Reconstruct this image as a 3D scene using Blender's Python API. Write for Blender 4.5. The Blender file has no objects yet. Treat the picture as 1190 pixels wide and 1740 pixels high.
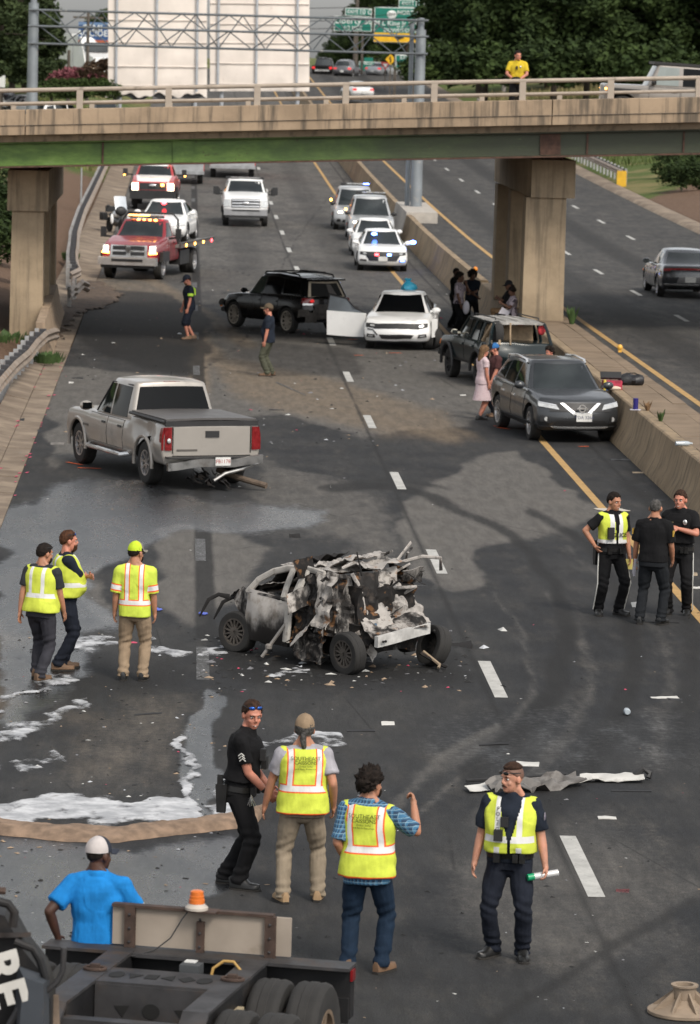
import bpy, math, random
import numpy as np
from mathutils import Vector, Matrix
rad = math.radians
SC = bpy.context.scene
# ---------------------------------------------------------------- camera, sky, sun, exposure
CAMH, FPX = 8.15, 6960.0
RM = np.array([[0.9988799550156836, -0.022306820767613804, -0.04172818250424348],
               [-0.03894117411883141, 0.1134001224339596, -0.9927859775350425],
               [0.026877879866402277, 0.9932989570009648, 0.11240445540405737]])
cd = bpy.data.cameras.new('camera'); cam = bpy.data.objects.new('camera', cd); SC.collection.objects.link(cam)
m4 = Matrix.Identity(4)
for i in range(3):
    for j in range(3): m4[i][j] = RM[i][j]
m4.translation = (0, 0, CAMH); cam.matrix_world = m4
cd.sensor_fit = 'VERTICAL'; cd.sensor_height = 36; cd.sensor_width = 36; cd.lens = 36 * FPX / 1740
cd.clip_start = 0.5; cd.clip_end = 4000
cd.dof.use_dof = True; cd.dof.focus_distance = 50; cd.dof.aperture_fstop = 4.6; cd.dof.aperture_blades = 9
SC.camera = cam
W = bpy.data.worlds.new('World'); SC.world = W; W.use_nodes = True
nt = W.node_tree; nt.nodes.clear()
wo = nt.nodes.new('ShaderNodeOutputWorld'); bg = nt.nodes.new('ShaderNodeBackground')
sky = nt.nodes.new('ShaderNodeTexSky'); sky.sky_type = 'NISHITA'; sky.sun_disc = False
SUN_EL, SUN_AZ = rad(46), rad(150)
sky.sun_elevation = SUN_EL; sky.sun_rotation = SUN_AZ; sky.altitude = 200; sky.air_density = 1.2; sky.dust_density = 2.4; sky.ozone_density = 1.0
hs = nt.nodes.new('ShaderNodeHueSaturation'); hs.inputs['Saturation'].default_value = 0.17
nt.links.new(sky.outputs[0], hs.inputs['Color']); nt.links.new(hs.outputs[0], bg.inputs[0]); nt.links.new(bg.outputs[0], wo.inputs[0])
bg.inputs[1].default_value = 0.125
sd = bpy.data.lights.new('sun', 'SUN'); sd.energy = 1.5; sd.angle = rad(16); sd.color = (1, .90, .77)
so = bpy.data.objects.new('sun', sd); SC.collection.objects.link(so)
so.rotation_euler = Vector((-math.sin(SUN_AZ) * math.cos(SUN_EL), -math.cos(SUN_AZ) * math.cos(SUN_EL), -math.sin(SUN_EL))).to_track_quat('-Z', 'Y').to_euler()
SC.view_settings.view_transform = 'Standard'; SC.view_settings.look = 'None'
SC.view_settings.gamma = 1; SC.view_settings.use_curve_mapping = False; SC.view_settings.exposure = 0.66
SC.cycles.max_bounces = 6; SC.cycles.diffuse_bounces = 3; SC.cycles.glossy_bounces = 3; SC.cycles.transmission_bounces = 4
SC.cycles.caustics_reflective = False; SC.cycles.caustics_refractive = False
# ---------------------------------------------------------------- survey: a point of the photograph -> the spot on the ground it shows
def G(px, py, z=0.0):
    v = RM @ np.array([px - 595., -(py - 870.), -FPX]); t = (z - CAMH) / v[2]
    return (v[0] * t, v[1] * t, z)
def AtY(px, py, Y):
    v = RM @ np.array([px - 595., -(py - 870.), -FPX]); t = Y / v[1]
    return (v[0] * t, Y, CAMH + v[2] * t)
PY = [-50, 140, 152, 164, 176, 188, 200, 213, 250, 300, 350, 400, 430, 500, 800, 2500]
PZ = [0, 0, .03, .11, .24, .39, .56, .75, 1.35, 2.45, 3.75, 5.1, 5.5, 5.3, 3.5, 0]
def zr(y): return np.interp(y, PY, PZ)
def GP(px, py):     # ground spot on the rising far road
    p = G(px, py)
    if p[1] < 141: return p
    for Y in np.arange(141, 460, .25):
        q = AtY(px, py, Y)
        if q[2] <= zr(Y): return (q[0], Y, float(zr(Y)))
    return p
rng = random.Random(7); NR = np.random.RandomState(5)
# ---------------------------------------------------------------- numpy noise
def _h(ix, iy, iz, s):
    n = (ix * 374761393 + iy * 668265263 + iz * 2147483647 + s * 974711) & 0xffffffff
    n = ((n ^ (n >> 13)) * 1274126177) & 0xffffffff
    return ((n ^ (n >> 16)) & 0xffff) / 65535.0
def vnoise(p, s=0):
    p = np.asarray(p, float); i = np.floor(p).astype(np.int64); f = p - i; f = f * f * (3 - 2 * f)
    if p.shape[-1] == 2:
        i = np.concatenate([i, np.zeros(i.shape[:-1] + (1,), np.int64)], -1); f = np.concatenate([f, np.zeros(f.shape[:-1] + (1,))], -1)
    r = 0
    for dx in (0, 1):
        for dy in (0, 1):
            for dz in (0, 1):
                w = (f[..., 0] if dx else 1 - f[..., 0]) * (f[..., 1] if dy else 1 - f[..., 1]) * (f[..., 2] if dz else 1 - f[..., 2])
                r = r + w * _h(i[..., 0] + dx, i[..., 1] + dy, i[..., 2] + dz, s)
    return r
def fbm(p, o=4, s=0):
    p = np.asarray(p, float); r = 0; a = .5; t = 0
    for k in range(o):
        r = r + a * vnoise(p * 2 ** k, s + k); t += a; a *= .5
    return r / t
def sst(x, a, b):
    t = np.clip((x - a) / (b - a), 0, 1); return t * t * (3 - 2 * t)
# ---------------------------------------------------------------- linking and tags
PEND = []
def tag(o, label=None, cat=None, group=None, kind=None):
    if label: o['label'] = label
    if cat: o['category'] = cat
    if group: o['group'] = group
    if kind: o['kind'] = kind
    return o
def empty(name, loc=(0, 0, 0), rz=0, label=None, cat=None, group=None):
    o = bpy.data.objects.new(name, None); o.empty_display_size = .2
    o.location = loc; o.rotation_euler = (0, 0, rz); PEND.append(o)
    return tag(o, label, cat, group)
def mobj(name, me, parent=None, loc=(0, 0, 0), rot=(0, 0, 0)):
    o = bpy.data.objects.new(name, me); o.location = loc; o.rotation_euler = rot
    if parent: o.parent = parent
    PEND.append(o); return o
def copy_tree(o, parent=None):
    c = o.copy(); PEND.append(c)
    if parent: c.parent = parent
    for ch in [q for q in PEND if q.parent == o]: copy_tree(ch, c)
    return c
def evalmesh(o):
    SC.collection.objects.link(o); dg = bpy.context.evaluated_depsgraph_get()
    me = bpy.data.meshes.new_from_object(o.evaluated_get(dg)); bpy.data.objects.remove(o); return me
def npv(me):
    a = np.empty(len(me.vertices) * 3); me.vertices.foreach_get('co', a); return a.reshape(-1, 3)
def setattr_f(me, name, a):
    at = me.attributes.new(name, 'FLOAT', 'POINT'); at.data.foreach_set('value', np.asarray(a, np.float32))
def setattr_v(me, name, a):
    at = me.attributes.new(name, 'FLOAT_VECTOR', 'POINT'); at.data.foreach_set('vector', np.asarray(a, np.float32).ravel())
# ---------------------------------------------------------------- mesh builder
class MB:
    def __init__(s): s.v = []; s.f = []; s.m = []
    def add(s, vs, fs, mi=0):
        o = len(s.v); s.v += [tuple(map(float, p)) for p in vs]; s.f += [tuple(o + i for i in f) for f in fs]; s.m += [mi] * len(fs); return s
    def hexa(s, p, mi=0):
        return s.add(p, [(0, 3, 2, 1), (4, 5, 6, 7), (0, 1, 5, 4), (1, 2, 6, 5), (2, 3, 7, 6), (3, 0, 4, 7)], mi)
    def box(s, c, d, mi=0, R=None, tx=1, ty=1):
        x, y, z = d[0] / 2, d[1] / 2, d[2] / 2
        p = [(-x, -y, -z), (x, -y, -z), (x, y, -z), (-x, y, -z), (-x * tx, -y * ty, z), (x * tx, -y * ty, z), (x * tx, y * ty, z), (-x * tx, y * ty, z)]
        if R is not None: p = [R @ Vector(q) for q in p]
        return s.hexa([(q[0] + c[0], q[1] + c[1], q[2] + c[2]) for q in p], mi)
    def rings(s, R, closed=True, caps=True, mi=0):
        n = len(R[0]); vs = [p for r in R for p in r]; fs = []
        for i in range(len(R) - 1):
            for j in range(n if closed else n - 1):
                k = (j + 1) % n; fs.append((i * n + j, i * n + k, (i + 1) * n + k, (i + 1) * n + j))
        if caps: fs += [tuple(range(n - 1, -1, -1)), tuple((len(R) - 1) * n + j for j in range(n))]
        return s.add(vs, fs, mi)
    def tube(s, pts, r, n=8, mi=0, flat=None):
        P = [Vector(p) for p in pts]; rr = r if isinstance(r, (list, tuple)) else [r] * len(P); R = []; up = None
        for i, p in enumerate(P):
            t = (P[min(i + 1, len(P) - 1)] - P[max(i - 1, 0)]).normalized()
            if up is None: up = Vector((0, 0, 1)) if abs(t.z) < .9 else Vector((1, 0, 0))
            a = (up - t * up.dot(t)).normalized(); b = t.cross(a); up = a
            fl = flat or 1
            R.append([p + (a * math.cos(2 * math.pi * k / n) + b * fl * math.sin(2 * math.pi * k / n)) * rr[i] for k in range(n)])
        return s.rings(R, mi=mi)
    def lathe(s, prof, c=(0, 0, 0), axis='z', n=20, mi=0, caps=True):
        R = []
        for r, h in prof:
            q = []
            for k in range(n):
                a = 2 * math.pi * k / n; x, y = r * math.cos(a), r * math.sin(a)
                q.append({'z': (c[0] + x, c[1] + y, c[2] + h), 'y': (c[0] + y, c[1] + h, c[2] + x), 'x': (c[0] + h, c[1] + x, c[2] + y)}[axis])
            R.append(q)
        return s.rings(R, mi=mi, caps=caps)
    def ell(s, c, r, n=12, m=8, mi=0, M=None):
        R = []
        for i in range(1, m):
            th = math.pi * i / m - math.pi / 2
            q = []
            for k in range(n):
                a = 2 * math.pi * k / n; v = Vector((r[0] * math.cos(th) * math.cos(a), r[1] * math.cos(th) * math.sin(a), r[2] * math.sin(th)))
                if M is not None: v = M @ v
                q.append(v + Vector(c))
            R.append(q)
        o = len(s.v); s.rings(R, caps=False, mi=mi)
        b = Vector((0, 0, -r[2])); t = Vector((0, 0, r[2]))
        if M is not None: b = M @ b; t = M @ t
        s.v += [tuple(b + Vector(c)), tuple(t + Vector(c))]; ib = len(s.v) - 2
        for k in range(n):
            s.f.append((ib, o + (k + 1) % n, o + k)); s.m.append(mi)
            q = o + (m - 2) * n; s.f.append((ib + 1, q + k, q + (k + 1) % n)); s.m.append(mi)
        return s
    def prism(s, poly, h0, h1, fn=lambda x, y, h: (x, y, h), mi=0):
        n = len(poly); vs = [fn(x, y, h0) for x, y in poly] + [fn(x, y, h1) for x, y in poly]
        fs = [tuple(range(n - 1, -1, -1)), tuple(range(n, 2 * n))] + [(i, (i + 1) % n, n + (i + 1) % n, n + i) for i in range(n)]
        return s.add(vs, fs, mi)
    def grid(s, P, mi=0, thick=0, ref=None):
        P = np.asarray(P, float); nu, nv = P.shape[:2]
        idx = lambda i, j: i * nv + j
        fs = [(idx(i, j), idx(i + 1, j), idx(i + 1, j + 1), idx(i, j + 1)) for i in range(nu - 1) for j in range(nv - 1)]
        if not thick: return s.add(P.reshape(-1, 3), fs, mi)
        N = np.cross(np.gradient(P, axis=0), np.gradient(P, axis=1)); N /= np.linalg.norm(N, axis=2, keepdims=True) + 1e-9
        Q = P - N * thick; o = nu * nv
        f2 = [tuple(o + k for k in f[::-1]) for f in fs]
        bd = [idx(i, 0) for i in range(nu)] + [idx(nu - 1, j) for j in range(1, nv)] + [idx(i, nv - 1) for i in range(nu - 2, -1, -1)] + [idx(0, j) for j in range(nv - 2, 0, -1)]
        f3 = [(bd[k], bd[(k + 1) % len(bd)], o + bd[(k + 1) % len(bd)], o + bd[k]) for k in range(len(bd))]
        return s.add(np.concatenate([P.reshape(-1, 3), Q.reshape(-1, 3)]), fs + f2 + [g[::-1] for g in f3], mi)
    def mesh(s, name, mats, smooth=35):
        me = bpy.data.meshes.new(name); me.from_pydata(s.v, [], s.f)
        for m in (mats if isinstance(mats, (list, tuple)) else [mats]): me.materials.append(m)
        me.polygons.foreach_set('material_index', s.m); me.update()
        if smooth: me.shade_smooth(); me.set_sharp_from_angle(angle=rad(smooth))
        return me
    def build(s, name, mats, parent=None, loc=(0, 0, 0), rot=(0, 0, 0), smooth=35):
        return mobj(name, s.mesh(name, mats, smooth), parent, loc, rot)
def fast_mesh(name, V, Q, mats, smooth=True):     # V (n,3), Q (m,4) arrays
    me = bpy.data.meshes.new(name); V = np.asarray(V, np.float32); Q = np.asarray(Q, np.int32)
    me.vertices.add(len(V)); me.vertices.foreach_set('co', V.ravel()); k = Q.shape[1]
    me.loops.add(Q.size); me.loops.foreach_set('vertex_index', Q.ravel())
    me.polygons.add(len(Q)); me.polygons.foreach_set('loop_start', np.arange(len(Q), dtype=np.int32) * k)
    me.update(calc_edges=True)
    for m in (mats if isinstance(mats, (list, tuple)) else [mats]): me.materials.append(m)
    if smooth: me.shade_smooth()
    return me
# ---------------------------------------------------------------- shader graph helper
class SH:
    def __init__(s, name):
        s.m = bpy.data.materials.new(name); s.m.use_nodes = True; s.t = s.m.node_tree; s.t.nodes.clear()
        o = s.t.nodes.new('ShaderNodeOutputMaterial'); s.b = s.t.nodes.new('ShaderNodeBsdfPrincipled'); s.t.links.new(s.b.outputs[0], o.inputs[0]); s.o = o
    def N(s, t, **k):
        n = s.t.nodes.new(t)
        for a, b in k.items(): setattr(n, a, b)
        return n
    def put(s, sock, v):
        if isinstance(v, bpy.types.NodeSocket): s.t.links.new(v, sock)
        elif isinstance(v, (tuple, list)) and len(v) == 3 and sock.type == 'RGBA': sock.default_value = (*v, 1)
        else: sock.default_value = v
    def pos(s): return s.N('ShaderNodeNewGeometry').outputs['Position']
    def obj(s): return s.N('ShaderNodeTexCoord').outputs['Object']
    def attr(s, n, o='Fac'): return s.N('ShaderNodeAttribute', attribute_name=n).outputs[o]
    def noise(s, vec, sc, det=3, ro=.55, st=None):
        n = s.N('ShaderNodeTexNoise'); 
        if st is not None: vec = s.vm(vec, st)
        s.put(n.inputs['Vector'], vec); n.inputs['Scale'].default_value = sc; n.inputs['Detail'].default_value = det; n.inputs['Roughness'].default_value = ro
        return n.outputs[0]
    def vor(s, vec, sc, feat='F1'):
        n = s.N('ShaderNodeTexVoronoi', feature=feat); s.put(n.inputs['Vector'], vec); n.inputs['Scale'].default_value = sc; return n.outputs[0]
    def vm(s, v, k):
        n = s.N('ShaderNodeVectorMath', operation='MULTIPLY'); s.put(n.inputs[0], v); n.inputs[1].default_value = k; return n.outputs[0]
    def ma(s, op, a, b=0.0, clamp=False):
        n = s.N('ShaderNodeMath', operation=op, use_clamp=clamp); s.put(n.inputs[0], a); s.put(n.inputs[1], b); return n.outputs[0]
    def ss(s, x, a, b, lo=0, hi=1):
        n = s.N('ShaderNodeMapRange', interpolation_type='SMOOTHSTEP'); s.put(n.inputs[0], x)
        for i, q in ((1, a), (2, b), (3, lo), (4, hi)): n.inputs[i].default_value = q
        return n.outputs[0]
    def mix(s, f, a, b, mode='MIX'):
        n = s.N('ShaderNodeMix', data_type='RGBA', blend_type=mode); s.put(n.inputs['Factor'], f); s.put(n.inputs[6], a); s.put(n.inputs[7], b); return n.outputs[2]
    def xyz(s, v):
        n = s.N('ShaderNodeSeparateXYZ'); s.put(n.inputs[0], v); return n.outputs
    def bump(s, h, st=.3, d=.02):
        n = s.N('ShaderNodeBump'); s.put(n.inputs['Height'], h); n.inputs['Strength'].default_value = st; n.inputs['Distance'].default_value = d
        s.t.links.new(n.outputs[0], s.b.inputs['Normal'])
    def set(s, col=None, rough=None, metal=None, spec=None, coat=None, em=None, es=0, sheen=None):
        I = s.b.inputs
        if col is not None: s.put(I['Base Color'], col)
        if rough is not None: s.put(I['Roughness'], rough)
        if metal is not None: s.put(I['Metallic'], metal)
        if spec is not None: s.put(I['Specular IOR Level'], spec)
        if coat is not None: I['Coat Weight'].default_value = coat; I['Coat Roughness'].default_value = .08
        if em is not None: s.put(I['Emission Color'], em); I['Emission Strength'].default_value = es
        if sheen: I['Sheen Weight'].default_value = sheen
        return s.m
_MC = {}
def pm(name, col, rough=.5, metal=0., var=.12, vs=3., bump=0., bs=60., coat=None, em=None, es=0, spec=None, dirt=0., dcol=(.10, .085, .07), ds=2.5):
    if name in _MC: return _MC[name]
    s = SH(name); v = s.obj(); n = s.noise(v, vs, 4)
    k = s.ss(n, .25, .75, 1 - var, 1 + var); c = s.mix(1., col, k, 'MULTIPLY')
    if dirt:
        d = s.noise(v, ds, 6, .65); f = s.ss(d, .62 - dirt * .35, .78 - dirt * .15); c = s.mix(s.ma('MULTIPLY', f, .75), c, dcol)
        rough = s.ss(d, .3, .75, rough, min(1, rough + .25))
    elif rough > .12: rough = s.ss(n, .2, .8, max(0.02, rough - .06), min(1, rough + .06))
    if bump: s.bump(s.noise(v, bs, 5, .6), bump, .01)
    _MC[name] = s.set(c, rough, metal, spec, coat, em, es); return _MC[name]
def text_mesh(txt, size, ext=.002, align='CENTER', bold=0):
    cu = bpy.data.curves.new('lettering', 'FONT'); cu.body = txt; cu.size = size; cu.extrude = ext; cu.align_x = align; cu.align_y = 'CENTER'; cu.offset = bold
    cu.resolution_u = 3
    o = bpy.data.objects.new('lettering', cu); return evalmesh(o)
# ================================================================ materials of the setting
def concrete(name, base=(.31, .245, .175), stain=.55, streak=True):
    s = SH(name); p = s.pos(); n = s.noise(p, .9, 6, .65); f = s.noise(p, 14, 5, .7)
    c = s.mix(s.ss(n, .3, .7), tuple(q * .78 for q in base), tuple(q * 1.12 for q in base))
    if streak:
        st = s.noise(p, 3.2, 5, .6, (1.6, 1.6, .12)); c = s.mix(s.ma('MULTIPLY', s.ss(st, .46, .70), stain), c, (.07, .062, .052))
    c = s.mix(s.ma('MULTIPLY', s.ss(f, .55, .8), .35), c, tuple(q * .5 for q in base))
    s.bump(f, .35, .02); return s.set(c, .88, spec=.25)
M_CONC = concrete('weathered_concrete'); M_CONC2 = concrete('barrier_concrete', (.30, .225, .145), .6)
M_PIER = concrete('pier_concrete', (.34, .265, .18), .5); M_SLAB = pm('gutter_concrete', (.26, .205, .15), .92, var=.25, vs=1.2, bump=.3, bs=25, dirt=.85, dcol=(.12, .088, .064), ds=.9)
M_MED = concrete('median_concrete', (.22, .165, .115), .3, False)
def road_mat():
    s = SH('asphalt'); p = s.pos(); X, Y, Z = s.xyz(p)
    wet, dirt, dark, lite = s.attr('wet'), s.attr('dirt'), s.attr('dark'), s.attr('lite')
    n1 = s.noise(p, .28, 5, .6); n2 = s.noise(p, 1.3, 7, .72, (1.6, .45, 1)); n3 = s.noise(p, 55, 3, .7); n4 = s.noise(p, 9, 5, .7)
    agg = s.vor(p, 75)
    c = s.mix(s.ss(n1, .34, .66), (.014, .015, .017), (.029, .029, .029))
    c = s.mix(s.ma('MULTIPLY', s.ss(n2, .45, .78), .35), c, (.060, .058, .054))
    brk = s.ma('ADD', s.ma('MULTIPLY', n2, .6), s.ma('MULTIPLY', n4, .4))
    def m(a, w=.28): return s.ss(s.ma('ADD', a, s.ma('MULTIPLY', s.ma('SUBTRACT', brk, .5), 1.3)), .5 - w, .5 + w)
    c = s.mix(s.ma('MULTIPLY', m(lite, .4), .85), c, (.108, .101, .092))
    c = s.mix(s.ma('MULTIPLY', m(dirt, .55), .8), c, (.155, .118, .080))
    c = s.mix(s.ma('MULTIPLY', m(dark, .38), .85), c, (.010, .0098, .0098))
    wm = m(wet, .26)
    c = s.mix(1., c, s.ss(n3, .28, .72, .55, 1.5), 'MULTIPLY'); c = s.mix(1., c, s.ss(s.noise(p, 2.6, 6, .72, (2.2, .35, 1)), .32, .68, .80, 1.22), 'MULTIPLY')
    c = s.mix(s.ma('MULTIPLY', s.ss(agg, .0, .2, 1, 0), .55), c, (.17, .165, .155))
    cr = s.ss(s.vor(s.vm(p, (1, .55, 1)), .33, 'DISTANCE_TO_EDGE'), .0, .007, 1, 0)
    c = s.mix(s.ma('MULTIPLY', s.ma('MULTIPLY', cr, s.ss(n1, .5, .62)), .7), c, (.012, .012, .012))
    c = s.mix(wm, c, s.mix(1., c, (.62, .66, .72), 'MULTIPLY'))
    r = s.ma('SUBTRACT', .86, s.ma('MULTIPLY', wm, s.ss(n2, .3, .7, .5, .66)))
    s.bump(s.ma('ADD', s.ma('MULTIPLY', n3, 1.), s.ma('MULTIPLY', agg, .6)), .35, .012)
    return s.set(c, r, spec=s.ma('ADD', .32, s.ma('MULTIPLY', wm, .5)))
M_ROAD = road_mat()
def paint_mat(name, col, wear=.5):
    s = SH(name); p = s.pos(); a = s.noise(p, 26, 6, .75); b = s.noise(p, 3, 5, .7)
    k = s.ss(s.ma('ADD', s.ma('MULTIPLY', a, .6), s.ma('MULTIPLY', b, .4)), .30 + wear * .2, .42 + wear * .2)
    c = s.mix(s.ss(b, .35, .7), col, tuple(q * .72 for q in col)); c = s.mix(k, (.055, .055, .055), c) if wear > .9 else s.mix(s.ma('MULTIPLY', s.ss(a, .56, .7), wear), c, (.07, .068, .065))
    return s.set(c, .8)
M_WHITE = paint_mat('white_road_paint', (.48, .475, .45), .75); M_WORN = paint_mat('worn_white_paint', (.34, .35, .36), 1.0)
M_YEL = paint_mat('yellow_road_paint', (.47, .29, .105), .65)
def soil_mat():
    s = SH('verge_soil_and_grass'); p = s.pos(); g = s.attr('grass'); n = s.noise(p, 1.2, 6, .7); n2 = s.noise(p, 12, 5, .75); n3 = s.noise(p, .25, 4, .6)
    soil = s.mix(s.ss(n2, .3, .7), (.085, .052, .036), (.20, .135, .095)); gr = s.mix(s.ss(n2, .3, .7), (.035, .065, .016), (.12, .15, .045))
    gr = s.mix(s.ss(n3, .45, .65), gr, (.20, .17, .08))
    f = s.ss(s.ma('ADD', g, s.ma('MULTIPLY', s.ma('SUBTRACT', n, .5), 1.1)), .4, .6)
    c = s.mix(f, soil, gr); s.bump(n2, .7, .06); return s.set(c, .95, spec=.15)
M_SOIL = soil_mat()
# ================================================================ masks on the near carriageway
def poly_sd(P, poly):
    poly = np.asarray(poly, float); n = len(poly); d = np.full(len(P), 1e9); ins = np.zeros(len(P), bool)
    for i in range(n):
        a, b = poly[i], poly[(i + 1) % n]; e = b - a; w = P - a
        t = np.clip((w @ e) / (e @ e + 1e-12), 0, 1); q = w - t[:, None] * e; d = np.minimum(d, (q ** 2).sum(1))
        c1 = (P[:, 1] >= a[1]) != (P[:, 1] >= b[1])
        with np.errstate(divide='ignore', invalid='ignore'): xx = a[0] + (P[:, 1] - a[1]) * e[0] / (e[1] if e[1] else 1e-9)
        ins ^= c1 & (P[:, 0] < xx)
    d = np.sqrt(d); return np.where(ins, d, -d)
def line_d(P, pts):
    d = np.full(len(P), 1e9)
    for a, b in zip(pts[:-1], pts[1:]):
        a = np.array(a); b = np.array(b); e = b - a; w = P - a; t = np.clip((w @ e) / (e @ e), 0, 1); d = np.minimum(d, ((w - t[:, None] * e) ** 2).sum(1))
    return np.sqrt(d)
xs = np.linspace(-2.98, 9.2, 123)
ys = np.concatenate([np.arange(14, 62, .13), np.arange(62, 132, .28), np.arange(132, 262, .9), np.arange(262, 620, 6)])
XX, YY = np.meshgrid(xs, ys); P2 = np.stack([XX.ravel(), YY.ravel()], 1)
nz = fbm(P2 * [.9, .45], 5, 3) - .5; nw = np.stack([fbm(P2 * [.8, .4], 4, 11) - .5, (fbm(P2 * [.8, .4], 4, 12) - .5) * 2.2], 1)
PW = P2 + nw * .8
# photo is squashed lengthways: measure distances in a frame where one photo pixel is alike both ways
SQ = lambda A: np.stack([A[:, 0], A[:, 1] * .16], 1)
def PQ(px): return SQ(np.array([G(*q)[:2] for q in px]))
PWs = SQ(PW)
def region(px, soft=.25): return sst(poly_sd(PWs, PQ(px)), -soft, soft)
PWt = SQ(P2 + nw * .22)
def cur(px, n=9):
    q = np.array(px, float); t = np.linspace(0, len(q) - 1, (len(q) - 1) * n + 1); i = np.clip(t.astype(int), 0, len(q) - 2); f = (t - i)[:, None]; g = lambda k: q[np.clip(i + k, 0, len(q) - 1)]
    return .5 * (2 * g(0) + (g(1) - g(-1)) * f + (2 * g(-1) - 5 * g(0) + 4 * g(1) - g(2)) * f ** 2 + (3 * g(0) - g(-1) - 3 * g(1) + g(2)) * f ** 3)
def streak(px, w): return 1 - sst(line_d(PWt, PQ(cur(px))), w * .15, w)
def mx(*a): return np.clip(np.maximum.reduce(a), 0, 1)
wet = mx(region([(60, 840), (130, 815), (250, 812), (330, 850), (420, 850), (560, 870), (520, 900), (335, 905), (180, 960), (150, 1010), (190, 1070), (60, 1085), (0, 1090), (0, 870)]),
         .95 * region([(0, 1410), (200, 1440), (350, 1420), (420, 1400), (395, 1470), (330, 1560), (230, 1640), (0, 1640)], .12),
         .9 * region([(335, 1170), (372, 1180), (385, 1260), (392, 1400), (338, 1400), (330, 1300)], .05),
         .8 * region([(0, 1080), (130, 1070), (190, 1110), (100, 1190), (0, 1250)], .15), .36 * region([(690, 1200), (900, 1180), (1190, 1210), (1190, 1310), (900, 1350), (740, 1290)], .3))
dirt = mx(.8 * region([(110, 478), (170, 470), (230, 500), (200, 530), (130, 530)], .1), .85 * streak([(150, 505), (260, 520), (340, 560), (330, 700)], .45), .75 * streak([(130, 490), (240, 470), (420, 585)], .5), .8 * streak([(345, 585), (420, 640), (640, 712), (760, 740)], .5),
          .7 * region([(370, 600), (560, 640), (760, 700), (800, 745), (640, 740), (480, 700), (380, 660)], .3), .55 * region([(110, 470), (260, 480), (340, 520), (330, 590), (180, 560)], .3),
          .7 * streak([(338, 560), (345, 640)], .28), .55 * region([(-40, 1010), (60, 1090), (40, 1200), (-40, 1230)], .2), .22 * region([(80, 1190), (330, 1180), (330, 1330), (120, 1340)], .25))
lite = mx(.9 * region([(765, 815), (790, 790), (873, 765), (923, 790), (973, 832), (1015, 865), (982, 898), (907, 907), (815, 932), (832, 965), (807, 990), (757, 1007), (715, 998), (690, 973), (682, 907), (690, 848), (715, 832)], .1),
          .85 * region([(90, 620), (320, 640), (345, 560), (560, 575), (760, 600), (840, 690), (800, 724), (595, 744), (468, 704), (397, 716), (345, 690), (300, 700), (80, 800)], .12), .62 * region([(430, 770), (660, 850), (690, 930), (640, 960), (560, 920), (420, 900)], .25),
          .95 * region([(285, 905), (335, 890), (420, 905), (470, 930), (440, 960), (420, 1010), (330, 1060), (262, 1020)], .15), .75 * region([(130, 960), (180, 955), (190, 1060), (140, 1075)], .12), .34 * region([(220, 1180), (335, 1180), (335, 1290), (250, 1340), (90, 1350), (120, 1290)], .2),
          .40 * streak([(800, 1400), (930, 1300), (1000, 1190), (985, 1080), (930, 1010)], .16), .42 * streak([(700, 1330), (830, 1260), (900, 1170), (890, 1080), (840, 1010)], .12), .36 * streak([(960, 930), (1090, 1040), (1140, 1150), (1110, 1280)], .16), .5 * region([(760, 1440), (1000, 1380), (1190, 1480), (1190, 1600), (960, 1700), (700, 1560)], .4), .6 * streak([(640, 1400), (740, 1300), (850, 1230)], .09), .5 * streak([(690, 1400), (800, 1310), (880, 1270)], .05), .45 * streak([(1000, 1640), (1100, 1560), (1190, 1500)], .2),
          .78 * sst(P2[:, 1], 80, 165) * (.85 + .8 * nz))  # paler with distance: grazing sheen painted into the asphalt colour
dark = mx(.85 * region([(120, 488), (300, 500), (362, 545), (352, 600), (330, 640), (230, 625), (130, 585)], .2), .85 * streak([(560, 830), (660, 826), (760, 856), (880, 920), (950, 1010), (960, 1110), (900, 1230), (800, 1320)], .22), .8 * streak([(900, 870), (1000, 930), (1060, 1040), (1070, 1160), (1010, 1290), (900, 1400)], .22), .62 * streak([(1090, 900), (1160, 1010), (1180, 1140), (1150, 1280)], .25), .6 * streak([(540, 830), (660, 815), (760, 830)], .12), .55 * region([(350, 575), (600, 590), (620, 640), (480, 640), (360, 615)], .2),  # first region: dark dirt plus the shade under the bridge, painted in
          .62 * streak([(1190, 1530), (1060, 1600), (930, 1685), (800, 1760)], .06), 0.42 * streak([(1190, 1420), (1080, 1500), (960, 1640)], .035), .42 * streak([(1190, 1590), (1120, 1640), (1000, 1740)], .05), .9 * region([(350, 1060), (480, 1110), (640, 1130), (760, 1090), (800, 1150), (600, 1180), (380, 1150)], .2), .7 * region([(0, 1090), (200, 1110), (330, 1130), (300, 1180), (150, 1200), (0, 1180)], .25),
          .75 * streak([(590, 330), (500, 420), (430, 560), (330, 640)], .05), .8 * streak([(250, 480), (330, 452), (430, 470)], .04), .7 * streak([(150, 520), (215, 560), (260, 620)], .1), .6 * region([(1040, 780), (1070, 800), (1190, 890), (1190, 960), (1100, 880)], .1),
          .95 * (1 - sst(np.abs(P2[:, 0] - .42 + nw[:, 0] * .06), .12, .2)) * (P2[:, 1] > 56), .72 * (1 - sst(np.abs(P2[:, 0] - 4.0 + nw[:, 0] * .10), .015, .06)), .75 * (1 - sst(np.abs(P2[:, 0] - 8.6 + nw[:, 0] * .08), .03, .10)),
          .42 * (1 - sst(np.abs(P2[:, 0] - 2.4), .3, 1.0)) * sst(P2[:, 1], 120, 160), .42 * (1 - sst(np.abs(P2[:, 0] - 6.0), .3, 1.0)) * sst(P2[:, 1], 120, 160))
nr, nc = len(ys), len(xs); I = np.arange(nr * nc).reshape(nr, nc)
Q = np.stack([I[:-1, :-1], I[:-1, 1:], I[1:, 1:], I[1:, :-1]], -1).reshape(-1, 4)
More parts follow.
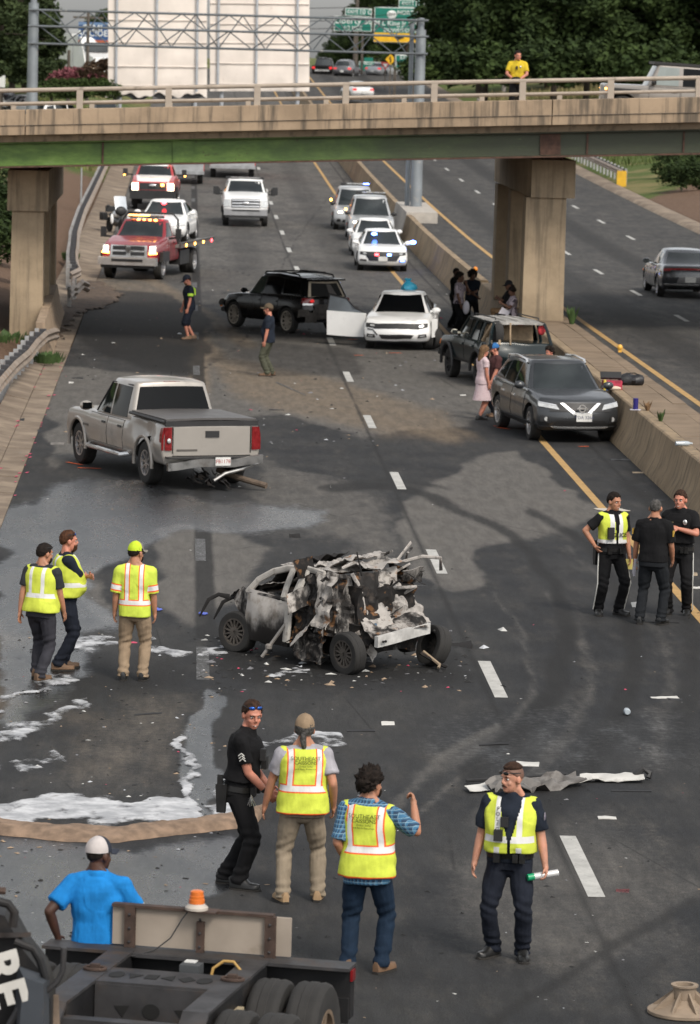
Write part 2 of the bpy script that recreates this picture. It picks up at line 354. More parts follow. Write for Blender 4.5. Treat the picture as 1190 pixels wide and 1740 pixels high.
me = fast_mesh('road', np.stack([XX.ravel(), YY.ravel(), zr(YY.ravel())], 1), Q, M_ROAD)
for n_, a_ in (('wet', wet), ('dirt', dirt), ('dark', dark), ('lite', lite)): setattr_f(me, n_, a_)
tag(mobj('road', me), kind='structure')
# far carriageway
xs2 = np.linspace(9.6, 21.6, 40); ys2 = np.concatenate([np.arange(14, 262, 1.2), np.arange(262, 620, 6)])
X2, Y2 = np.meshgrid(xs2, ys2); i2 = np.arange(X2.size).reshape(X2.shape)
me = fast_mesh('far_carriageway', np.stack([X2.ravel(), Y2.ravel(), .6 + zr(Y2.ravel())], 1), np.stack([i2[:-1, :-1], i2[:-1, 1:], i2[1:, 1:], i2[1:, :-1]], -1).reshape(-1, 4), M_ROAD)
lane = lambda x0: (1 - sst(np.abs(X2.ravel() - x0), .3, 1.0))
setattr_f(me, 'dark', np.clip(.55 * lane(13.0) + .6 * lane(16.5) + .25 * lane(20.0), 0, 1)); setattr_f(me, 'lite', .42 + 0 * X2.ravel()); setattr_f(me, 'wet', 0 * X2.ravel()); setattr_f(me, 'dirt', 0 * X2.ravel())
tag(mobj('far_carriageway', me), kind='structure')
# terrain: one sheet to the horizon, lower than the roads
def terr(x, y):
    z = zr(y) - .12
    l = np.clip(-4.3 - x, 0, 60); z = z + np.where(l > 0, .16 + .20 * np.minimum(l, 9) + .02 * np.maximum(l - 9, 0), 0) * sst(y, 60, 100) + np.where((l > 0), .05, 0)
    r = np.clip(x - 22.5, 0, 60); z = z + np.where(r > 0, .66 + .12 * np.minimum(r, 10), 0)
    return z
xt = np.concatenate([[-2500, -900, -300, -120, -60], np.arange(-40, -4.2, .8), [-4.3, -3.4, 0, 9, 21, 22.45, 22.55], np.arange(23, 60, 1.0), [90, 150, 400, 1000, 2500]])
yt = np.concatenate([[-400, -50, 10], np.arange(40, 300, 1.6), np.arange(300, 620, 10), [800, 1200, 2500]])
X3, Y3 = np.meshgrid(xt, yt); p3 = np.stack([X3.ravel(), Y3.ravel()], 1); i3 = np.arange(X3.size).reshape(X3.shape)
zt3 = terr(p3[:, 0], p3[:, 1]) + (fbm(p3 * .5, 3, 4) - .5) * .25 * ((p3[:, 0] < -4.6) | (p3[:, 0] > 23.5))
me = fast_mesh('ground', np.stack([p3[:, 0], p3[:, 1], zt3], 1), np.stack([i3[:-1, :-1], i3[:-1, 1:], i3[1:, 1:], i3[1:, :-1]], -1).reshape(-1, 4), M_SOIL)
gl = sst(p3[:, 1], 205, 232) + sst(-p3[:, 0], 7.5, 10) * sst(p3[:, 1], 150, 190) + .25 * ((p3[:, 1] > 100) & (p3[:, 1] < 106))
gr_ = sst(p3[:, 1] - (p3[:, 0] - 23) * 3.0, 195, 210)
setattr_f(me, 'grass', np.where(p3[:, 0] < 5, gl, gr_)); tag(mobj('ground', me), kind='structure')
# painted lines
def strip(name, x, w, segs, z0, mat):
    b = MB()
    for y0, y1 in segs:
        n = max(1, int((y1 - y0) / 4)); b.grid([[(x - w / 2, y0 + (y1 - y0) * i / n, zr(y0 + (y1 - y0) * i / n) + z0), (x + w / 2, y0 + (y1 - y0) * i / n, zr(y0 + (y1 - y0) * i / n) + z0)] for i in range(n + 1)][::-1])
    return tag(b.build(name, mat, smooth=0), kind='structure')
per = 12.27
for k in range(-1, 22): strip('lane_dash', 4.15, .17, [(39.1 + per * k, 42.2 + per * k)], .005, M_WHITE)
for k in range(0, 20): strip('worn_lane_dash', .36, .17, [(64.6 + per * (k - 1), 67.5 + per * (k - 1))], .005, M_WORN)
strip('yellow_edge_line', 7.66, .15, [(16, 420)], .005, M_YEL)
strip('far_yellow_edge_line', 11.36, .16, [(16, 420)], .606, M_YEL)
for k in range(-3, 12):
    strip('far_lane_dash', 14.5, .15, [(117.3 + 12.2 * k, 120.2 + 12.2 * k)], .606, M_WHITE)
    if k > 2: strip('far_lane_dash', 18.25, .15, [(117.3 + 12.2 * k, 120.2 + 12.2 * k)], .606, M_WHITE)
# concrete gutter of single slabs beside the near carriageway
gut = tag(empty('gutter'), kind='structure')
for k in range(-1, 18):
    y0 = 60 + k * 2.75
    for (xa, xb, za, zb) in ((-3.46, -2.99, .02, .006), (-4.0, -3.475, .13, .022)):
        dz = NR.uniform(-.008, .008); g = .011
        b = MB(); b.hexa([(xa, y0 + g, -.1), (xb, y0 + g, -.1), (xb, y0 + 2.75 - g, -.1), (xa, y0 + 2.75 - g, -.1), (xa, y0 + g, za + dz), (xb, y0 + g, zb + dz), (xb, y0 + 2.75 - g, zb + dz), (xa, y0 + 2.75 - g, za + dz)])
        b.build('concrete_slab', M_SLAB, gut)
b = MB(); pr = [(-3.0, .006), (-3.5, .03), (-4.15, .15), (-4.3, .12)]
b.grid([[(x, y, zr(y) + z) for x, z in pr[::-1]] for y in list(range(108, 300, 4))][::-1]); tag(b.build('far_gutter', M_SLAB), kind='structure')
b = MB(); b.grid([[(x, y, zr(y) + z) for x, z in [(22.6, .66), (22.3, .74), (21.75, .72), (21.58, .602)]] for y in list(range(60, 420, 4))][::-1]); tag(b.build('concrete_kerb', M_SLAB), kind='structure')
b = MB(); b.box((-3.35, 135.6, .05), (.8, .5, .02), 0)
for k in range(9): b.box((-3.7 + k * .09, 135.6, .066), (.03, .42, .012), 1)
tag(b.build('drain_grate', [pm('grate_dark', (.02, .02, .02), .8), pm('grate_iron', (.11, .10, .09), .6, .6)]), 'iron drain grate in the gutter in front of the red flatbed', 'drain grate')
b = MB(); b.box((-3.22, 68.3, .03), (.42, .8, .02), 0)
for k in range(7): b.box((-3.39 + k * .057, 68.3, .045), (.022, .7, .012), 1)
tag(b.build('drain_grate', [_MC['grate_dark'], _MC['grate_iron']]), 'rusty drain grate at the very edge of the near gutter', 'drain grate')
# ================================================================ median wall
med = tag(empty('median_wall'), 'long concrete median wall between the two carriageways', 'barrier')
def wallseg(y0, y1, prof, mat=M_CONC2, name='wall_segment'):
    R = [[(x, y, (zr(y) if z > -.5 else zr(y)) + z) for x, z in prof] for y in (y0, (y0 + y1) / 2, y1)]
    b = MB(); b.rings([r[::-1] for r in R]); return b.build(name, mat, med)
PF = [(9.13, -.2), (9.13, .08), (9.28, .36), (9.40, .86), (9.43, .885), (9.64, .885), (9.64, -.2)]
y = 20.
while y < 127: wallseg(y + .012, y + 6.1 - .012, PF); y += 6.1
yend = y
# slab along the top of the near wall, in panels
y = 20.
while y < yend - 1:
    for xa, xb in ((9.66, 10.36), (10.375, 10.66)):
        dz = NR.uniform(-.008, .008); b = MB(); b.box(((xa + xb) / 2, y + 1.22, .63 + dz / 2), (xb - xa, 2.42, .5 + dz)); b.build('paving_slab', M_MED, med)
    y += 2.44
PD = [(9.13, -.2), (9.13, .08), (9.28, .36), (9.42, .95), (9.64, .95), (9.78, .66), (9.86, .62), (9.86, -.2)]
y = yend
while y < 420:
    h = 9.0
    if abs(y + h / 2 - 180.5) > 5: wallseg(y + .015, y + h - .015, PD)
    y += h
PB = [(9.13, -.2), (9.13, .08), (9.28, .36), (9.42, 1.05), (10.75, 1.05), (10.75, -.2)]
yy = [q for q in np.arange(yend, 420, 9.0) if abs(q + 4.5 - 180.5) <= 5]
wallseg(min(yy) + .015, max(yy) + 9 - .015, PB, pm('pole_plinth_concrete', (.40, .37, .33), .9, var=.15, bump=.3))
# ================================================================ guard rails with posts
M_GALV = pm('galvanised_steel', (.42, .42, .42), .45, .75, .2, 4, dirt=.25, dcol=(.30, .2, .13)); M_RAIL = pm('guard_rail_steel', (.33, .27, .22), .5, .5, .2, 2., dirt=.35, dcol=(.30, .19, .12)); M_BLK = pm('dark_blockout', (.045, .045, .05), .8)
WB = [(.0, -.155), (.05, -.12), (.085, -.075), (.05, -.03), (.0, 0), (.05, .03), (.085, .075), (.05, .12), (.0, .155)]
def rail(pts, parent, name='rail', side=1):
    R = [[(x + side * u, y, z + w) for u, w in WB] for x, y, z in pts]; b = MB(); b.grid(R if side < 0 else R[::-1], thick=.012); return b.build(name, M_RAIL, parent)
def guard(pts, ya, yb, label, step=1.9, side=1, w=.17):
    r = empty('guard_rail', label=label, cat='guard rail'); rail(pts, r, side=side)
    P = np.array(pts); y = ya
    while y < yb:
        x = np.interp(y, P[:, 1], P[:, 0]); z = np.interp(y, P[:, 1], P[:, 2])
        b = MB(); b.box((x - side * .26, y, z - .3), (.10, .15, 1.0)); p = b.build('post', M_GALV, r)
        b = MB(); b.box((x - side * .105, y, z + .01), (w, .22, .36)); b.build('blockout', M_BLK, p); y += step
    return r
nearp = [(-4.05, y, .62) for y in range(56, 88, 3)] + [(-3.98, 90, .63), (-3.85, 94, .66), (-3.70, 98, .62), (-3.62, 101, .66), (-3.48, 103.5, .70), (-3.33, 105.5, .64), (-3.28, 106.4, .58)]
guard(nearp, 57, 105, 'near run of dented guard rail beside the concrete gutter', 1.27)
fp = [(-3.72, 133, .55), (-3.45, 134.5, .62), (-3.62, 137, .7), (-3.78, 142, .72), (-3.95, 150, .70), (-4.12, 157, .76), (-4.22, 165, .80)] + [(-4.3, y, .7 + float(zr(y))) for y in range(175, 300, 8)]
guard(fp, 134, 296, 'far run of bent guard rail beyond the bridge beside the red tow trucks', 1.27)
guard([(22.9, y, 1.25 + float(zr(y))) for y in range(215, 330, 5)], 216, 328, 'guard rail with yellow end marker on the far carriageway verge', 1.9, -1)
b = MB(); b.box((22.75, 214.2, 1.7), (.5, .08, .95)); b.box((22.75, 214.3, .9), (.08, .06, 1.0), 1)
tag(b.build('end_marker', [pm('marker_yellow', (.62, .36, .02), .5), M_GALV]), 'yellow marker plate at the end of the far guard rail', 'marker')
sw = empty('side_barrier', label='leaning concrete barrier beside the left bridge pier', cat='barrier')
for k, (ya, yb) in enumerate(((105.6, 110.2), (110.3, 116.3), (116.4, 122.5))):
    R = [[(x - .32 - (y - 105) * .012, y, z) for x, z in [(-3.02, -.1), (-3.02, .10), (-3.14, .36), (-3.24, .92), (-3.46, .92), (-3.46, -.1)]] for y in (ya, yb)]
    b = MB(); b.rings(R); b.build('barrier_segment', concrete('rubbed_concrete', (.36, .27, .19), .5) if not k else bpy.data.materials['rubbed_concrete'], sw)
tw = empty('torn_rail', label='torn crumpled end of guard rail hanging past the concrete barrier', cat='guard rail')
rail([(-3.42, 122.6, .62), (-3.36, 124, .68), (-3.3, 125.2, .58), (-3.15, 126.2, .72), (-2.98, 126.8, .6)], tw); rail([(-3.45, 126.4, .5), (-3.5, 128.5, .66), (-3.62, 131, .5)], tw)
b = MB(); b.box((-3.5, 125.5, .3), (.12, .15, .8)); b.box((-3.45, 129.5, .3), (.12, .15, .8)); b.build('post', M_GALV, tw)
# ================================================================ bridge
BR = empty('road_bridge', label='road bridge with green steel girders and tan concrete parapet', cat='bridge')
zg = lambda x: 4.96 + .045 * x
def green_mat():
    s = SH('green_girder_paint'); p = s.pos(); n = s.noise(p, .5, 6, .7); n2 = s.noise(p, 2.2, 6, .7, (.4, 1, 1.2)); n3 = s.noise(p, 7, 5, .7); X, Y, Z = s.xyz(p)
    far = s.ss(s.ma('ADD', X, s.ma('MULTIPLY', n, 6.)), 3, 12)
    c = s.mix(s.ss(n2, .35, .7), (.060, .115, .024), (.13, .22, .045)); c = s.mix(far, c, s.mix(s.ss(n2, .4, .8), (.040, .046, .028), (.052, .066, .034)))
    c = s.mix(s.ss(n2, .62, .72), c, (.15, .22, .07)); c = s.mix(s.ss(s.ma('ADD', n3, s.ma('MULTIPLY', n, .5)), .9, 1.02), c, (.05, .026, .018))
    s.bump(n3, .2, .02); return s.set(c, .6)
M_GREEN = green_mat(); M_RUST = pm('rusty_steel', (.075, .04, .028), .85, var=.4, vs=6)
def along(name, prof, mat, x0=-30., x1=42., dx=6., parent=BR, gap=.0, segs=None):
    """prof: (y, z above the girder underside) swept along the sloping bridge"""
    for xa, xb in (segs or [(x0, x1)]):
        R = [[(x, y, zg(x) + z) for y, z in prof] for x in (xa + gap, xb - gap)]; b = MB(); b.rings([r[::-1] for r in R]); b.build(name, mat, parent)
for k, y in enumerate((110.25, 113.6, 117., 120.4, 123.9)):
    along('girder', [(y - .2, 0), (y + .2, 0), (y + .2, .035), (y + .012, .05), (y + .012, .62), (y + .2, .64), (y + .2, .67), (y - .2, .67), (y - .2, .64), (y - .012, .62), (y - .012, .05), (y - .2, .035)], M_GREEN)
for x in (-2.25, 10.75, 13.35): b = MB(); b.box((x, 110.215, zg(x) + .335), (.05, .04, .57)); b.build('stiffener', M_RUST, BR)
for x in (-.1, 9.75):
    b = MB(); b.box((x, 110.2, zg(x) + .335), (.55, .03, .56), R=Matrix.Rotation(-.045, 3, 'Y'))
    for i in range(4):
        for j in range(5): b.box((x - .2 + i * .13, 110.18, zg(x) + .12 + j * .11), (.035, .02, .035))
    b.build('splice_plate', M_RUST if x > 3 else M_GREEN, BR)
along('flange_edge', [(110.03, -.012), (110.06, -.012), (110.06, .036), (110.03, .036)], M_RUST)
along('deck', [(110.0, .672), (124.5, .35), (124.5, .95), (110.3, 1.12), (109.72, 1.08), (109.72, .86), (109.9, .84)], M_CONC)
M_PAR = concrete('parapet_concrete', (.34, .255, .175), .8)
segs = [(-30, -20.6), (-20.6, -12.2), (-12.2, -4.31), (-4.31, 9.72), (9.72, 18.2), (18.2, 27), (27, 42)]
along('parapet', [(109.58, 1.13), (109.95, 1.13), (109.95, 1.54), (109.62, 1.54), (109.58, 1.52)], M_PAR, segs=segs, gap=.015)
along('parapet_base', [(109.62, .87), (109.95, .87), (109.95, 1.115), (109.62, 1.115)], M_PAR, segs=segs, gap=.015)
along('far_parapet', [(124.4, .5), (124.75, .5), (124.75, 1.18), (124.4, 1.18)], M_CONC)
M_ALU = pm('painted_rail', (.38, .32, .26), .5, .25, .1, 2, dirt=.15)
def hrail(y, z, r, name): b = MB(); b.tube([(x, y, zg(x) + z) for x in (-30, 0, 20, 42)], r, 10); b.build(name, M_ALU, BR)
hrail(109.72, 2.05, .058, 'top_rail'); hrail(109.72, 1.70, .045, 'lower_rail'); hrail(124.6, 1.48, .05, 'far_rail')
b = MB(); b.hexa([(-.085, -.07, 0), (.085, -.07, 0), (.085, .07, 0), (-.085, .07, 0), (-.085, -.05, .56), (.085, -.05, .56), (.085, .05, .56), (-.085, .05, .56)]); pmh = b.mesh('rail_post', M_ALU)
b = MB(); b.box((0, 0, .15), (.15, .12, .32)); pms = b.mesh('far_rail_post', M_ALU)
for i in range(-12, 17):
    x = -.52 + i * 2.36; mobj('rail_post', pmh, BR, (x, 109.72, zg(x) + 1.53))
    x = -2.9 + i * 2.36; mobj('far_rail_post', pms, BR, (x, 124.6, zg(x) + 1.17))
def pier(x0, x1, zb, ct, cb, label, cx0, cx1):
    for ya in (112.0, 117.2, 122.4):
        b = MB(); b.hexa([(cx0, ya, zb), (cx1, ya, zb), (cx1, ya + 1.1, zb), (cx0, ya + 1.1, zb), (cx0 + .02, ya, cb), (cx1 - .02, ya, cb), (cx1 - .02, ya + 1.1, cb), (cx0 + .02, ya + 1.1, cb)]); b.build('column', M_PIER, BR)
    b = MB(); b.hexa([(x0, 111.9, cb), (x1, 111.9, cb), (x1, 125.5, cb), (x0, 125.5, cb), (x0, 111.9, ct), (x1, 111.9, ct), (x1, 125.5, ct), (x0, 125.5, ct)]); b.build('pier_cap', M_PIER, BR)
    b = MB()
    for y in (112.35, 113.6, 117, 120.4, 123.9): b.box(((x0 + x1) / 2, y, (ct + zg((x0 + x1) / 2)) / 2 - .02), (.5, .5, max(.05, zg((x0 + x1) / 2) - ct - .03)))
    b.build('bearing', M_RUST, BR)
pier(-4.85, -3.74, -.1, 4.62, 3.52, '', -4.74, -3.84)
pier(9.42, 10.62, .8, 5.27, 4.24, '', 9.28, 10.42)
# ================================================================ overhead gantry behind the bridge
GA = empty('sign_gantry', label='grey steel box truss gantry spanning the carriageway behind the bridge', cat='gantry')
M_GST = pm('gantry_steel', (.115, .13, .14), .5, .3, .15, 1, dirt=.12, dcol=(.4, .38, .34))
M_GPL = pm('gantry_pole_steel', (.25, .275, .295), .5, .4, .15, 1, dirt=.12, dcol=(.4, .38, .34))
for x, zb, zt_ in ((-6.8, 0, 9.75), (10.1, 1.05, 9.05)):
    b = MB(); b.lathe([(.26, zb), (.22, zt_)], (x, 180, 0), n=18); b.lathe([(.23, zt_), (.14, zt_ + .01), (.14, zt_ + .5), (.0, zt_ + .52)], (x, 180, 0), n=14); b.build('pole', M_GPL, GA)
    if x > 0: b = MB(); b.box((x, 180, 1.1), (.8, .8, .08)); b.build('base_plate', M_GST, GA); b = MB(); b.lathe([(.11, 1.05), (.10, 9.3)], (x - .36, 180.6, 0), n=14); b.build('pole', M_GPL, GA)
ch = [(179.6, 9.62), (179.6, 8.06), (180.9, 9.62 - .71), ]
for (yy_, z) in ((179.7, 9.45), (179.3, 8.75), (179.7, 8.0)):
    b = MB(); b.tube([(-7.0, yy_, z), (10.4, yy_, z)], .052, 8); b.build('chord', M_GST, GA)
for (za, zb_, ya, yb, st) in ((9.45, 8.75, 179.7, 179.3, 2.05), (8.75, 8.0, 179.3, 179.7, 2.05), (9.45, 8.0, 179.9, 179.9, 2.05)):
    x = -6.5 + (.0 if za - zb_ < 1 else .6); up = True
    while x + st / 2 < 10.2:
        b = MB(); b.tube([(x, ya if up else yb, za if up else zb_), (x + st / 2, yb if up else ya, zb_ if up else za)], .026, 6); b.build('brace', M_GST, GA); up = not up; x += st / 2
# ================================================================ vehicle kit
def carpaint(name, col, metal=0., rough=.32, dirt=.12, coat=.7):
    return pm(name, col, rough, metal, .06, 1.5, coat=coat, spec=.5 if coat > .5 else .25, dirt=dirt, dcol=tuple(q * .55 + .03 for q in col), ds=1.6)
M_TYRE = pm('tyre_rubber', (.022, .021, .02), .85, var=.3, vs=5, bump=.2); M_RIM = pm('alloy_rim', (.52, .52, .53), .3, .85, .1); M_DRIM = pm('dark_rim', (.03, .03, .032), .5, .5); M_CHRM = pm('chrome', (.74, .74, .74), .2, .75, .05)
M_BLKP = pm('black_plastic', (.018, .018, .019), .55, var=.2); M_GAP = pm('panel_gap', (.008, .008, .008), .9); M_WELL = pm('wheel_well', (.010, .010, .010), .95); M_PLATE = pm('plate_white', (.62, .62, .60), .5, var=.1)
def glassmat():
    s = SH('car_glass'); n = s.noise(s.obj(), .9, 3); c = s.mix(s.ss(n, .35, .65), (.006, .009, .010), (.022, .028, .029)); return s.set(c, .06, spec=.75)
M_GLASS = glassmat(); M_TINT = pm('tinted_glass', (.003, .0035, .004), .08, spec=.14)
M_LENS = pm('lamp_lens', (.55, .56, .56), .12, .3, .2, 12, spec=.8); M_RED = pm('red_lens', (.17, .008, .010), .18, 0, .3, 14, spec=.6); M_ORG = pm('amber_lens', (.75, .20, .02), .25)
M_ON = pm('lit_headlamp', (.9, .85, .75), .3, em=(1, .86, .62), es=4.5); M_AMB = pm('lit_amber', (.9, .5, .1), .3, em=(1, .42, .08), es=7); M_BLU = pm('lit_blue', (.1, .2, .9), .3, em=(.10, .22, 1), es=14); M_RDL = pm('lit_red', (.9, .1, .1), .3, em=(1, .05, .06), es=8); M_TAIL = pm('lit_tail', (.8, .03, .03), .3, em=(1, .03, .03), es=.3)
class Veh:
    def __init__(v, name, sp, paint, pos, head, label, cat, z0=0., group=None, glass=None, roll=0, pitch=0):
        v.sp = sp; v.paint = paint; v.glass = glass or M_GLASS
        v.r = empty(name, (pos[0], pos[1], z0), rad(head), label, cat, group)
        v.r.rotation_euler = (rad(roll), rad(pitch), rad(head))
    # --- lower body
    def M(v, a, b, c):
        s = v.sp; a, b, c = np.broadcast_arrays(np.asarray(a, float), np.asarray(b, float), np.asarray(c, float)); ip = lambda q, t: np.interp(q, [k[0] for k in t], [k[1] for k in t])
        ab = np.abs(b) ** s.get('bp', 3)
        xr = ip(c, s['xr']) + s['bowr'] * ab; xf = ip(c, s['xf']) - s['bowf'] * ab; x = xr + (xf - xr) * (a + 1) / 2
        zb, zt = ip(x, s['zb']), ip(x, s['zt']); z = zb + (zt - zb) * c + s.get('crown', .03) * (1 - b * b) * c ** 4
        y = b * s['W'] * ip(c, s['wp']) * ip(x, s['tap'])
        P = np.stack([x, y, z], -1)
        return v.warp(P) if hasattr(v, 'warp') and v.warp else P
    def cz(v, x, z):
        s = v.sp; ip = lambda q, t: np.interp(q, [k[0] for k in t], [k[1] for k in t]); zb, zt = ip(x, s['zb']), ip(x, s['zt']); return np.clip((z - zb) / (zt - zb), 0, 1)
    def S(v, x, z, side):
        c = v.cz(x, z); a = np.zeros_like(np.asarray(x, float)); s = v.sp
        w = getattr(v, 'warp', None); v.warp = None
        lo, hi = v.M(-1, side, c)[..., 0], v.M(1, side, c)[..., 0]; a = (x - lo) / (hi - lo) * 2 - 1
        P = v.M(np.clip(a, -1, 1), side, c); v.warp = w
        return w(P) if w else P
    def FR(v, y, z, end):
        b = np.clip(y / v.sp['W'], -1, 1)
        for _ in range(3):
            P = v.M(end, b, 0 * y); x = P[..., 0]; c = v.cz(x, z); P = v.M(end, b, c); b = np.clip(b + (y - P[..., 1]) / v.sp['W'], -1, 1)
        return v.M(end, b, v.cz(v.M(end, b, c)[..., 0], z))
    def T(v, x, y):
        lo, hi = v.M(-1, 0, 1)[..., 0], v.M(1, 0, 1)[..., 0]; a = (x - lo) / (hi - lo) * 2 - 1; s = v.sp
        return v.M(a, np.clip(y / (s['W'] * .9), -1, 1), 1.)
    # --- greenhouse
    def GM(v, a, b, c, g=None):
        g = g or v.sp['gh']; a, b, c = np.broadcast_arrays(np.asarray(a, float), np.asarray(b, float), np.asarray(c, float)); ip = lambda q, t: np.interp(q, [k[0] for k in t], [k[1] for k in t])
        ab = np.abs(b) ** 2.2
        xr = g['xr0'] + (g['xr1'] - g['xr0']) * c + g.get('bowr', .1) * ab; xf = g['xf0'] + (g['xf1'] - g['xf0']) * c - g.get('bow', .16) * ab
        u = (a + 1) / 2; x = xr + (xf - xr) * u; zb = ip(x, v.sp['zt']) - .03; z = zb + (ip(x, g['zr']) - zb) * c + g.get('crown', .035) * (1 - b * b) * c ** 6
        y = b * (g['w0'] + (g['w1'] - g['w0']) * (c ** 1.25)) * (1 - g.get('tf', .06) * np.clip(u * 2 - 1, 0, 1) ** 2 - g.get('tr', .06) * np.clip(1 - u * 2, 0, 1) ** 2)
        P = np.stack([x, y, z], -1)
        return v.warp(P) if hasattr(v, 'warp') and v.warp else P
    def GS(v, x, c, side):
        g = v.sp['gh']; xr = g['xr0'] + (g['xr1'] - g['xr0']) * c + g.get('bowr', .1); xf = g['xf0'] + (g['xf1'] - g['xf0']) * c - g.get('bow', .16)
        return v.GM(np.clip((x - xr) / (xf - xr) * 2 - 1, -1, 1), side, c)
    # --- patches
    def patch(v, fn, q, mat, name, off=.006, n=(6, 3), parent=None, deep=.03, out=None):
        u = np.linspace(0, 1, n[0] + 1)[:, None]; w = np.linspace(0, 1, n[1] + 1)[None, :]; q = np.asarray(q, float)
        p = (q[0] * ((1 - u) * (1 - w))[..., None] + q[1] * (u * (1 - w))[..., None] + q[2] * (u * w)[..., None] + q[3] * ((1 - u) * w)[..., None])
        P = fn(p[..., 0], p[..., 1]); N = np.cross(np.gradient(P, axis=0), np.gradient(P, axis=1)); N /= np.linalg.norm(N, axis=2, keepdims=True) + 1e-9
        ref = P.mean((0, 1)) - np.array([0, 0, .75]) if out is None else np.array(out); fl = np.sign((N.mean((0, 1)) * ref).sum()) or 1
        N = N * fl; Q = P + N * off
        if fl < 0: Q = Q[::-1]
        b = MB(); b.grid(Q, thick=off + deep); return b.build(name, mat, parent or v.r, smooth=40)
    def F(v, q, mat, name, off=.012, n=(6, 2), parent=None, mirror=False):
        o = v.patch(lambda y, z: v.FR(y, z, 1.), q, mat, name, off, n, parent, out=(1, 0, 0))
        if mirror: v.F([(-y, z) for y, z in q][::-1], mat, name, off, n, parent)
        return o
    def B(v, q, mat, name, off=.012, n=(6, 2), parent=None, mirror=False):
        o = v.patch(lambda y, z: v.FR(y, z, -1.), q, mat, name, off, n, parent, out=(-1, 0, 0))
        if mirror: v.B([(-y, z) for y, z in q][::-1], mat, name, off, n, parent)
        return o
    def SD(v, q, mat, name, side, off=.008, n=(6, 3), parent=None): return v.patch(lambda x, z: v.S(x, z, side), q, mat, name, off, n, parent, out=(0, side, 0))
    def GW(v, q, side, mat=None, name='side_window', off=.006, parent=None): return v.patch(lambda x, c: v.GS(x, c, side), q, mat or v.glass, name, off, (5, 3), parent, out=(0, side, 0))
    def both(v, f): f(1); f(-1)
    def shell(v, top=True, gh=True, na=40, nb=10, nc=8, arch=True, bev=.045):
        s = v.sp; A = np.linspace(-1, 1, na + 1); Bb = np.linspace(-1, 1, nb + 1); Cc = np.linspace(0, 1, nc + 1)
        def cube(fn, A, Bb, Cc):
            key = {}; V = []; F = []
            def vid(i, j, k):
                t = (i, j, k)
                if t not in key: key[t] = len(V); V.append((A[i], Bb[j], Cc[k]))
                return key[t]
            na, nb, nc = len(A) - 1, len(Bb) - 1, len(Cc) - 1
            for i in range(na):
                for j in range(nb):
                    F.append([vid(i, j, 0), vid(i, j + 1, 0), vid(i + 1, j + 1, 0), vid(i + 1, j, 0)]); F.append([vid(i, j, nc), vid(i + 1, j, nc), vid(i + 1, j + 1, nc), vid(i, j + 1, nc)])
                for k in range(nc):
                    F.append([vid(i, 0, k), vid(i + 1, 0, k), vid(i + 1, 0, k + 1), vid(i, 0, k + 1)]); F.append([vid(i, nb, k), vid(i, nb, k + 1), vid(i + 1, nb, k + 1), vid(i + 1, nb, k)])
            for j in range(nb):
                for k in range(nc):
                    F.append([vid(0, j, k), vid(0, j, k + 1), vid(0, j + 1, k + 1), vid(0, j + 1, k)]); F.append([vid(na, j, k), vid(na, j + 1, k), vid(na, j + 1, k + 1), vid(na, j, k + 1)])
            V = np.array(V); return fn(V[:, 0], V[:, 1], V[:, 2]), np.array(F)
        V, F = cube(v.M, A, Bb, Cc)
        def finish(V, F, cut, bev):
            o = bpy.data.objects.new('tmp', fast_mesh('body', V, F, [v.paint, M_WELL])); c = None
            m = o.modifiers.new('b', 'BEVEL'); m.width = bev; m.segments = 3; m.limit_method = 'ANGLE'; m.angle_limit = rad(38)
            if cut:
                b = MB()
                for x, R in s['wheels']:
                    for sd_ in (1, -1): b.lathe([(s.get('arch', R + .06), -.16), (s.get('arch', R + .06), .16)], (x, sd_ * (s['W'] - .12), R + .01), 'y', 28, 1)
                c = bpy.data.objects.new('cut', b.mesh('cut', [v.paint, M_WELL])); SC.collection.objects.link(c)
                m = o.modifiers.new('c', 'BOOLEAN'); m.object = c; m.operation = 'DIFFERENCE'; m.solver = 'EXACT'
            me = evalmesh(o)
            if c: bpy.data.objects.remove(c)
            me.shade_smooth(); me.set_sharp_from_angle(angle=rad(32)); return me
        v.body = mobj('body', finish(V, F, arch, bev), v.r)
        if gh and 'gh' in s:
            V, F = cube(v.GM, np.linspace(-1, 1, 17), np.linspace(-1, 1, 9), np.linspace(0, 1, 7)); v.cab = mobj('cabin', finish(V, F, False, s['gh'].get('bev', .06)), v.r)
    def windscreen(v, front=True, rear=True, fm=None, rm=None, fq=.9):
        if front: v.patch(lambda b, c: v.GM(1., b, c), [(-fq, .07), (fq, .07), (fq, .9), (-fq, .9)], fm or v.glass, 'windscreen', .006, (8, 4), out=(1, 0, .4))
        if rear: v.patch(lambda b, c: v.GM(-1., b, c), [(-fq, .1), (fq, .1), (fq * .97, .88), (-fq * .97, .88)], rm or v.glass, 'rear_window', .006, (8, 4), out=(-1, 0, .4))
    def wheel(v, x, y, R, w, rim=None, style=10, steer=0, lean=0, name='wheel', rr=.66, flat=0):
        sd_ = 1 if y > 0 else -1; b = MB(); h = w / 2
        prof = [(R * rr, -h * .9), (R * .80, -h), (R * .93, -h * .97), (R * .985, -h * .80), (R, -h * .6), (R * .985, -h * .32), (R * .985, -h * .27), (R, -h * .22), (R, h * .22), (R * .985, h * .27), (R * .985, h * .32), (R, h * .6), (R * .985, h * .8), (R * .93, h * .97), (R * .8, h), (R * rr, h * .9)]
        b.lathe(prof, axis='y', n=28, caps=False)
        if flat: b.v = [(p[0] * (1.06 if p[2] < -R * .5 else 1), p[1], max(p[2], -R + flat)) for p in b.v]
        t = b.build(name, M_TYRE, v.r, (x, y, R - flat)); t.rotation_euler = (rad(lean), 0, rad(steer))
        b = MB(); q = R * rr
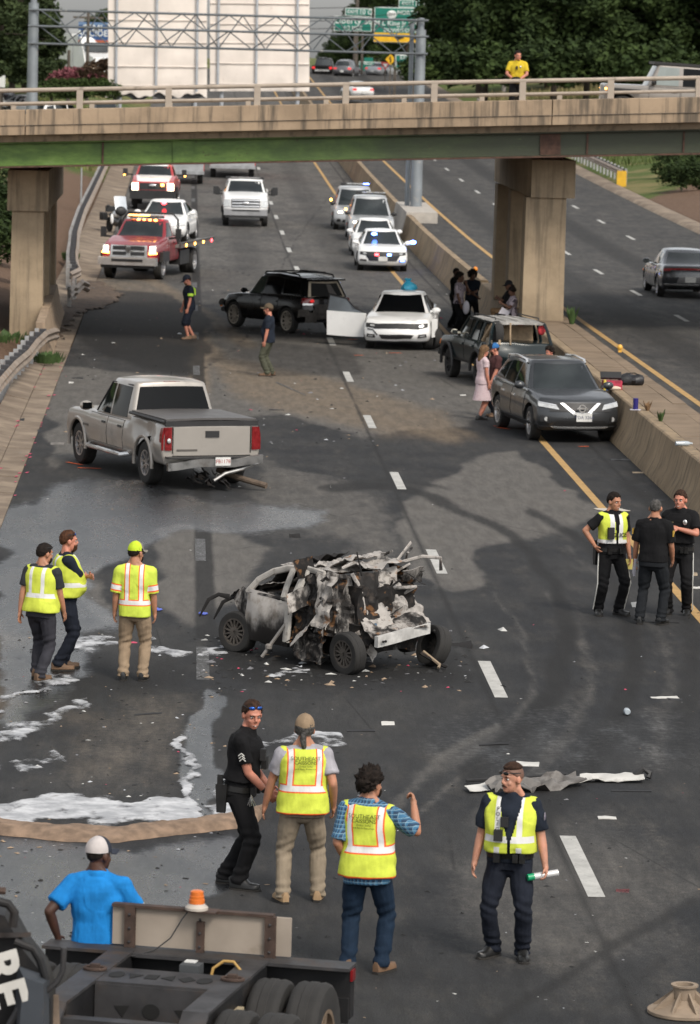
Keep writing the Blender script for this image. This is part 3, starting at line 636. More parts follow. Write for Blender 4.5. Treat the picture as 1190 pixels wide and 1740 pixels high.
        b.lathe([(q + .012, .86 * h), (q + .012, h * .93), (q * .93, h * .9), (q * .9, h * .55), (q * .86, h * .2), (0.001, h * .18)], axis='y', n=28, caps=False); nm = [rim or M_RIM, M_BLKP, M_RIM]
        b.m = [0 if k < 28 * 3 else 1 for k in range(len(b.f))]
        for k in range(style):
            a = 2 * math.pi * k / style + .2; R_ = Matrix.Rotation(-a, 3, 'Y'); wd = q * (.30 if style < 8 else .17)
            p = [(q * .12, h * .5, -wd * .5), (q * .96, h * .62, -wd * .36), (q * .96, h * .62, wd * .36), (q * .12, h * .5, wd * .5)]
            b.hexa([R_ @ Vector((c0[0], c0[1] - .04, c0[2])) for c0 in p] + [R_ @ Vector((c0[0], c0[1] + .03, c0[2])) for c0 in p])
        b.lathe([(q * .24, h * .4), (q * .22, h * .66), (.001, h * .7)], axis='y', n=12, caps=False)
        o = b.build('rim', nm, t); 
        if sd_ < 0: o.scale = (1, -1, 1)
        return t
    def wheels(v, **k):
        s = v.sp
        for i, (x, R) in enumerate(s['wheels']):
            for sd_ in (1, -1): v.wheel(x, sd_ * s['track'], R, s['tw'], steer=k.get('steer', 0) if i == 0 else 0, **{a: b for a, b in k.items() if a != 'steer'})
    def seam(v, pts, side, w=.012, name='door_gap'):
        for (a, b_) in zip(pts[:-1], pts[1:]):
            d = np.array(b_, float) - np.array(a, float); n_ = np.array([-d[1], d[0]]) / (np.hypot(*d) + 1e-9) * w / 2; a = np.array(a); e = np.array(b_)
            v.SD([a - n_, e - n_, e + n_, a + n_], M_GAP, name, side, .003, (6, 1))
    def door(v, x0, x1, z0, z1, side, handle=True, hmat=None, hz=.09, rake=.0):
        v.SD([(x0 - .012, z0 - .012), (x1 + .012, z0 - .012), (x1 + .012, z1 + .012), (x0 - .012 + rake, z1 + .012)], M_GAP, 'door_gap', side, .002, (8, 5))
        d = v.SD([(x0, z0), (x1, z0), (x1, z1), (x0 + rake, z1)], v.paint, 'door', side, .009, (8, 5))
        if handle: v.SD([(x0 + .06 + rake, z1 - hz - .045), (x0 + .24 + rake, z1 - hz - .045), (x0 + .24 + rake, z1 - hz), (x0 + .06 + rake, z1 - hz)], hmat or v.paint, 'handle', side, .035, (3, 1), d)
        return d
    def mirror(v, x, z, y, side, mat=None, s=1.):
        b = MB(); b.ell((0, 0, 0), (.07 * s, .12 * s, .085 * s), 12, 8); b.hexa([(-.03, -.16, -.05), (.03, -.16, -.05), (.03, 0, -.04), (-.03, 0, -.04), (-.03, -.16, 0), (.03, -.16, 0), (.03, 0, .02), (-.03, 0, .02)])
        o = b.build('mirror', mat or v.paint, v.r, (x, side * (y + .12), z)); o.scale = (1, side, 1); 
        b = MB(); b.box((-.066 * s, 0, 0), (.012, .17 * s, .11 * s)); b.build('mirror_glass', v.glass, o)
    def plate(v, txt, z, end=1, y=0, bgm=None, sz=(.34, .17)):
        hx = float(v.FR(np.array(y), np.array(z), float(end))[0]) + end * .03
        b = MB(); b.box((0, 0, 0), (.02, sz[0], sz[1])); o = b.build('number_plate', bgm or M_PLATE, v.r, (hx, y, z))
        if txt:
            me = text_mesh(txt, .095, .001); me.materials.append(pm('plate_ink', (.05, .06, .12), .6)); t = mobj('lettering', me, o, (end * .0125, 0, 0)); t.rotation_euler = (rad(90), 0, rad(90 * end))
        return o
    def boxp(v, name, c, d, mat, parent=None, R=None): b = MB(); b.box(c, d, R=R); return b.build(name, mat, parent or v.r)
    def tubep(v, name, pts, r, mat, parent=None, n=8): b = MB(); b.tube(pts, r, n); return b.build(name, mat, parent or v.r)
    def lightbar(v, x, z, w, mats, h=.11, d=.26):
        o = v.boxp('light_bar', (x, 0, z), (d, w, h * .6), M_BLKP); n = len(mats)
        for i, m in enumerate(mats): v.boxp('lamp', (x, -w / 2 + w * (i + .5) / n, z + h * .3), (d * .92, w / n * .94, h * .7), m, o)
        return o
    def rails(v, y, x0, x1, z, mat, r=.022):
        for s_ in (1, -1): v.tubep('roof_rail', [(x0, s_ * y, z - .05), (x0 - .07, s_ * y, z + .02), ((x0 + x1) / 2, s_ * (y - .01), z + .055), (x1 + .07, s_ * y, z + .015), (x1, s_ * y, z - .06)], r, mat)
# ---------------------------------------------------------------- specs
WP = [(0, .86), (.12, .95), (.35, 1.0), (.62, .985), (.85, .955), (1, .90)]
def spec(**k):
    d = dict(bowf=.28, bowr=.18, bp=2.6, wp=WP, tap=[(-9, .9), (9, .9)], crown=.03); d.update(k); return d
SEDAN = spec(W=.95, wheels=[(1.52, .345), (-1.53, .345)], track=.80, tw=.235, arch=.405,
    xf=[(0, 2.33), (.3, 2.44), (.7, 2.42), (1, 2.30)], xr=[(0, -2.48), (.35, -2.62), (.8, -2.60), (1, -2.52)],
    tap=[(-2.6, .90), (-2.0, .97), (-1.2, 1), (1.4, 1), (2.0, .97), (2.45, .90)], zb=[(-2.6, .40), (-2.1, .26), (-1.2, .20), (1.5, .20), (2.1, .22), (2.45, .25)],
    zt=[(-2.6, .98), (-2.3, 1.03), (-1.6, 1.05), (-.5, .98), (.6, .95), (1.1, .955), (1.7, .90), (2.15, .82), (2.4, .74)],
    gh=dict(xr0=-2.02, xf0=1.12, xr1=-1.02, xf1=.22, w0=.83, w1=.58, zr=[(-1.9, 1.25), (-1.0, 1.43), (-.4, 1.475), (.2, 1.46), (1.1, 1.2)], bow=.2, bowr=.2))
SUV = spec(W=.93, wheels=[(1.36, .36), (-1.36, .36)], track=.79, tw=.235, arch=.43,
    xf=[(0, 2.18), (.3, 2.28), (.7, 2.26), (1, 2.14)], xr=[(0, -2.25), (.35, -2.34), (1, -2.26)],
    tap=[(-2.3, .93), (-1.8, .98), (-1, 1), (1.3, 1), (1.9, .97), (2.3, .91)], zb=[(-2.3, .42), (-1.8, .28), (1.6, .24), (2.2, .28)],
    zt=[(-2.3, 1.10), (-1.5, 1.10), (0, 1.06), (.85, 1.05), (1.3, 1.03), (1.9, .94), (2.25, .84)],
    gh=dict(xr0=-2.20, xf0=1.12, xr1=-1.78, xf1=.40, w0=.84, w1=.62, zr=[(-2.2, 1.5), (-1.8, 1.61), (-.6, 1.69), (.4, 1.66), (1.1, 1.4)], bow=.2, bowr=.12))
# ================================================================ the vehicles
def finish_sedan(v, lamp=M_LENS, tail=M_RED, doors=(1, -1), front=True):
    v.shell(); v.windscreen()
    for sd_ in (1, -1):
        v.GW([(-.02, .10), (.72, .10), (.22, .84), (-.02, .86)], sd_); v.GW([(-1.02, .12), (-.08, .10), (-.08, .86), (-.82, .80)], sd_); v.GW([(-1.42, .2), (-1.08, .13), (-.9, .78), (-1.05, .66)], sd_)
        if sd_ in doors: v.door(-.05, 1.04, .30, .93, sd_); 
        v.door(-1.12, -.09, .30, .95, sd_)
    for sd_ in doors: v.mirror(.72, 1.02, .86, sd_)
# damaged white sedan, door open
M_WPAINT = carpaint('white_car_paint', (.80, .80, .79), dirt=.16)
def sedan_face(v, low=True):
    v.F([(-.62, .60), (.62, .60), (.55, .73), (-.55, .73)], M_BLKP, 'grille', .010, (10, 2)); v.F([(.50, .60), (.84, .64), (.84, .74), (.52, .73)], M_BLKP, 'headlight', .014, (5, 2), mirror=True)
    v.F([(.60, .645), (.72, .655), (.72, .70), (.60, .69)], M_LENS, 'lens', .02, (3, 1), mirror=True)
    if low: v.F([(-.40, .33), (.40, .33), (.48, .44), (-.48, .44)], M_BLKP, 'lower_grille', .010, (8, 2)); v.F([(.58, .36), (.82, .38), (.80, .46), (.60, .45)], M_BLKP, 'fog_light', .012, (4, 2), mirror=True); v.F([(.63, .39), (.77, .4), (.76, .425), (.64, .42)], M_LENS, 'fog_lens', .016, (3, 1), mirror=True)
    v.F([(-.93, .235), (.93, .235), (.93, .262), (-.93, .262)], M_BLKP, 'front_lip', .014, (12, 1))
def dent(P):
    n = (fbm(P * 3.1, 3, 8) - .5)[..., None] * np.array([.05, .06, .06]); k = (sst(P[..., 0], 1.0, 2.0) * .8 + sst(-P[..., 1], -.9, -.4) * 0 + .1)[..., None]
    w = (sst(P[..., 1], .3, .9) * sst(-P[..., 0], -1.8, 1.2))[..., None]
    return P + n * (k + w)
v = Veh('damaged_sedan', dict(SEDAN), M_WPAINT, (6.10, 113.6), -97, 'damaged white sedan with its door hanging open and bag on roof', 'car', glass=M_TINT, roll=.8)
v.warp = dent; finish_sedan(v, doors=(1,)); sedan_face(v); v.wheels(style=5, rim=M_DRIM, steer=12)
v.wheel(1.45, .93, .345, .235, M_DRIM, 5, steer=38, lean=8)
b = MB(); b.grid([[(0, 0, .28), (0, 0, .93)], [(-.35, .0, .27), (-.35, .03, .94)], [(-.75, .01, .28), (-.75, .04, .95)], [(-1.12, 0, .30), (-1.14, .02, .97)]], thick=.11)
dd = b.build('open_door', M_WPAINT, v.r, (1.02, -.93, 0)); dd.rotation_euler = (0, 0, rad(74)); tag(dd, 'open dented front door')
b = MB(); b.grid([[(-.1, -.03, .95), (-.34, -.02, 1.06)], [(-.5, -.03, .95), (-.60, -.02, 1.30)], [(-1.12, -.03, .96), (-1.06, -.02, 1.38)]], thick=.02); b.build('door_window', pm('frosted_grey_glass', (.10, .115, .13), .2, spec=.5), dd)
b = MB(); b.tube([(-.08, -.03, .95), (-.34, -.02, 1.08), (-.60, -.02, 1.32), (-1.08, -.02, 1.40), (-1.13, -.03, .96)], .022, 6); b.build('window_frame', M_BLKP, dd)
b = MB(); b.ell((-.36, .12, 1.02), (.09, .06, .08)); b.build('mirror', M_BLKP, dd); b = MB(); b.box((-.98, .05, .84), (.18, .05, .04)); b.build('handle', M_WPAINT, dd)
b = MB(); b.grid([[(1.9 - .5 * t, .94 + .14 * math.sin(3 * t), .35 + .5 * s_) for s_ in (0, .3, .6, 1)] for t in (0, .5, 1, 1.6)], thick=.01); b.build('torn_fender', M_WPAINT, v.r)
v.F([(-.80, .60), (-.66, .585), (-.66, .56), (-.80, .575)], M_GAP, 'bumper_crack', .016, (3, 1)); v.F([(-.67, .585), (-.645, .585), (-.50, .43), (-.53, .42)], M_GAP, 'bumper_crack', .016, (4, 1))
for k, (x, y, z, r) in enumerate(((.45, .44, 1.12, .16), (.35, -.45, 1.1, .13))): pass
b = MB()
pts = NR.rand(1); R = []
for i, (z, r) in enumerate(((0, .16), (.06, .21), (.15, .19), (.22, .11), (.26, .05), (.31, .10), (.34, .07))): R.append([(r * (1 + .25 * math.sin(3 * a + i) + .12 * math.sin(7 * a + 2 * i)) * math.cos(a), r * (1 + .25 * math.sin(3 * a + i)) * math.sin(a) * .8, z) for a in np.linspace(0, 2 * math.pi, 18, endpoint=False)])
b.rings(R); tag(b.build('plastic_bag', pm('blue_plastic_film', (.06, .48, .70), .35, spec=.6, bump=.5, bs=14), None, (6.28, 114.6, 1.46), smooth=60), 'knotted bright blue plastic bag on the roof of the white damaged sedan', 'bag')
# two white patrol sedans
M_COPW = carpaint('patrol_white', (.82, .82, .81), dirt=.03)
p = G(649, 463); v = Veh('patrol_sedan', SEDAN, M_COPW, (p[0] + .05, p[1] + 2.4), -90.5, 'white sedan with blue and red grille lights flashing', 'car')
finish_sedan(v); sedan_face(v, False); v.wheels(style=5, rim=M_DRIM)
v.F([(-.50, .42), (.50, .42), (.62, .60), (-.62, .60)], pm('grille_lit_dark', (.012, .012, .02), .4), 'lower_grille', .012, (8, 2)); v.F([(.60, .40), (.84, .41), (.82, .47), (.60, .46)], M_BLKP, 'fog_light', .013, (3, 2), mirror=True)
v.F([(-.30, .60), (-.16, .60), (-.16, .66), (-.30, .66)], M_RDL, 'red_strobe', .03, (2, 2)); v.F([(.16, .60), (.30, .60), (.30, .66), (.16, .66)], M_BLU, 'blue_strobe', .03, (2, 2)); v.F([(.64, .41), (.78, .41), (.78, .45), (.64, .45)], M_BLU, 'blue_strobe', .03, (2, 2))
v.plate('', .50); b = MB(); b.ell((.62, -.28, 1.33), (.05, .11, .05)); b.build('visor_strobe', M_BLU, v.r); b = MB(); b.ell((.78, 1.16, 1.06), (.09, .12, .07)); b.build('spot_strobe', M_BLU, v.r)
p = G(645, 445); v = Veh('patrol_sedan', SEDAN, M_COPW, (p[0] - .05, p[1] + 2.9 + 1.5), -90.5, 'unmarked white sedan wedged between the strobing sedan and a silver SUV', 'car')
finish_sedan(v); sedan_face(v); v.wheels(style=5, rim=M_DRIM); v.SD([(-.4, .62), (.5, .62), (.45, .80), (-.3, .80)], pm('door_decal_orange', (.55, .20, .06), .5), 'door_decal', -1, .012)
# silver SUVs with roof bars
M_SILV = carpaint('silver_paint', (.46, .47, .48), .35, .3, .05)
def suv_common(v, sp=None):
    v.shell(); v.windscreen()
    for sd_ in (1, -1):
        v.GW([(-.12, .10), (.70, .10), (.30, .84), (-.12, .86)], sd_); v.GW([(-1.10, .12), (-.2, .10), (-.2, .86), (-1.05, .84)], sd_); v.GW([(-1.82, .2), (-1.2, .13), (-1.15, .82), (-1.68, .74)], sd_)
        v.door(-.12, .92, .40, 1.0, sd_); v.door(-1.02, -.17, .40, 1.02, sd_); v.mirror(.74, 1.12, .86, sd_, M_BLKP)
SUVB = dict(SUV, W=1.0, track=.85, gh=dict(SUV['gh'], w0=.90, w1=.68, zr=[(-2.2, 1.6), (-1.8, 1.76), (-.6, 1.84), (.4, 1.80), (1.1, 1.45)]))
for px, lab in ((632, 'nearer silver SUV with roof light bar parked in the queue by the median'), (605, 'farther silver SUV with roof light bar at the back of the median queue')):
    near = px == 632; p = GP(px, 412 if near else 393); v = Veh('patrol_suv', SUVB, M_SILV, (p[0], p[1] + 2.4), -90, lab, 'suv', z0=p[2], group='silver police SUVs')
    suv_common(v); v.wheels(style=6); v.lightbar(.1, 1.93, 1.25, [M_BLKP, M_LENS, M_CHRM, M_LENS, M_LENS if near else M_BLU])
    v.F([(.52, .70), (.86, .72), (.86, .86), (.56, .84)], M_LENS, 'headlight', .014, (4, 2), mirror=True); v.F([(.60, .74), (.76, .74), (.76, .82), (.60, .82)], M_ON, 'lit_lens', .03, (3, 2), mirror=True)
    v.F([(-.5, .76), (.5, .76), (.5, .82), (-.5, .82)], M_BLKP, 'grille', .012, (8, 1)); v.F([(-.5, .83), (.5, .83), (.5, .86), (-.5, .86)], M_CHRM, 'grille_trim', .016, (8, 1)); v.F([(-.6, .36), (.6, .36), (.56, .48), (-.56, .48)], M_BLKP, 'lower_grille', .012, (8, 2))
    v.F([(.66, .38), (.84, .38), (.82, .5), (.68, .5)], M_BLKP, 'fog_light', .014, (3, 2), mirror=True); v.SD([(.3, .60), (.9, .62), (.9, .72), (.3, .70)], pm('decal_red', (.4, .08, .05), .5), 'decal', -1, .013); b = MB(); b.ell((.8, -1.06, 1.28), (.05, .05, .06)); b.build('side_strobe', M_AMB, v.r)
# grey crossover
M_GREYC = carpaint('gunmetal_paint', (.036, .039, .043), .35, .26, .06)
v = Veh('crossover', dict(SUV, gh=dict(SUV['gh'], zr=[(-2.2, 1.46), (-1.8, 1.55), (-.6, 1.62), (.4, 1.60), (1.1, 1.36)])), M_GREYC, (8.03, 87.9), -80, 'dark grey crossover with chrome V grille against the median wall', 'suv')
v.shell(); v.windscreen()
for sd_ in (1, -1):
    v.GW([(-.12, .08), (.78, .08), (.32, .84), (-.12, .86)], sd_); v.GW([(-1.0, .10), (-.2, .08), (-.2, .86), (-.98, .84)], sd_); v.GW([(-1.7, .26), (-1.1, .13), (-1.06, .82), (-1.42, .72)], sd_)
    v.SD([(-1.3, 1.035), (.9, 1.01), (.9, 1.03), (-1.3, 1.055)], M_CHRM, 'window_trim', sd_, .008, (8, 1)); v.door(-.12, .92, .42, 1.0, sd_, hmat=M_CHRM, hz=.12); v.door(-1.02, -.17, .42, 1.02, sd_, hmat=M_CHRM, hz=.12); v.mirror(.80, 1.12, .86, sd_)
    v.SD([(-2.1, .30), (2.0, .29), (2.0, .39), (-2.1, .40)], M_BLKP, 'sill_cladding', sd_, .012, (14, 1))
v.rails(.64, .12, -1.5, 1.59, M_CHRM, .026); v.wheels(style=9, steer=-4)
v.F([(-.66, .67), (.66, .67), (.60, .83), (-.60, .83)], M_BLKP, 'grille', .010, (10, 2)); v.F([(.36, .83), (.44, .83), (.20, .62), (.10, .62)], M_CHRM, 'chrome_bar', .03, (4, 1), mirror=True); v.F([(-.2, .61), (.2, .61), (.17, .66), (-.17, .66)], M_CHRM, 'chrome_bar', .03, (4, 1))
v.F([(.46, .70), (.90, .77), (.88, .86), (.52, .80)], M_LENS, 'headlight', .018, (6, 2), mirror=True); v.F([(.50, .775), (.9, .85), (.9, .87), (.52, .80)], M_CHRM, 'lamp_trim', .024, (5, 1), mirror=True)
b = MB(); b.lathe([(.085, 0), (.085, .018), (.06, .018), (.06, 0)], axis='x', n=20, caps=False); b.box((.01, 0, 0), (.02, .22, .036)); b.build('badge', M_CHRM, v.r, (2.315, 0, .755))
v.F([(-.62, .36), (.62, .36), (.52, .50), (-.52, .50)], M_BLKP, 'lower_grille', .012, (8, 2)); v.F([(.62, .42), (.84, .46), (.82, .58), (.66, .56)], M_BLKP, 'fog_surround', .014, (4, 2), mirror=True)
v.F([(-.9, .285), (.9, .285), (.9, .36), (-.9, .36)], M_BLKP, 'lower_bumper', .016, (12, 1)); v.F([(-.55, .33), (.55, .33), (.62, .365), (-.62, .365)], M_CHRM, 'skid_trim', .03, (8, 1)); v.plate('TDA 3264', .56, 1, .05)
for y in (.72, -.72): b = MB(); q = v.FR(np.array(y), np.array(.51), 1.); b.lathe([(.05, 0), (.045, .02), (.001, .022)], tuple(q), 'x', 12, caps=False); b.build('fog_light', M_LENS, v.r)
# black SUV, struck front and rear
M_BLKC = carpaint('black_car_paint', (.004, .004, .0045), 0, .25, 0, .22)
def crush(P):
    n = (fbm(P * 4.2, 3, 21) - .5); k = sst(P[..., 0], 1.7, 2.3) * .9 + sst(-P[..., 0], 1.9, 2.35) * sst(.8 - P[..., 2], 0, .3) * .9
    return P + n[..., None] * np.array([.16, .10, .12]) * k[..., None]
BS = dict(SUV, W=.97, track=.82, wheels=[(1.48, .40), (-1.48, .40)], arch=.46, xf=[(0, 2.30), (.3, 2.38), (.7, 2.36), (1, 2.25)], xr=[(0, -2.45), (.35, -2.52), (1, -2.42)], zb=[(-2.5, .5), (-1.8, .34), (1.6, .30), (2.3, .36)], zt=[(-2.5, 1.16), (-1.5, 1.16), (0, 1.12), (.9, 1.10), (1.4, 1.08), (2.0, 1.00), (2.35, .88)],
    gh=dict(SUV['gh'], xr0=-2.38, xr1=-2.10, zr=[(-2.4, 1.6), (-2.1, 1.72), (-.6, 1.80), (.4, 1.76), (1.1, 1.5)], w0=.87, w1=.66))
v = Veh('black_suv', BS, M_BLKC, (2.93, 118.6), 122.5, 'black SUV with crumpled nose and missing rear window', 'suv', glass=M_TINT)
v.r.scale = (.93, .93, .93); v.warp = crush; v.shell(); v.windscreen(rear=False)
for sd_ in (1, -1):
    v.GW([(-.02, .08), (.72, .08), (.34, .84), (-.02, .86)], sd_, pm('greenish_glass', (.03, .045, .04), .06, spec=.5) if sd_ > 0 else None); v.GW([(-1.05, .10), (-.12, .08), (-.12, .86), (-1.02, .84)], sd_); v.GW([(-2.0, .22), (-1.15, .13), (-1.1, .82), (-1.86, .76)], sd_)
    v.door(-.05, 1.0, .46, 1.06, sd_, hmat=M_BLKC); v.door(-1.0, -.1, .46, 1.08, sd_); v.mirror(.78, 1.2, .9, sd_)
v.rails(.62, .2, -1.75, 1.80, M_BLKP, .026); v.tubep('cross_bar', [(-.3, .62, 1.86), (-.3, -.62, 1.86)], .02, M_BLKP); v.tubep('cross_bar', [(-1.3, .62, 1.86), (-1.3, -.62, 1.86)], .02, M_BLKP)
v.patch(lambda b, c: v.GM(-1., b, c), [(-.84, .08), (.84, .08), (.8, .84), (-.8, .84)], pm('cream_trim', (.42, .36, .28), .7), 'opening_trim', .008, (8, 4), out=(-1, 0, .3)); v.patch(lambda b, c: v.GM(-1., b, c), [(-.74, .12), (.72, .10), (.70, .78), (-.70, .76)], M_GAP, 'empty_window', .012, (8, 4), out=(-1, 0, .3))
v.patch(lambda b, c: v.GM(-1., b, c), [(-.45, .18), (-.1, .3), (-.06, .75), (-.3, .7)], pm('dim_seat', (.10, .09, .085), .8), 'seat_back', .016, (3, 3), out=(-1, 0, .3))
v.boxp('spoiler', (-2.24, 0, 1.70), (.3, 1.24, .05), M_BLKC)
v.B([(.55, .98), (.93, .98), (.93, 1.14), (.55, 1.12)], M_RED, 'taillight', .016, (4, 2), mirror=True); v.B([(.58, .92), (.92, .92), (.92, .975), (.58, .975)], M_LENS, 'reverse_light', .018, (4, 1), mirror=True); v.SD([(-2.42, .96), (-2.2, .98), (-2.25, 1.13), (-2.42, 1.14)], M_RED, 'taillight', 1, .014)
b = MB(); b.ell((-2.48, .66, 1.06), (.03, .08, .05)); b.build('lit_tail_bulb', M_TAIL, v.r)
v.plate('', .86, -1, -.1); v.wheels(style=10, rim=pm('bronze_alloy', (.50, .46, .40), .35, .7), rr=.74); v.wheels(style=0) if 0 else None
for k in range(7): q = NR.rand(4); b = MB(); b.grid(np.array([[(-2.48 - .06 * NR.rand(), -.8 + 1.6 * q[0] + .14 * i, .36 + .34 * q[1] + .12 * j + .04 * NR.rand()) for j in range(3)] for i in range(4)]), thick=.012); b.build('torn_bumper_piece', pm('torn_dark_plastic', (.05, .045, .04), .7, var=.5, vs=9), v.r)
for k in range(6): q = NR.rand(4); b = MB(); b.grid(np.array([[(2.16 + .14 * NR.rand(), -.8 + 1.5 * q[0] + .11 * i, .42 + .26 * q[1] + .10 * j + .04 * NR.rand()) for j in range(3)] for i in range(4)]), thick=.012); b.build('broken_front_piece', pm('torn_dark_plastic', (.05, .045, .04), .7, var=.5, vs=9), v.r)
b = MB(); b.ell((2.06, .72, .82), (.12, .15, .07)); b.build('headlight', M_LENS, v.r)
v.tubep('front_bumper', [(2.1, .92, .52), (2.30, .6, .50), (2.34, 0, .48), (2.28, -.6, .5)], .08, M_BLKP); b = MB(); b.ell((2.30, .86, .62), (.05, .05, .035)); b.build('side_marker', M_ORG, v.r)
# dark green boxy SUV, tail smashed
M_DKGRN = carpaint('dark_green_paint', (.005, .012, .014), .1, .3, 0, .35)
JS = spec(W=.88, wheels=[(1.28, .37), (-1.28, .37)], track=.74, tw=.24, arch=.45, bowf=.08, bowr=.05, crown=.02, wp=[(0, .93), (.2, .98), (.7, 1), (1, .94)],
    xf=[(0, 2.02), (.4, 2.1), (1, 2.06)], xr=[(0, -2.12), (.4, -2.16), (1, -2.10)], tap=[(-3, 1), (3, 1)], zb=[(-2.2, .50), (2.1, .50)], zt=[(-2.2, 1.10), (.6, 1.10), (.9, 1.09), (2.1, 1.0)],
    gh=dict(xr0=-2.10, xf0=.78, xr1=-1.90, xf1=.30, w0=.80, w1=.66, zr=[(-2, 1.57), (-1, 1.61), (.3, 1.60), (.8, 1.52)], bow=.08, bowr=.04, tf=.02, tr=.0, crown=.02))
def jw(P): n = (fbm(P * 3.6, 3, 33) - .5); k = sst(-P[..., 0], .9, 2.1) * sst(P[..., 1], -.6, .6); return P + n[..., None] * np.array([.2, .22, .16]) * k[..., None]
v = Veh('dark_green_suv', JS, M_DKGRN, (7.80, 101.6), 102.5, 'dark green boxy SUV with smashed open tail behind the crossover', 'suv')
v.warp = jw; v.shell(gh=False); v.warp = None
roof = MB(); roof.grid([[tuple(v.GM(a, b_, 1.) + np.array([0, 0, .012])) for b_ in np.linspace(-1, 1, 9)] for a in np.linspace(-1, 1, 12)], thick=.05); roof.build('roof', [pm('faded_roof', (.34, .33, .31), .45, .1, .3, 2., dirt=.3)], v.r)
def pil(a0, c0, a1, c1, sd_, r=.035, mat=M_DKGRN, name='pillar'): p0, p1 = v.GM(a0, sd_, c0), v.GM(a1, sd_, c1); v.tubep(name, [tuple(p0 * [1, .98, 1]), tuple((p0 + p1) / 2), tuple(p1 * [1, .98, 1])], r, mat, n=6)
for sd_ in (1, -1):
    for a0, a1 in ((1, 1), (.22, .18), (-.38, -.42), (-1, -1)): pil(a0, 0, a1, 1, sd_, .04)
    pil(-1, 1, 1, 1, sd_, .035, name='roof_edge'); v.tubep('rack_rail', [(-1.7, sd_ * .55, 1.65), (-1.7, sd_ * .55, 1.70), (.0, sd_ * .55, 1.70), (.0, sd_ * .55, 1.65)], .016, M_BLKP)
    v.GW([(-.16, .06), (.56, .06), (.36, .9), (-.16, .9)], sd_, off=-.01); v.GW([(-.98, .06), (-.24, .06), (-.24, .9), (-.98, .9)], sd_, off=-.01)
    v.door(-.1, .85, .56, 1.06, sd_); v.door(-.95, -.14, .56, 1.06, sd_); v.mirror(.58, 1.20, .8, sd_, pm('old_mirror', (.45, .43, .36), .5), .8)
    for x in (1.28, -1.28): b = MB(); b.tube([(x + .5 * math.cos(t), sd_ * .90, .38 + .5 * math.sin(t)) for t in np.linspace(-.1, math.pi + .1, 11)], .045, 6, flat=.9); b.build('arch_flare', M_BLKP, v.r)
    v.SD([(-2., .50), (2., .50), (2., .57), (-2., .57)], M_BLKP, 'sill_cladding', sd_, .014, (8, 1))
for y in (-.3, 0, .3): v.tubep('roof_rib', [(-1.8, y, 1.645), (.1, y, 1.645)], .012, pm('roof_rib_mat', (.36, .34, .31), .5), n=5)
v.windscreen(rear=False); v.F([(.5, .78), (.84, .78), (.84, .95), (.5, .95)], M_LENS, 'headlight', .012, mirror=True); v.boxp('front_bumper', (2.16, 0, .60), (.16, 1.72, .16), M_BLKP); v.F([(.85, .8), (.9, .8), (.9, .92), (.85, .92)], M_ORG, 'side_marker', .02, (1, 1), mirror=True)
M_TAN = pm('tan_interior', (.30, .22, .14), .85, var=.35, vs=6, bump=.4)
v.boxp('cargo_floor', (-1.5, 0, 1.06), (1.1, 1.3, .04), M_TAN); b = MB(); b.box((-1.0, 0, 1.28), (.16, 1.22, .42), R=Matrix.Rotation(.12, 3, 'Y')); b.build('rear_seat', M_TAN, v.r); v.boxp('front_seat', (-.1, .38, 1.3), (.16, .44, .5), M_BLKP); v.boxp('front_seat', (-.1, -.38, 1.3), (.16, .44, .5), M_BLKP)
pil(-1, 0, -1, 1, 0.35, .02, M_TAN, 'bent_trim'); pil(-1, 0, -.9, 1, 0.7, .03, M_TAN, 'bent_trim'); pil(-.55, .1, -.98, .95, 1, .05, M_TAN, 'bent_trim')
b = MB(); b.lathe([(.2, -.1), (.30, -.1), (.335, -.05), (.335, .05), (.30, .1), (.2, .1)], (-1.72, .52, 1.30), 'y', 20); b.build('spare_wheel', M_TYRE, v.r)
for k in range(9): q = NR.rand(6); b = MB(); b.grid(np.array([[(-1.55 - .45 * q[0] - .12 * i + .06 * NR.rand(), .72 + .12 * NR.rand(), .6 + .55 * q[1] + .12 * j) for j in range(3)] for i in range(3)]), thick=.012); b.build('torn_panel', [M_TAN, M_DKGRN, pm('bare_torn_metal', (.22, .19, .15), .6, .4, .4, 7)][k % 3], v.r)
b = MB(); b.ell((-1.75, -.62, 1.42), (.05, .1, .13)); b.build('red_cloth', pm('red_cloth_mat', (.5, .04, .05), .8), v.r); b = MB(); b.ell((-1.3, -.2, 1.54), (.1, .12, .05)); b.build('orange_cloth', pm('orange_cloth_mat', (.55, .14, .03), .8), v.r)
v.wheels(style=8, rim=M_DRIM)
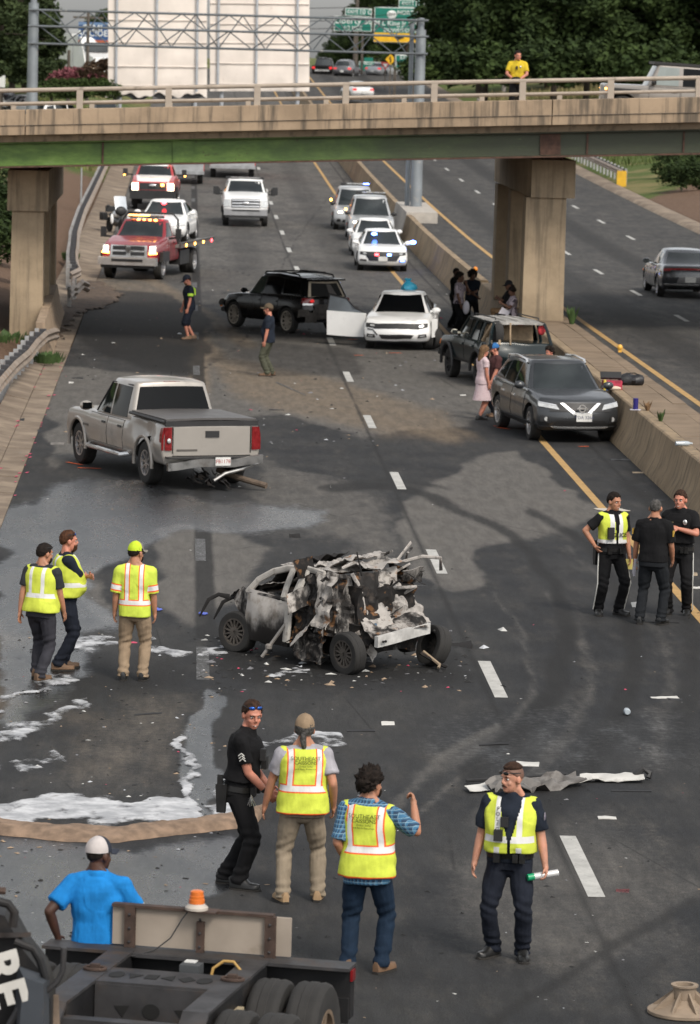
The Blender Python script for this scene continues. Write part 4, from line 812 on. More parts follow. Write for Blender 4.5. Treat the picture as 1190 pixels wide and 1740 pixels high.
# grey sedan driving away on the far carriageway
M_GREYS = carpaint('steel_grey_paint', (.085, .09, .10), .5, .26, .0)
p = G(1150, 503, .6); v = Veh('grey_sedan', SEDAN, M_GREYS, (p[0] + .2, p[1] + 1.2), 91, 'grey sedan with full width tail lamp driving on the far carriageway', 'car', z0=.6)
finish_sedan(v); v.wheels(style=5); v.B([(-.84, .80), (.84, .80), (.86, .97), (-.86, .97)], M_BLKP, 'lamp_panel', .010, (12, 2)); v.B([(-.84, .85), (.84, .85), (.84, .93), (-.84, .93)], M_RED, 'taillight', .016, (12, 1)); v.B([(-.60, .76), (.60, .76), (.62, .88), (-.62, .88)], M_GREYS, 'boot_panel', .024, (8, 2))
v.B([(-.42, .50), (.42, .50), (.36, .68), (-.36, .68)], pm('plate_recess', (.3, .3, .31), .5), 'plate_recess', .014, (6, 2)); v.plate('', .60, -1); v.B([(-.8, .42), (.8, .42), (.82, .46), (-.82, .46)], M_CHRM, 'bumper_trim', .018, (10, 1)); v.B([(-.84, .27), (.84, .27), (.84, .40), (-.84, .40)], M_BLKP, 'rear_valance', .012, (10, 1)); v.SD([(-2.2, .8), (-2.05, .8), (-2.05, .84), (-2.2, .84)], M_RED, 'side_marker', 1, .012); v.SD([(2.1, .62), (2.3, .62), (2.3, .66), (2.1, .66)], M_ORG, 'side_marker', 1, .012)
# ---------------------------------------------------------------- pickups and trucks
def pickup_spec(W=1.0, hood=1.18, bed=1.25, wb=3.9, xfront=2.95, xrear=-3.15, cabr=-1.05, cabf=1.35, roof=1.92, R=.40, zb=.45, bedz=None, ax=1.95, slope=0.):
    return spec(W=W, wheels=[(ax, R), (ax - wb, R)], track=W - .17, tw=.27, arch=R + .09, bowf=.16, bowr=.03, crown=.025, wp=[(0, .93), (.15, .975), (.45, 1), (.8, .985), (1, .94)],
        xf=[(0, xfront - .08), (.35, xfront), (1, xfront - .05)], xr=[(0, xrear), (1, xrear)], tap=[(-9, 1), (1.6, 1), (xfront, .95)], zb=[(-9, zb), (9, zb)], zt=[(xrear, bed), (cabr - .05, bed), (cabr, hood - .02 + slope), (cabf - .3, hood - .02 + slope), (cabf, hood + slope), (xfront - .5, hood - .04 + slope * .2), (xfront, hood - .13)],
        gh=dict(xr0=cabr, xf0=cabf, xr1=cabr + .2, xf1=cabf - .78, w0=W * .92, w1=W * .75, zr=[(-3, roof - .02), (0, roof + .02), (cabf - .7, roof), (cabf, roof - .35)], bow=.16, bowr=.05, crown=.04))
def truck_mirror(v, x, z, y):
    for sd_ in (1, -1): b = MB(); b.box((0, .20, .02), (.12, .2, .30)); b.tube([(0, -.02, -.08), (0, .14, -.08)], .028, 6); b.tube([(0, -.02, .04), (0, .14, .06)], .022, 6); o = b.build('mirror', M_BLKP, v.r, (x, sd_ * y, z)); o.scale = (1, sd_, 1)
# silver crew cab pickup
M_PEW = carpaint('pewter_paint', (.34, .315, .285), .3, .33, .22)
PS = pickup_spec(W=1.01, hood=1.16, bed=1.26, wb=3.89, xfront=2.95, xrear=-3.03, cabr=-.95, cabf=1.42, roof=1.86, R=.42, zb=.47)
def pd(P):
    n = (fbm(P * 2.6, 3, 44) - .5); k = sst(-P[..., 0], .9, 1.6) * sst(P[..., 1], .3, .9) * sst(P[..., 2], .5, .9); d = np.exp(-((P[..., 0] + 1.75) / .5) ** 2 - ((P[..., 2] - 1.08) / .28) ** 2) * sst(P[..., 1], .4, 1.)
    return P + n[..., None] * np.array([.08, .22, .10]) * k[..., None] - d[..., None] * np.array([0, .15, .03])
v = Veh('silver_pickup', PS, M_PEW, (-.44, 77.9), 110.5, 'silver crew cab pickup with dented bed and hanging rear bumper', 'pickup truck', glass=M_TINT)
v.r.scale = (.96, .96, .96); v.warp = pd; v.shell(na=56); v.warp = None; v.windscreen(fq=.92)
for sd_ in (1, -1):
    v.GW([(.24, .08), (1.10, .08), (.58, .86), (.24, .87)], sd_, M_GLASS); v.GW([(-.66, .09), (.14, .08), (.14, .87), (-.62, .87)], sd_)
    v.door(.22, 1.22, .58, 1.12, sd_, hmat=M_BLKP, hz=.10); v.door(-.72, .17, .58, 1.12, sd_, hmat=M_BLKP, hz=.10); v.mirror(1.12, 1.26, 1.0, sd_, M_PEW, 1.15)
    v.tubep('side_step', [(1.3, sd_ * .90, .5), (1.2, sd_ * 1.06, .46), (-.8, sd_ * 1.06, .46), (-.95, sd_ * .9, .5)], .045, M_CHRM)
    for x in (1.95, -1.94): b = MB(); b.tube([(x + .51 * math.cos(t), sd_ * 1.005, .43 + .51 * math.sin(t)) for t in np.linspace(-.15, math.pi + .15, 13)], .035, 6); b.build('arch_lip', M_PEW, v.r)
    v.tubep('bed_rail_cap', [(-2.98, sd_ * .95, 1.30), (-1.0, sd_ * .95, 1.31)], .03, M_BLKP)
    v.tubep('window_visor', [tuple(v.GS(np.array(1.12), np.array(.1), sd_) * [1, 1.01, 1]), tuple(v.GS(np.array(.6), np.array(.9), sd_) * [1, 1.02, 1]), tuple(v.GS(np.array(-.62), np.array(.92), sd_) * [1, 1.02, 1])], .016, M_BLKP, n=6)
b = MB(); b.grid([[(x, y, 1.315 + .02 * (1 - (y / .9) ** 2)) for y in np.linspace(-.92, .92, 7)] for x in (-2.98, -2.3, -1.7, -1.02)][::-1], thick=.04); b.build('tonneau_cover', pm('tonneau_grey', (.085, .08, .078), .45, .1, .1), v.r); v.boxp('tonneau_edge', (-3.0, 0, 1.27), (.06, 1.9, .10), M_BLKP)
v.B([(-.78, .66), (.78, .66), (.78, 1.19), (-.78, 1.19)], M_PEW, 'tailgate', .012, (8, 4)); v.B([(-.8, .645), (.8, .645), (.8, .66), (-.8, .66)], M_GAP, 'tailgate_gap', .006, (4, 1))
for sd_ in (1, -1): v.B([(sd_ * .79, .7), (sd_ * .805, .7), (sd_ * .805, 1.2), (sd_ * .79, 1.2)], M_GAP, 'tailgate_gap', .014, (1, 3)); v.B([(sd_ * .82, .76), (sd_ * .96, .76), (sd_ * .96, 1.20), (sd_ * .82, 1.20)], M_RED, 'taillight', .03, (2, 4)); v.SD([(-3.0, .76), (-2.86, .78), (-2.86, 1.18), (-3.0, 1.2)], M_RED, 'taillight', sd_, .012)
b = MB(); b.ell((-3.075, .89, .95), (.02, .04, .05)); b.build('reverse_lens', M_LENS, v.r)
v.B([(-.14, 1.0), (.14, 1.0), (.14, 1.12), (-.14, 1.12)], M_BLKP, 'tailgate_handle', .03, (2, 1)); v.B([(.30, .74), (.72, .74), (.72, .78), (.30, .78)], pm('dark_badge', (.12, .11, .10), .4, .5), 'badge', .016, (4, 1)); v.SD([(1.3, .83), (1.62, .83), (1.62, .87), (1.3, .87)], pm('dark_badge', (.1, .1, .1), .4), 'badge', 1, .014)
b = MB(); b.grid([[(-3.17 - .05 * math.cos(y * 1.4), y, z - .05 * y + .022 * math.sin(5 * y)) for z in (.46, .53, .61)] for y in np.linspace(-.96, .97, 14)], thick=.1); b.build('rear_bumper', pm('bent_chrome', (.30, .295, .29), .25, 1., .3, 5, dirt=.4), v.r); v.boxp('bumper_top', (-3.12, 0, .63), (.2, 1.9, .03), M_BLKP)
b = MB(); b.box((-3.335, -.12, .57), (.02, .31, .16)); o = b.build('number_plate', M_PLATE, v.r); me = text_mesh('FB1178', .1, .001); me.materials.append(pm('plate_red', (.35, .05, .05), .6)); mobj('lettering', me, o, (-3.348, -.12, .57)).rotation_euler = (rad(90), 0, rad(-90))
o = v.boxp('third_brake_light', (-.72, 0, 1.865), (.05, .34, .055), M_RED); v.boxp('cargo_lamp', (-.746, .12, 1.865), (.01, .07, .045), M_LENS, o); v.boxp('cargo_lamp', (-.746, -.12, 1.865), (.01, .07, .045), M_LENS, o)
v.wheels(style=8, rr=.57); v.tubep('antenna', [(1.5, -.8, 1.15), (1.45, -.8, 1.9)], .006, M_BLKP, n=4)
v.tubep('fallen_exhaust', [(-2.6, -.3, .34), (-3.0, -.55, .22), (-3.45, -.98, .1)], .06, pm('rusty_pipe', (.16, .12, .09), .7, .4, .4, 6, dirt=.4), n=10)
for k in range(16):
    q = NR.rand(6); b = MB(); b.grid(np.array([[(-2.95 - .45 * q[0] + .10 * i, -.55 + .85 * q[1] + .06 * j + .05 * NR.rand(), .03 + .46 * q[2] * (1 - q[0]) + .08 * j * NR.rand() + .04 * NR.rand()) for j in range(3)] for i in range(3)]), thick=.01)
    b.build('dangling_wreckage', [pm('oily_black', (.02, .018, .017), .4, var=.4), pm('bare_aluminium', (.45, .44, .42), .35, .8, .3, 6), pm('rusty_pipe', (.2, .15, .1), .7)][0 if k % 4 else (k // 4) % 3], v.r)
v.tubep('bent_bracket', [(-3.05, -.95, .5), (-3.2, -.55, .40), (-3.25, -.2, .33), (-3.3, .05, .2)], .035, _MC['bare_aluminium'])
# white heavy pickup in the middle lane
def heavy_face(v, W, grille, z0, z1, lampm, zl0, zl1, badge=None):
    v.F([(-W * .62, z0), (W * .62, z0), (W * .62, z1), (-W * .62, z1)], grille, 'grille', .02, (8, 3))
    for z in np.linspace(z0 + .06, z1 - .05, 3): v.F([(-W * .6, z - .018), (W * .6, z - .018), (W * .6, z + .018), (-W * .6, z + .018)], M_CHRM, 'grille_bar', .04, (8, 1))
    v.F([(W * .66, zl0), (W * .93, zl0), (W * .93, zl1), (W * .66, zl1)], lampm, 'headlight', .025, (3, 3), mirror=True)
F450 = pickup_spec(W=1.02, hood=1.32, bed=1.22, wb=4.2, xfront=3.05, xrear=-3.3, cabr=-1.3, cabf=1.45, roof=1.97, slope=.15, R=.44, zb=.6)
p = GP(415, 386); v = Veh('white_tow_pickup', F450, M_COPW, (p[0] + .05, p[1] + 2.95), -90, 'white heavy tow pickup facing the camera in the middle lane', 'truck', z0=p[2])
v.shell(); v.windscreen(); truck_mirror(v, 1.1, 1.45, 1.02)
for sd_ in (1, -1):
    v.GW([(.26, .08), (1.12, .08), (.60, .86), (.26, .87)], sd_); v.door(.22, 1.25, .74, 1.32, sd_); b = MB(); b.box((0, .14, .02), (.16, .24, .34)); o = b.build('mirror_head', M_BLKP, v.r, (1.15, sd_ * 1.16, 1.5)); o.scale = (1, sd_, 1)
    v.boxp('wheel_arch', (1.95, sd_ * 1.03, .74), (.98, .08, .26), M_BLKP); v.SD([(1.4, .8), (2.5, .8), (2.5, .88), (1.4, .88)], pm('stripe_brown', (.25, .12, .07), .5), 'side_stripe', sd_, .012)
heavy_face(v, 1.02, pm('grille_grey', (.07, .07, .075), .4, .5), .84, 1.20, M_LENS, .88, 1.18); b = MB(); b.ell((3.1, 0, 1.04), (.03, .16, .065)); b.build('oval_badge', M_CHRM, v.r); v.boxp('front_bumper', (3.08, 0, .64), (.2, 1.9, .26), pm('grey_bumper', (.36, .36, .37), .4, .5)); v.boxp('bumper_lower', (3.07, 0, .47), (.18, 1.8, .12), M_BLKP); v.boxp('bumper_slot', (3.19, 0, .73), (.02, 1.2, .06), M_BLKP); v.plate('', .60); v.boxp('headache_rack', (-1.25, 0, 2.0), (.1, 1.7, .12), M_BLKP); v.wheels(style=6); v.lightbar(.2, 2.03, 1.3, [M_CHRM, M_LENS, M_LENS, M_CHRM], .07)
# red flatbed tow truck with a white sedan on its bed
M_REDP = carpaint('deep_red_paint', (.27, .014, .022), .15, .28, .06)
RT = pickup_spec(W=1.02, hood=1.30, bed=.95, wb=5.0, xfront=3.0, xrear=-1.25, cabr=-.2, cabf=1.45, roof=1.98, slope=.15, R=.45, zb=.58)
p = G(229, 475); v = Veh('red_flatbed_truck', RT, M_REDP, (p[0] + .42, p[1] + 2.5), -102.5, 'red flatbed tow truck with lit headlamps carrying a white sedan', 'truck')
v.sp = dict(RT, wheels=[(1.95, .45)]); v.shell(); v.sp = RT; v.windscreen()
for sd_ in (1, -1):
    v.GW([(.28, .08), (1.12, .08), (.60, .86), (.28, .87)], sd_); v.door(.22, 1.25, .74, 1.34, sd_, hmat=M_BLKP); b = MB(); b.box((0, .34, .06), (.14, .18, .36)); b.tube([(0, 0, -.1), (0, .32, -.08)], .035, 6); o = b.build('mirror', M_BLKP, v.r, (1.15, sd_ * 1.0, 1.5)); o.scale = (1, sd_, 1)
    v.boxp('wheel_arch', (1.95, sd_ * 1.05, .80), (1.06, .12, .34), M_BLKP); v.boxp('toolbox', (-1.2, sd_ * .86, .66), (1.5, .4, .5), pm('tool_box_black', (.02, .02, .02), .5)); v.wheel(-2.7, sd_ * .86, .47, .52, M_RIM, 6); v.wheel(1.95, sd_ * .88, .46, .28, M_RIM, 8)
    v.boxp('bed_side', (-2.6, sd_ * 1.20, 1.12), (5.6, .08, .20), pm('bed_grey', (.16, .155, .15), .5, .6))
    for k in range(4): b = MB(); b.ell((-.6 - k * 1.4, sd_ * 1.25, 1.10), (.07, .03, .06)); b.build('side_lamp', M_AMB if k < 3 else M_RDL, v.r)
    b = MB()
    for k in range(18): b.box((-.1 - k * .3, sd_ * 1.245, 1.17), (.12, .02, .05))
    b.build('stake_slot', M_BLKP, v.r)
M_HGR = pm('grille_dark', (.015, .015, .016), .5); v.F([(-.66, .80), (.66, .80), (.64, 1.20), (-.64, 1.20)], M_CHRM, 'grille_surround', .03, (8, 4))
for y0, y1 in ((-.56, -.08), (.08, .56)):
    for z0, z1 in ((.85, .97), (1.03, 1.15)): v.F([(y0, z0), (y1, z0), (y1, z1), (y0, z1)], M_HGR, 'grille_opening', .04, (3, 2))
b = MB(); b.prism([(-.09, .10), (.09, .10), (.07, -.04), (0, -.14), (-.07, -.04)], 0, .03, lambda y, z, h: (3.06 + h, y, 1.04 + z)); b.build('shield_badge', pm('badge_grey', (.2, .2, .2), .3, .8), v.r)
v.F([(.70, .90), (.96, .92), (.96, 1.22), (.72, 1.18)], M_LENS, 'headlight', .03, (3, 3), mirror=True); v.F([(.72, .97), (.90, .97), (.90, 1.15), (.73, 1.15)], M_ON, 'lit_lens', .05, (3, 3), mirror=True); v.F([(.70, .89), (.97, .91), (.97, .96), (.70, .95)], M_AMB, 'turn_lens', .045, (3, 1), mirror=True)
v.boxp('front_bumper', (3.06, 0, .66), (.24, 2.06, .28), M_CHRM); v.boxp('bumper_slot', (3.185, 0, .69), (.02, 1.1, .09), M_HGR); v.plate('', .56, bgm=pm('plate_pinkish', (.6, .5, .48), .5)); v.F([(.72, .60), (.90, .60), (.90, .70), (.72, .70)], M_ON, 'fog_light', .2, (2, 2), mirror=True); v.boxp('bumper_lower', (3.0, 0, .48), (.2, 1.9, .12), M_BLKP)
b = MB(); b.box((-2.6, 0, 1.08), (5.6, 2.36, .1)); b.build('flatbed', pm('bed_deck', (.28, .27, .25), .55, .5, .2), v.r); v.boxp('chassis_rail', (-2.4, 0, .80), (5.4, .9, .3), M_BLKP); v.lightbar(.35, 2.09, 1.25, [M_AMB, M_AMB, M_AMB, M_LENS, M_CHRM], .1, .24)
for y in (-.4, -.2, 0, .2, .4): b = MB(); b.ell((.66, y, 1.99), (.06, .07, .035)); b.build('cab_lamp', M_AMB if y > -.3 else M_ORG, v.r)
v.tubep('headache_bar', [(-.35, -1.0, 1.1), (-.35, -.98, 2.0), (-.3, -.8, 2.2), (-.3, .8, 2.2), (-.35, .98, 2.0), (-.35, 1.0, 1.1)], .04, M_BLKP)
h = v.r.rotation_euler.z; c_, s_ = math.cos(h), math.sin(h); loc = v.r.location; q = (loc[0] + c_ * -2.9, loc[1] + s_ * -2.9)
CV = dict(SEDAN, gh=dict(SEDAN['gh'], xr0=-1.75, xr1=-.95, xf1=.28, zr=[(-1.9, 1.25), (-1.0, 1.40), (-.4, 1.44), (.2, 1.43), (1.1, 1.2)])); w = Veh('white_sedan', CV, M_COPW, q, -96, 'white older sedan riding on the bed of the red flatbed', 'car', z0=1.14)
finish_sedan(w); w.wheels(style=12, rim=M_RIM); w.F([(-.42, .60), (.42, .60), (.42, .72), (-.42, .72)], pm('grille_silver', (.34, .35, .36), .4, .5), 'grille', .014, (6, 2)); w.F([(.47, .61), (.88, .63), (.88, .72), (.47, .72)], M_LENS, 'headlight', .016, (4, 2), mirror=True); w.F([(-.8, .27), (.8, .27), (.8, .30), (-.8, .3)], M_BLKP, 'lower_lip', .012, (8, 1)); w.plate('', .44)
b = MB(); b.ell((.62, -.05, 1.34), (.05, .09, .05)); b.build('dash_strobe', M_RDL, w.r)
# red and white wrecker behind
M_REDP2 = carpaint('bright_red_paint', (.45, .035, .035), 0, .3, .03); WT = pickup_spec(W=1.05, hood=1.38, bed=1.25, wb=4.6, xfront=3.1, xrear=-3.6, cabr=-.9, cabf=1.5, roof=2.02, slope=.17, R=.50, zb=.66)
p = GP(263, 357); v = Veh('red_wrecker', WT, M_REDP2, (p[0], p[1] + 2.9), -92, 'red tow truck with white hood and glowing amber roof bar', 'truck', z0=p[2]); v.shell(); v.windscreen()
v.patch(lambda x, y: v.T(x, y), [(1.55, -.8), (2.95, -.74), (2.95, .74), (1.55, .8)], M_COPW, 'white_hood', .012, (6, 6), out=(0, 0, 1)); v.patch(lambda b_, c: v.GM(1., b_, c), [(-.8, .9), (.8, .9), (.8, .99), (-.8, .99)], M_COPW, 'white_brow', .01, (6, 1), out=(1, 0, .4)); v.patch(lambda a_, b_: v.GM(a_, b_, 1.), [(-.9, -.86), (.95, -.86), (.95, .86), (-.9, .86)], M_COPW, 'white_roof', .012, (6, 6), out=(0, 0, 1))
me = text_mesh('4277', .22, .002); me.materials.append(pm('hood_digits', (.05, .06, .10), .5)); mobj('lettering', me, v.r, (2.2, 0, 1.475)).rotation_euler = (rad(0), rad(7), rad(90))
for sd_ in (1, -1):
    v.GW([(.28, .08), (1.14, .08), (.62, .86), (.28, .87)], sd_); v.door(.22, 1.28, .84, 1.46, sd_); b = MB(); b.box((0, .36, .06), (.14, .22, .34)); b.tube([(0, 0, -.05), (0, .3, -.03)], .035, 6); o = b.build('mirror', M_BLKP, v.r, (1.2, sd_ * 1.02, 1.62)); o.scale = (1, sd_, 1); b = MB(); b.ell((1.26, sd_ * 1.42, 1.55), (.03, .06, .03)); b.build('mirror_lamp', M_AMB, v.r)
    v.boxp('wheel_arch', (1.95, sd_ * 1.07, .92), (1.1, .12, .3), M_BLKP)
v.F([(-.62, .95), (.62, .95), (.62, 1.24), (-.62, 1.24)], M_HGR, 'grille', .03, (8, 3)); b = MB(); b.ell((3.18, 0, 1.15), (.03, .17, .07)); b.build('oval_badge', M_CHRM, v.r); v.F([(.68, .92), (.96, .92), (.96, 1.24), (.68, 1.24)], M_ON, 'headlight', .03, (3, 3), mirror=True); b = MB(); b.ell((3.22, .45, 1.18), (.03, .09, .07)); b.build('grille_strobe', M_AMB, v.r)
v.boxp('push_bumper', (3.15, 0, .72), (.3, 2.1, .40), M_BLKP); v.wheels(style=8); v.lightbar(.3, 2.15, 1.5, [M_AMB] * 6, .16, .3)
# fire engines seen from behind, past the bridge
def boxtruck(name, px, py, W, Lg, H, label, side=0):
    p = GP(px, py); r = empty(name, (p[0], p[1], p[2]), 0, label, 'fire truck'); hw = W / 2; b = MB(); b.box((0, Lg / 2, .55 + (H - .55) / 2), (W, Lg, H - .55)); b.build('body', M_REDP2, r)
    al = pm('diamond_plate', (.42, .43, .44), .35, .7, .15); b = MB(); b.box((0, -.02, .62 + (H - 1.5) / 2), (W * .96, .05, H - 1.4)); b.build('rear_panel', al, r); b = MB(); b.box((0, -.1, .62), (W, .4, .18)); b.build('rear_step', al, r)
    b = MB(); b.box((0, -.05, H - .45), (W * .45, .04, .4)); b.build('roller_shutter', pm('shutter_grey', (.3, .31, .32), .4, .5), r)
    for s_ in (1, -1):
        b = MB(); b.box((s_ * hw * .75, -.06, H - .42), (W * .18, .06, .26)); b.build('tail_lamp', M_TAIL, r); b = MB(); b.lathe([(.2, -.15), (.48, -.14), (.5, 0), (.48, .14), (.2, .15)], (s_ * (hw - .2), .9, .5), 'x', 18); b.build('wheel', M_TYRE, r); b = MB(); b.box((s_ * hw * .9, -.06, H - .2), (.3, .06, .12)); b.build('corner_lamp', M_AMB if s_ > 0 else M_RED, r)
    return r
boxtruck('fire_engine', 395, 303, 2.5, 7, 2.4, 'red fire engine with silver rear panel seen under the bridge in the centre lane')
boxtruck('rescue_truck', 316, 313, 1.9, 5, 2.0, 'red rescue truck with grey tail half hidden behind the wrecker')
# police motorcycle on the gutter
p = GP(196, 398); r = empty('motorcycle', (p[0], p[1] + .8, p[2]), rad(-70), 'black and white police motorcycle with tall windscreen in the gutter', 'motorcycle')
for x in (.78, -.78):
    b = MB(); b.lathe([(.2, -.05), (.28, -.06), (.32, -.03), (.33, 0), (.32, .03), (.28, .06), (.2, .05)], (x, 0, .33), 'y', 20); w_ = b.build('wheel', M_TYRE, r); b = MB(); b.lathe([(.2, -.03), (.05, -.05), (.05, .05), (.2, .03)], (x, 0, .33), 'y', 14); b.build('rim', M_CHRM, w_)
b = MB(); b.ell((.1, 0, .80), (.34, .17, .16)); b.build('fuel_tank', M_COPW, r); b = MB(); b.ell((-.35, 0, .76), (.36, .17, .09)); b.build('seat', M_BLKP, r); b = MB(); b.ell((.1, 0, .48), (.3, .2, .2)); b.build('engine', pm('engine_grey', (.16, .16, .16), .4, .8), r)
b = MB(); b.tube([(.75, .0, .35), (.52, .0, 1.0)], .05); b.tube([(.4, .42, 1.06), (.52, .2, 1.06), (.52, -.2, 1.06), (.4, -.42, 1.06)], .025); b.build('handlebar', M_BLKP, r); b = MB(); b.ell((.62, 0, .95), (.14, .26, .2)); b.build('fairing', M_BLKP, r)
b = MB(); b.grid([[(.66 - .22 * t, y, 1.02 + .55 * t - .3 * y * y) for y in np.linspace(-.26, .26, 6)] for t in np.linspace(0, 1, 5)], thick=.008); b.build('windscreen', pm('clear_screen', (.42, .46, .50), .15, spec=.8), r)
for s_ in (1, -1): b = MB(); b.box((-.65, s_ * .32, .68), (.5, .2, .32)); b.build('pannier', M_BLKP, r); b = MB(); b.ell((.45, s_ * .5, 1.16), (.03, .09, .06)); b.build('mirror', M_BLKP, r); b = MB(); b.ell((.55, s_ * .36, .62), (.08, .07, .22)); b.build('leg_guard', M_COPW, r)
b = MB(); b.box((-.72, 0, .98), (.34, .34, .24)); b.build('top_box', M_BLKP, r)
# ---------------------------------------------------------------- traffic beyond and on the bridge
def small_car(name, pos, head, spec_, paint, label, cat, rear=True, plate=True):
    v = Veh(name, spec_, paint, pos[:2], head, label, cat, z0=pos[2]); (finish_sedan if 'gh' in spec_ and spec_['gh']['zr'][2][1] < 1.6 else suv_common)(v); v.wheels(style=6)
    if rear: v.B([(.55, .8), (.88, .8), (.88, .95), (.55, .95)], M_TAIL, 'taillight', .014, (3, 2), mirror=True); v.plate('', .62, -1)
    v.F([(.5, .64), (.84, .66), (.84, .74), (.5, .73)], M_LENS, 'headlight', .014, (3, 2), mirror=True); return v
q = AtY(551, 133, 400); TRK = pickup_spec(W=1.0); v = Veh('black_pickup', TRK, M_BLKC, (q[0], 400), 84, 'black pickup driving away at the top of the far hill', 'pickup truck', z0=q[2]); v.shell(); v.windscreen(); v.wheels(style=6); v.B([(-.7, .7), (.7, .7), (.7, .86), (-.7, .86)], M_CHRM, 'rear_bumper', .03); v.B([(.7, .92), (.95, .92), (.95, 1.12), (.7, 1.12)], M_TAIL, 'taillight', .02, (2, 2), mirror=True)
q = AtY(590, 132, 395); small_car('grey_crossover', q, 75, SUV, carpaint('far_grey_paint', (.13, .13, .14), .4, .3), 'grey SUV following the black pickup up the far hill', 'suv')
q = AtY(652, 132, 400); small_car('silver_car', q, 62, SEDAN, M_SILV, 'pale silver car by the yield sign on the far ramp', 'car')
q = AtY(606, 170, 330); small_car('white_car', (q[0], q[1], q[2]), 100, SEDAN, M_COPW, 'white sedan crossing just behind the bridge rail post', 'car')
p = G(795, 274, .6); small_car('dark_car', (p[0], float(p[1]), .6 + float(zr(p[1])) * .75), 92, SUV, M_BLKC, 'dark vehicle peeking out under the bridge on the far carriageway', 'suv')
q = AtY(105, 222, 250); small_car('white_van', q, 40, dict(SUV), M_COPW, 'white van on the ramp behind the bridge rail beside the gantry pole', 'van')
q = AtY(45, 200, 262); small_car('parked_car', q, 20, SEDAN, M_SILV, 'silver car roof behind the bridge rail left of the gantry pole', 'car')
q = AtY(4, 200, 262); small_car('red_tail_car', q, 60, SUV, M_COPW, 'white SUV tail at the far edge of the ramp behind the bridge', 'suv')
q = AtY(178, 216, 240); small_car('dark_parked_car', q, -80, SEDAN, carpaint('far_dark', (.1, .1, .1)), 'dark grey car nose beneath the white screens', 'car', rear=False)
# off-roader on the bridge
JK = spec(W=.90, wheels=[(1.45, .40), (-1.4, .40)], track=.80, tw=.26, arch=.48, bowf=.05, bowr=.03, wp=[(0, .96), (.5, 1), (1, .97)], xf=[(0, 2.05), (1, 2.05)], xr=[(0, -2.15), (1, -2.15)], tap=[(-3, 1), (.6, 1), (2.1, .86)], zb=[(-3, .55), (3, .55)], zt=[(-2.2, 1.16), (.7, 1.15), (.8, 1.14), (2.1, 1.10)], gh=dict(xr0=-2.1, xf0=.80, xr1=-2.05, xf1=.5, w0=.82, w1=.70, zr=[(-3, 1.80), (3, 1.80)], bow=.04, bowr=.02, tf=.01, tr=0, crown=.02))
M_JKG = carpaint('warm_grey_paint', (.22, .20, .18), .2, .35, .04); q = AtY(1135, 165, 121.5); v = Veh('grey_off_roader', JK, M_JKG, (q[0], 121.5), 180, 'grey four door off roader with black top driving on the bridge', 'suv', z0=6.12); v.r.rotation_euler = (0, rad(-2.6), rad(180)); v.shell(); v.windscreen(); v.boxp('hard_top', (-.78, 0, 1.83), (2.75, 1.44, .08), M_BLKP)
for sd_ in (1, -1):
    v.GW([(-.16, .1), (.56, .1), (.42, .88), (-.16, .88)], sd_, pm('pale_glass', (.2, .23, .22), .1, spec=.7)); v.GW([(-1.1, .1), (-.28, .1), (-.28, .88), (-1.1, .88)], sd_, M_TINT); v.GW([(-2.0, .1), (-1.2, .1), (-1.2, .88), (-2.0, .88)], sd_, M_TINT); v.door(-.2, .7, .65, 1.12, sd_); v.door(-1.15, -.25, .65, 1.12, sd_); v.mirror(.6, 1.25, .85, sd_, M_BLKP)
    for x in (1.45, -1.4): v.boxp('fender_flare', (x, sd_ * .92, .98), (1.0, .2, .07), M_BLKP)
v.wheels(style=5, rim=M_DRIM); v.SD([(1.9, .95), (2.0, .95), (2.0, 1.0), (1.9, 1.0)], M_AMB, 'side_marker', 1, .05); v.SD([(1.9, .95), (2.0, .95), (2.0, 1.0), (1.9, 1.0)], M_AMB, 'side_marker', -1, .05)
# white articulated truck far on the ramp
q = AtY(158, 136, 330); r = empty('white_lorry', q, rad(-70), 'white lorry cab with lit headlamps on the far ramp by the billboard', 'truck')
b = MB(); b.hexa([(-1.5, -1.2, .6), (1.7, -1.1, .6), (1.7, 1.1, .6), (-1.5, 1.2, .6), (-1.5, -1.2, 3.6), (.0, -1.1, 3.4), (.0, 1.1, 3.4), (-1.5, 1.2, 3.6)]); b.hexa([(.4, -1.05, .6), (2.6, -.95, .6), (2.6, .95, .6), (.4, 1.05, .6), (.4, -1.05, 2.3), (2.5, -.85, 1.8), (2.5, .85, 1.8), (.4, 1.05, 2.3)]); b.build('cab', M_COPW, r)
b = MB(); b.hexa([(1.0, -1.0, 2.25), (1.05, -1.0, 2.25), (1.05, 1.0, 2.25), (1.0, 1.0, 2.25), (.55, -1.0, 3.0), (.6, -1.0, 3.0), (.6, 1.0, 3.0), (.55, 1.0, 3.0)]); b.build('windscreen', M_GLASS, r); b = MB(); b.box((2.62, 0, 1.2), (.05, .9, .8)); b.build('grille', M_HGR, r)
for s_ in (1, -1): b = MB(); b.ell((2.6, s_ * .8, 1.05), (.08, .16, .14)); b.build('headlight', M_ON, r); b = MB(); b.lathe([(.25, -.14), (.5, -.14), (.5, .14), (.25, .14)], (1.6, s_ * 1.0, .5), 'y', 16); b.build('wheel', M_TYRE, r)
b = MB(); b.box((-7, 0, 2.3), (10.5, 2.5, 2.7)); b.build('trailer_box', M_COPW, r)
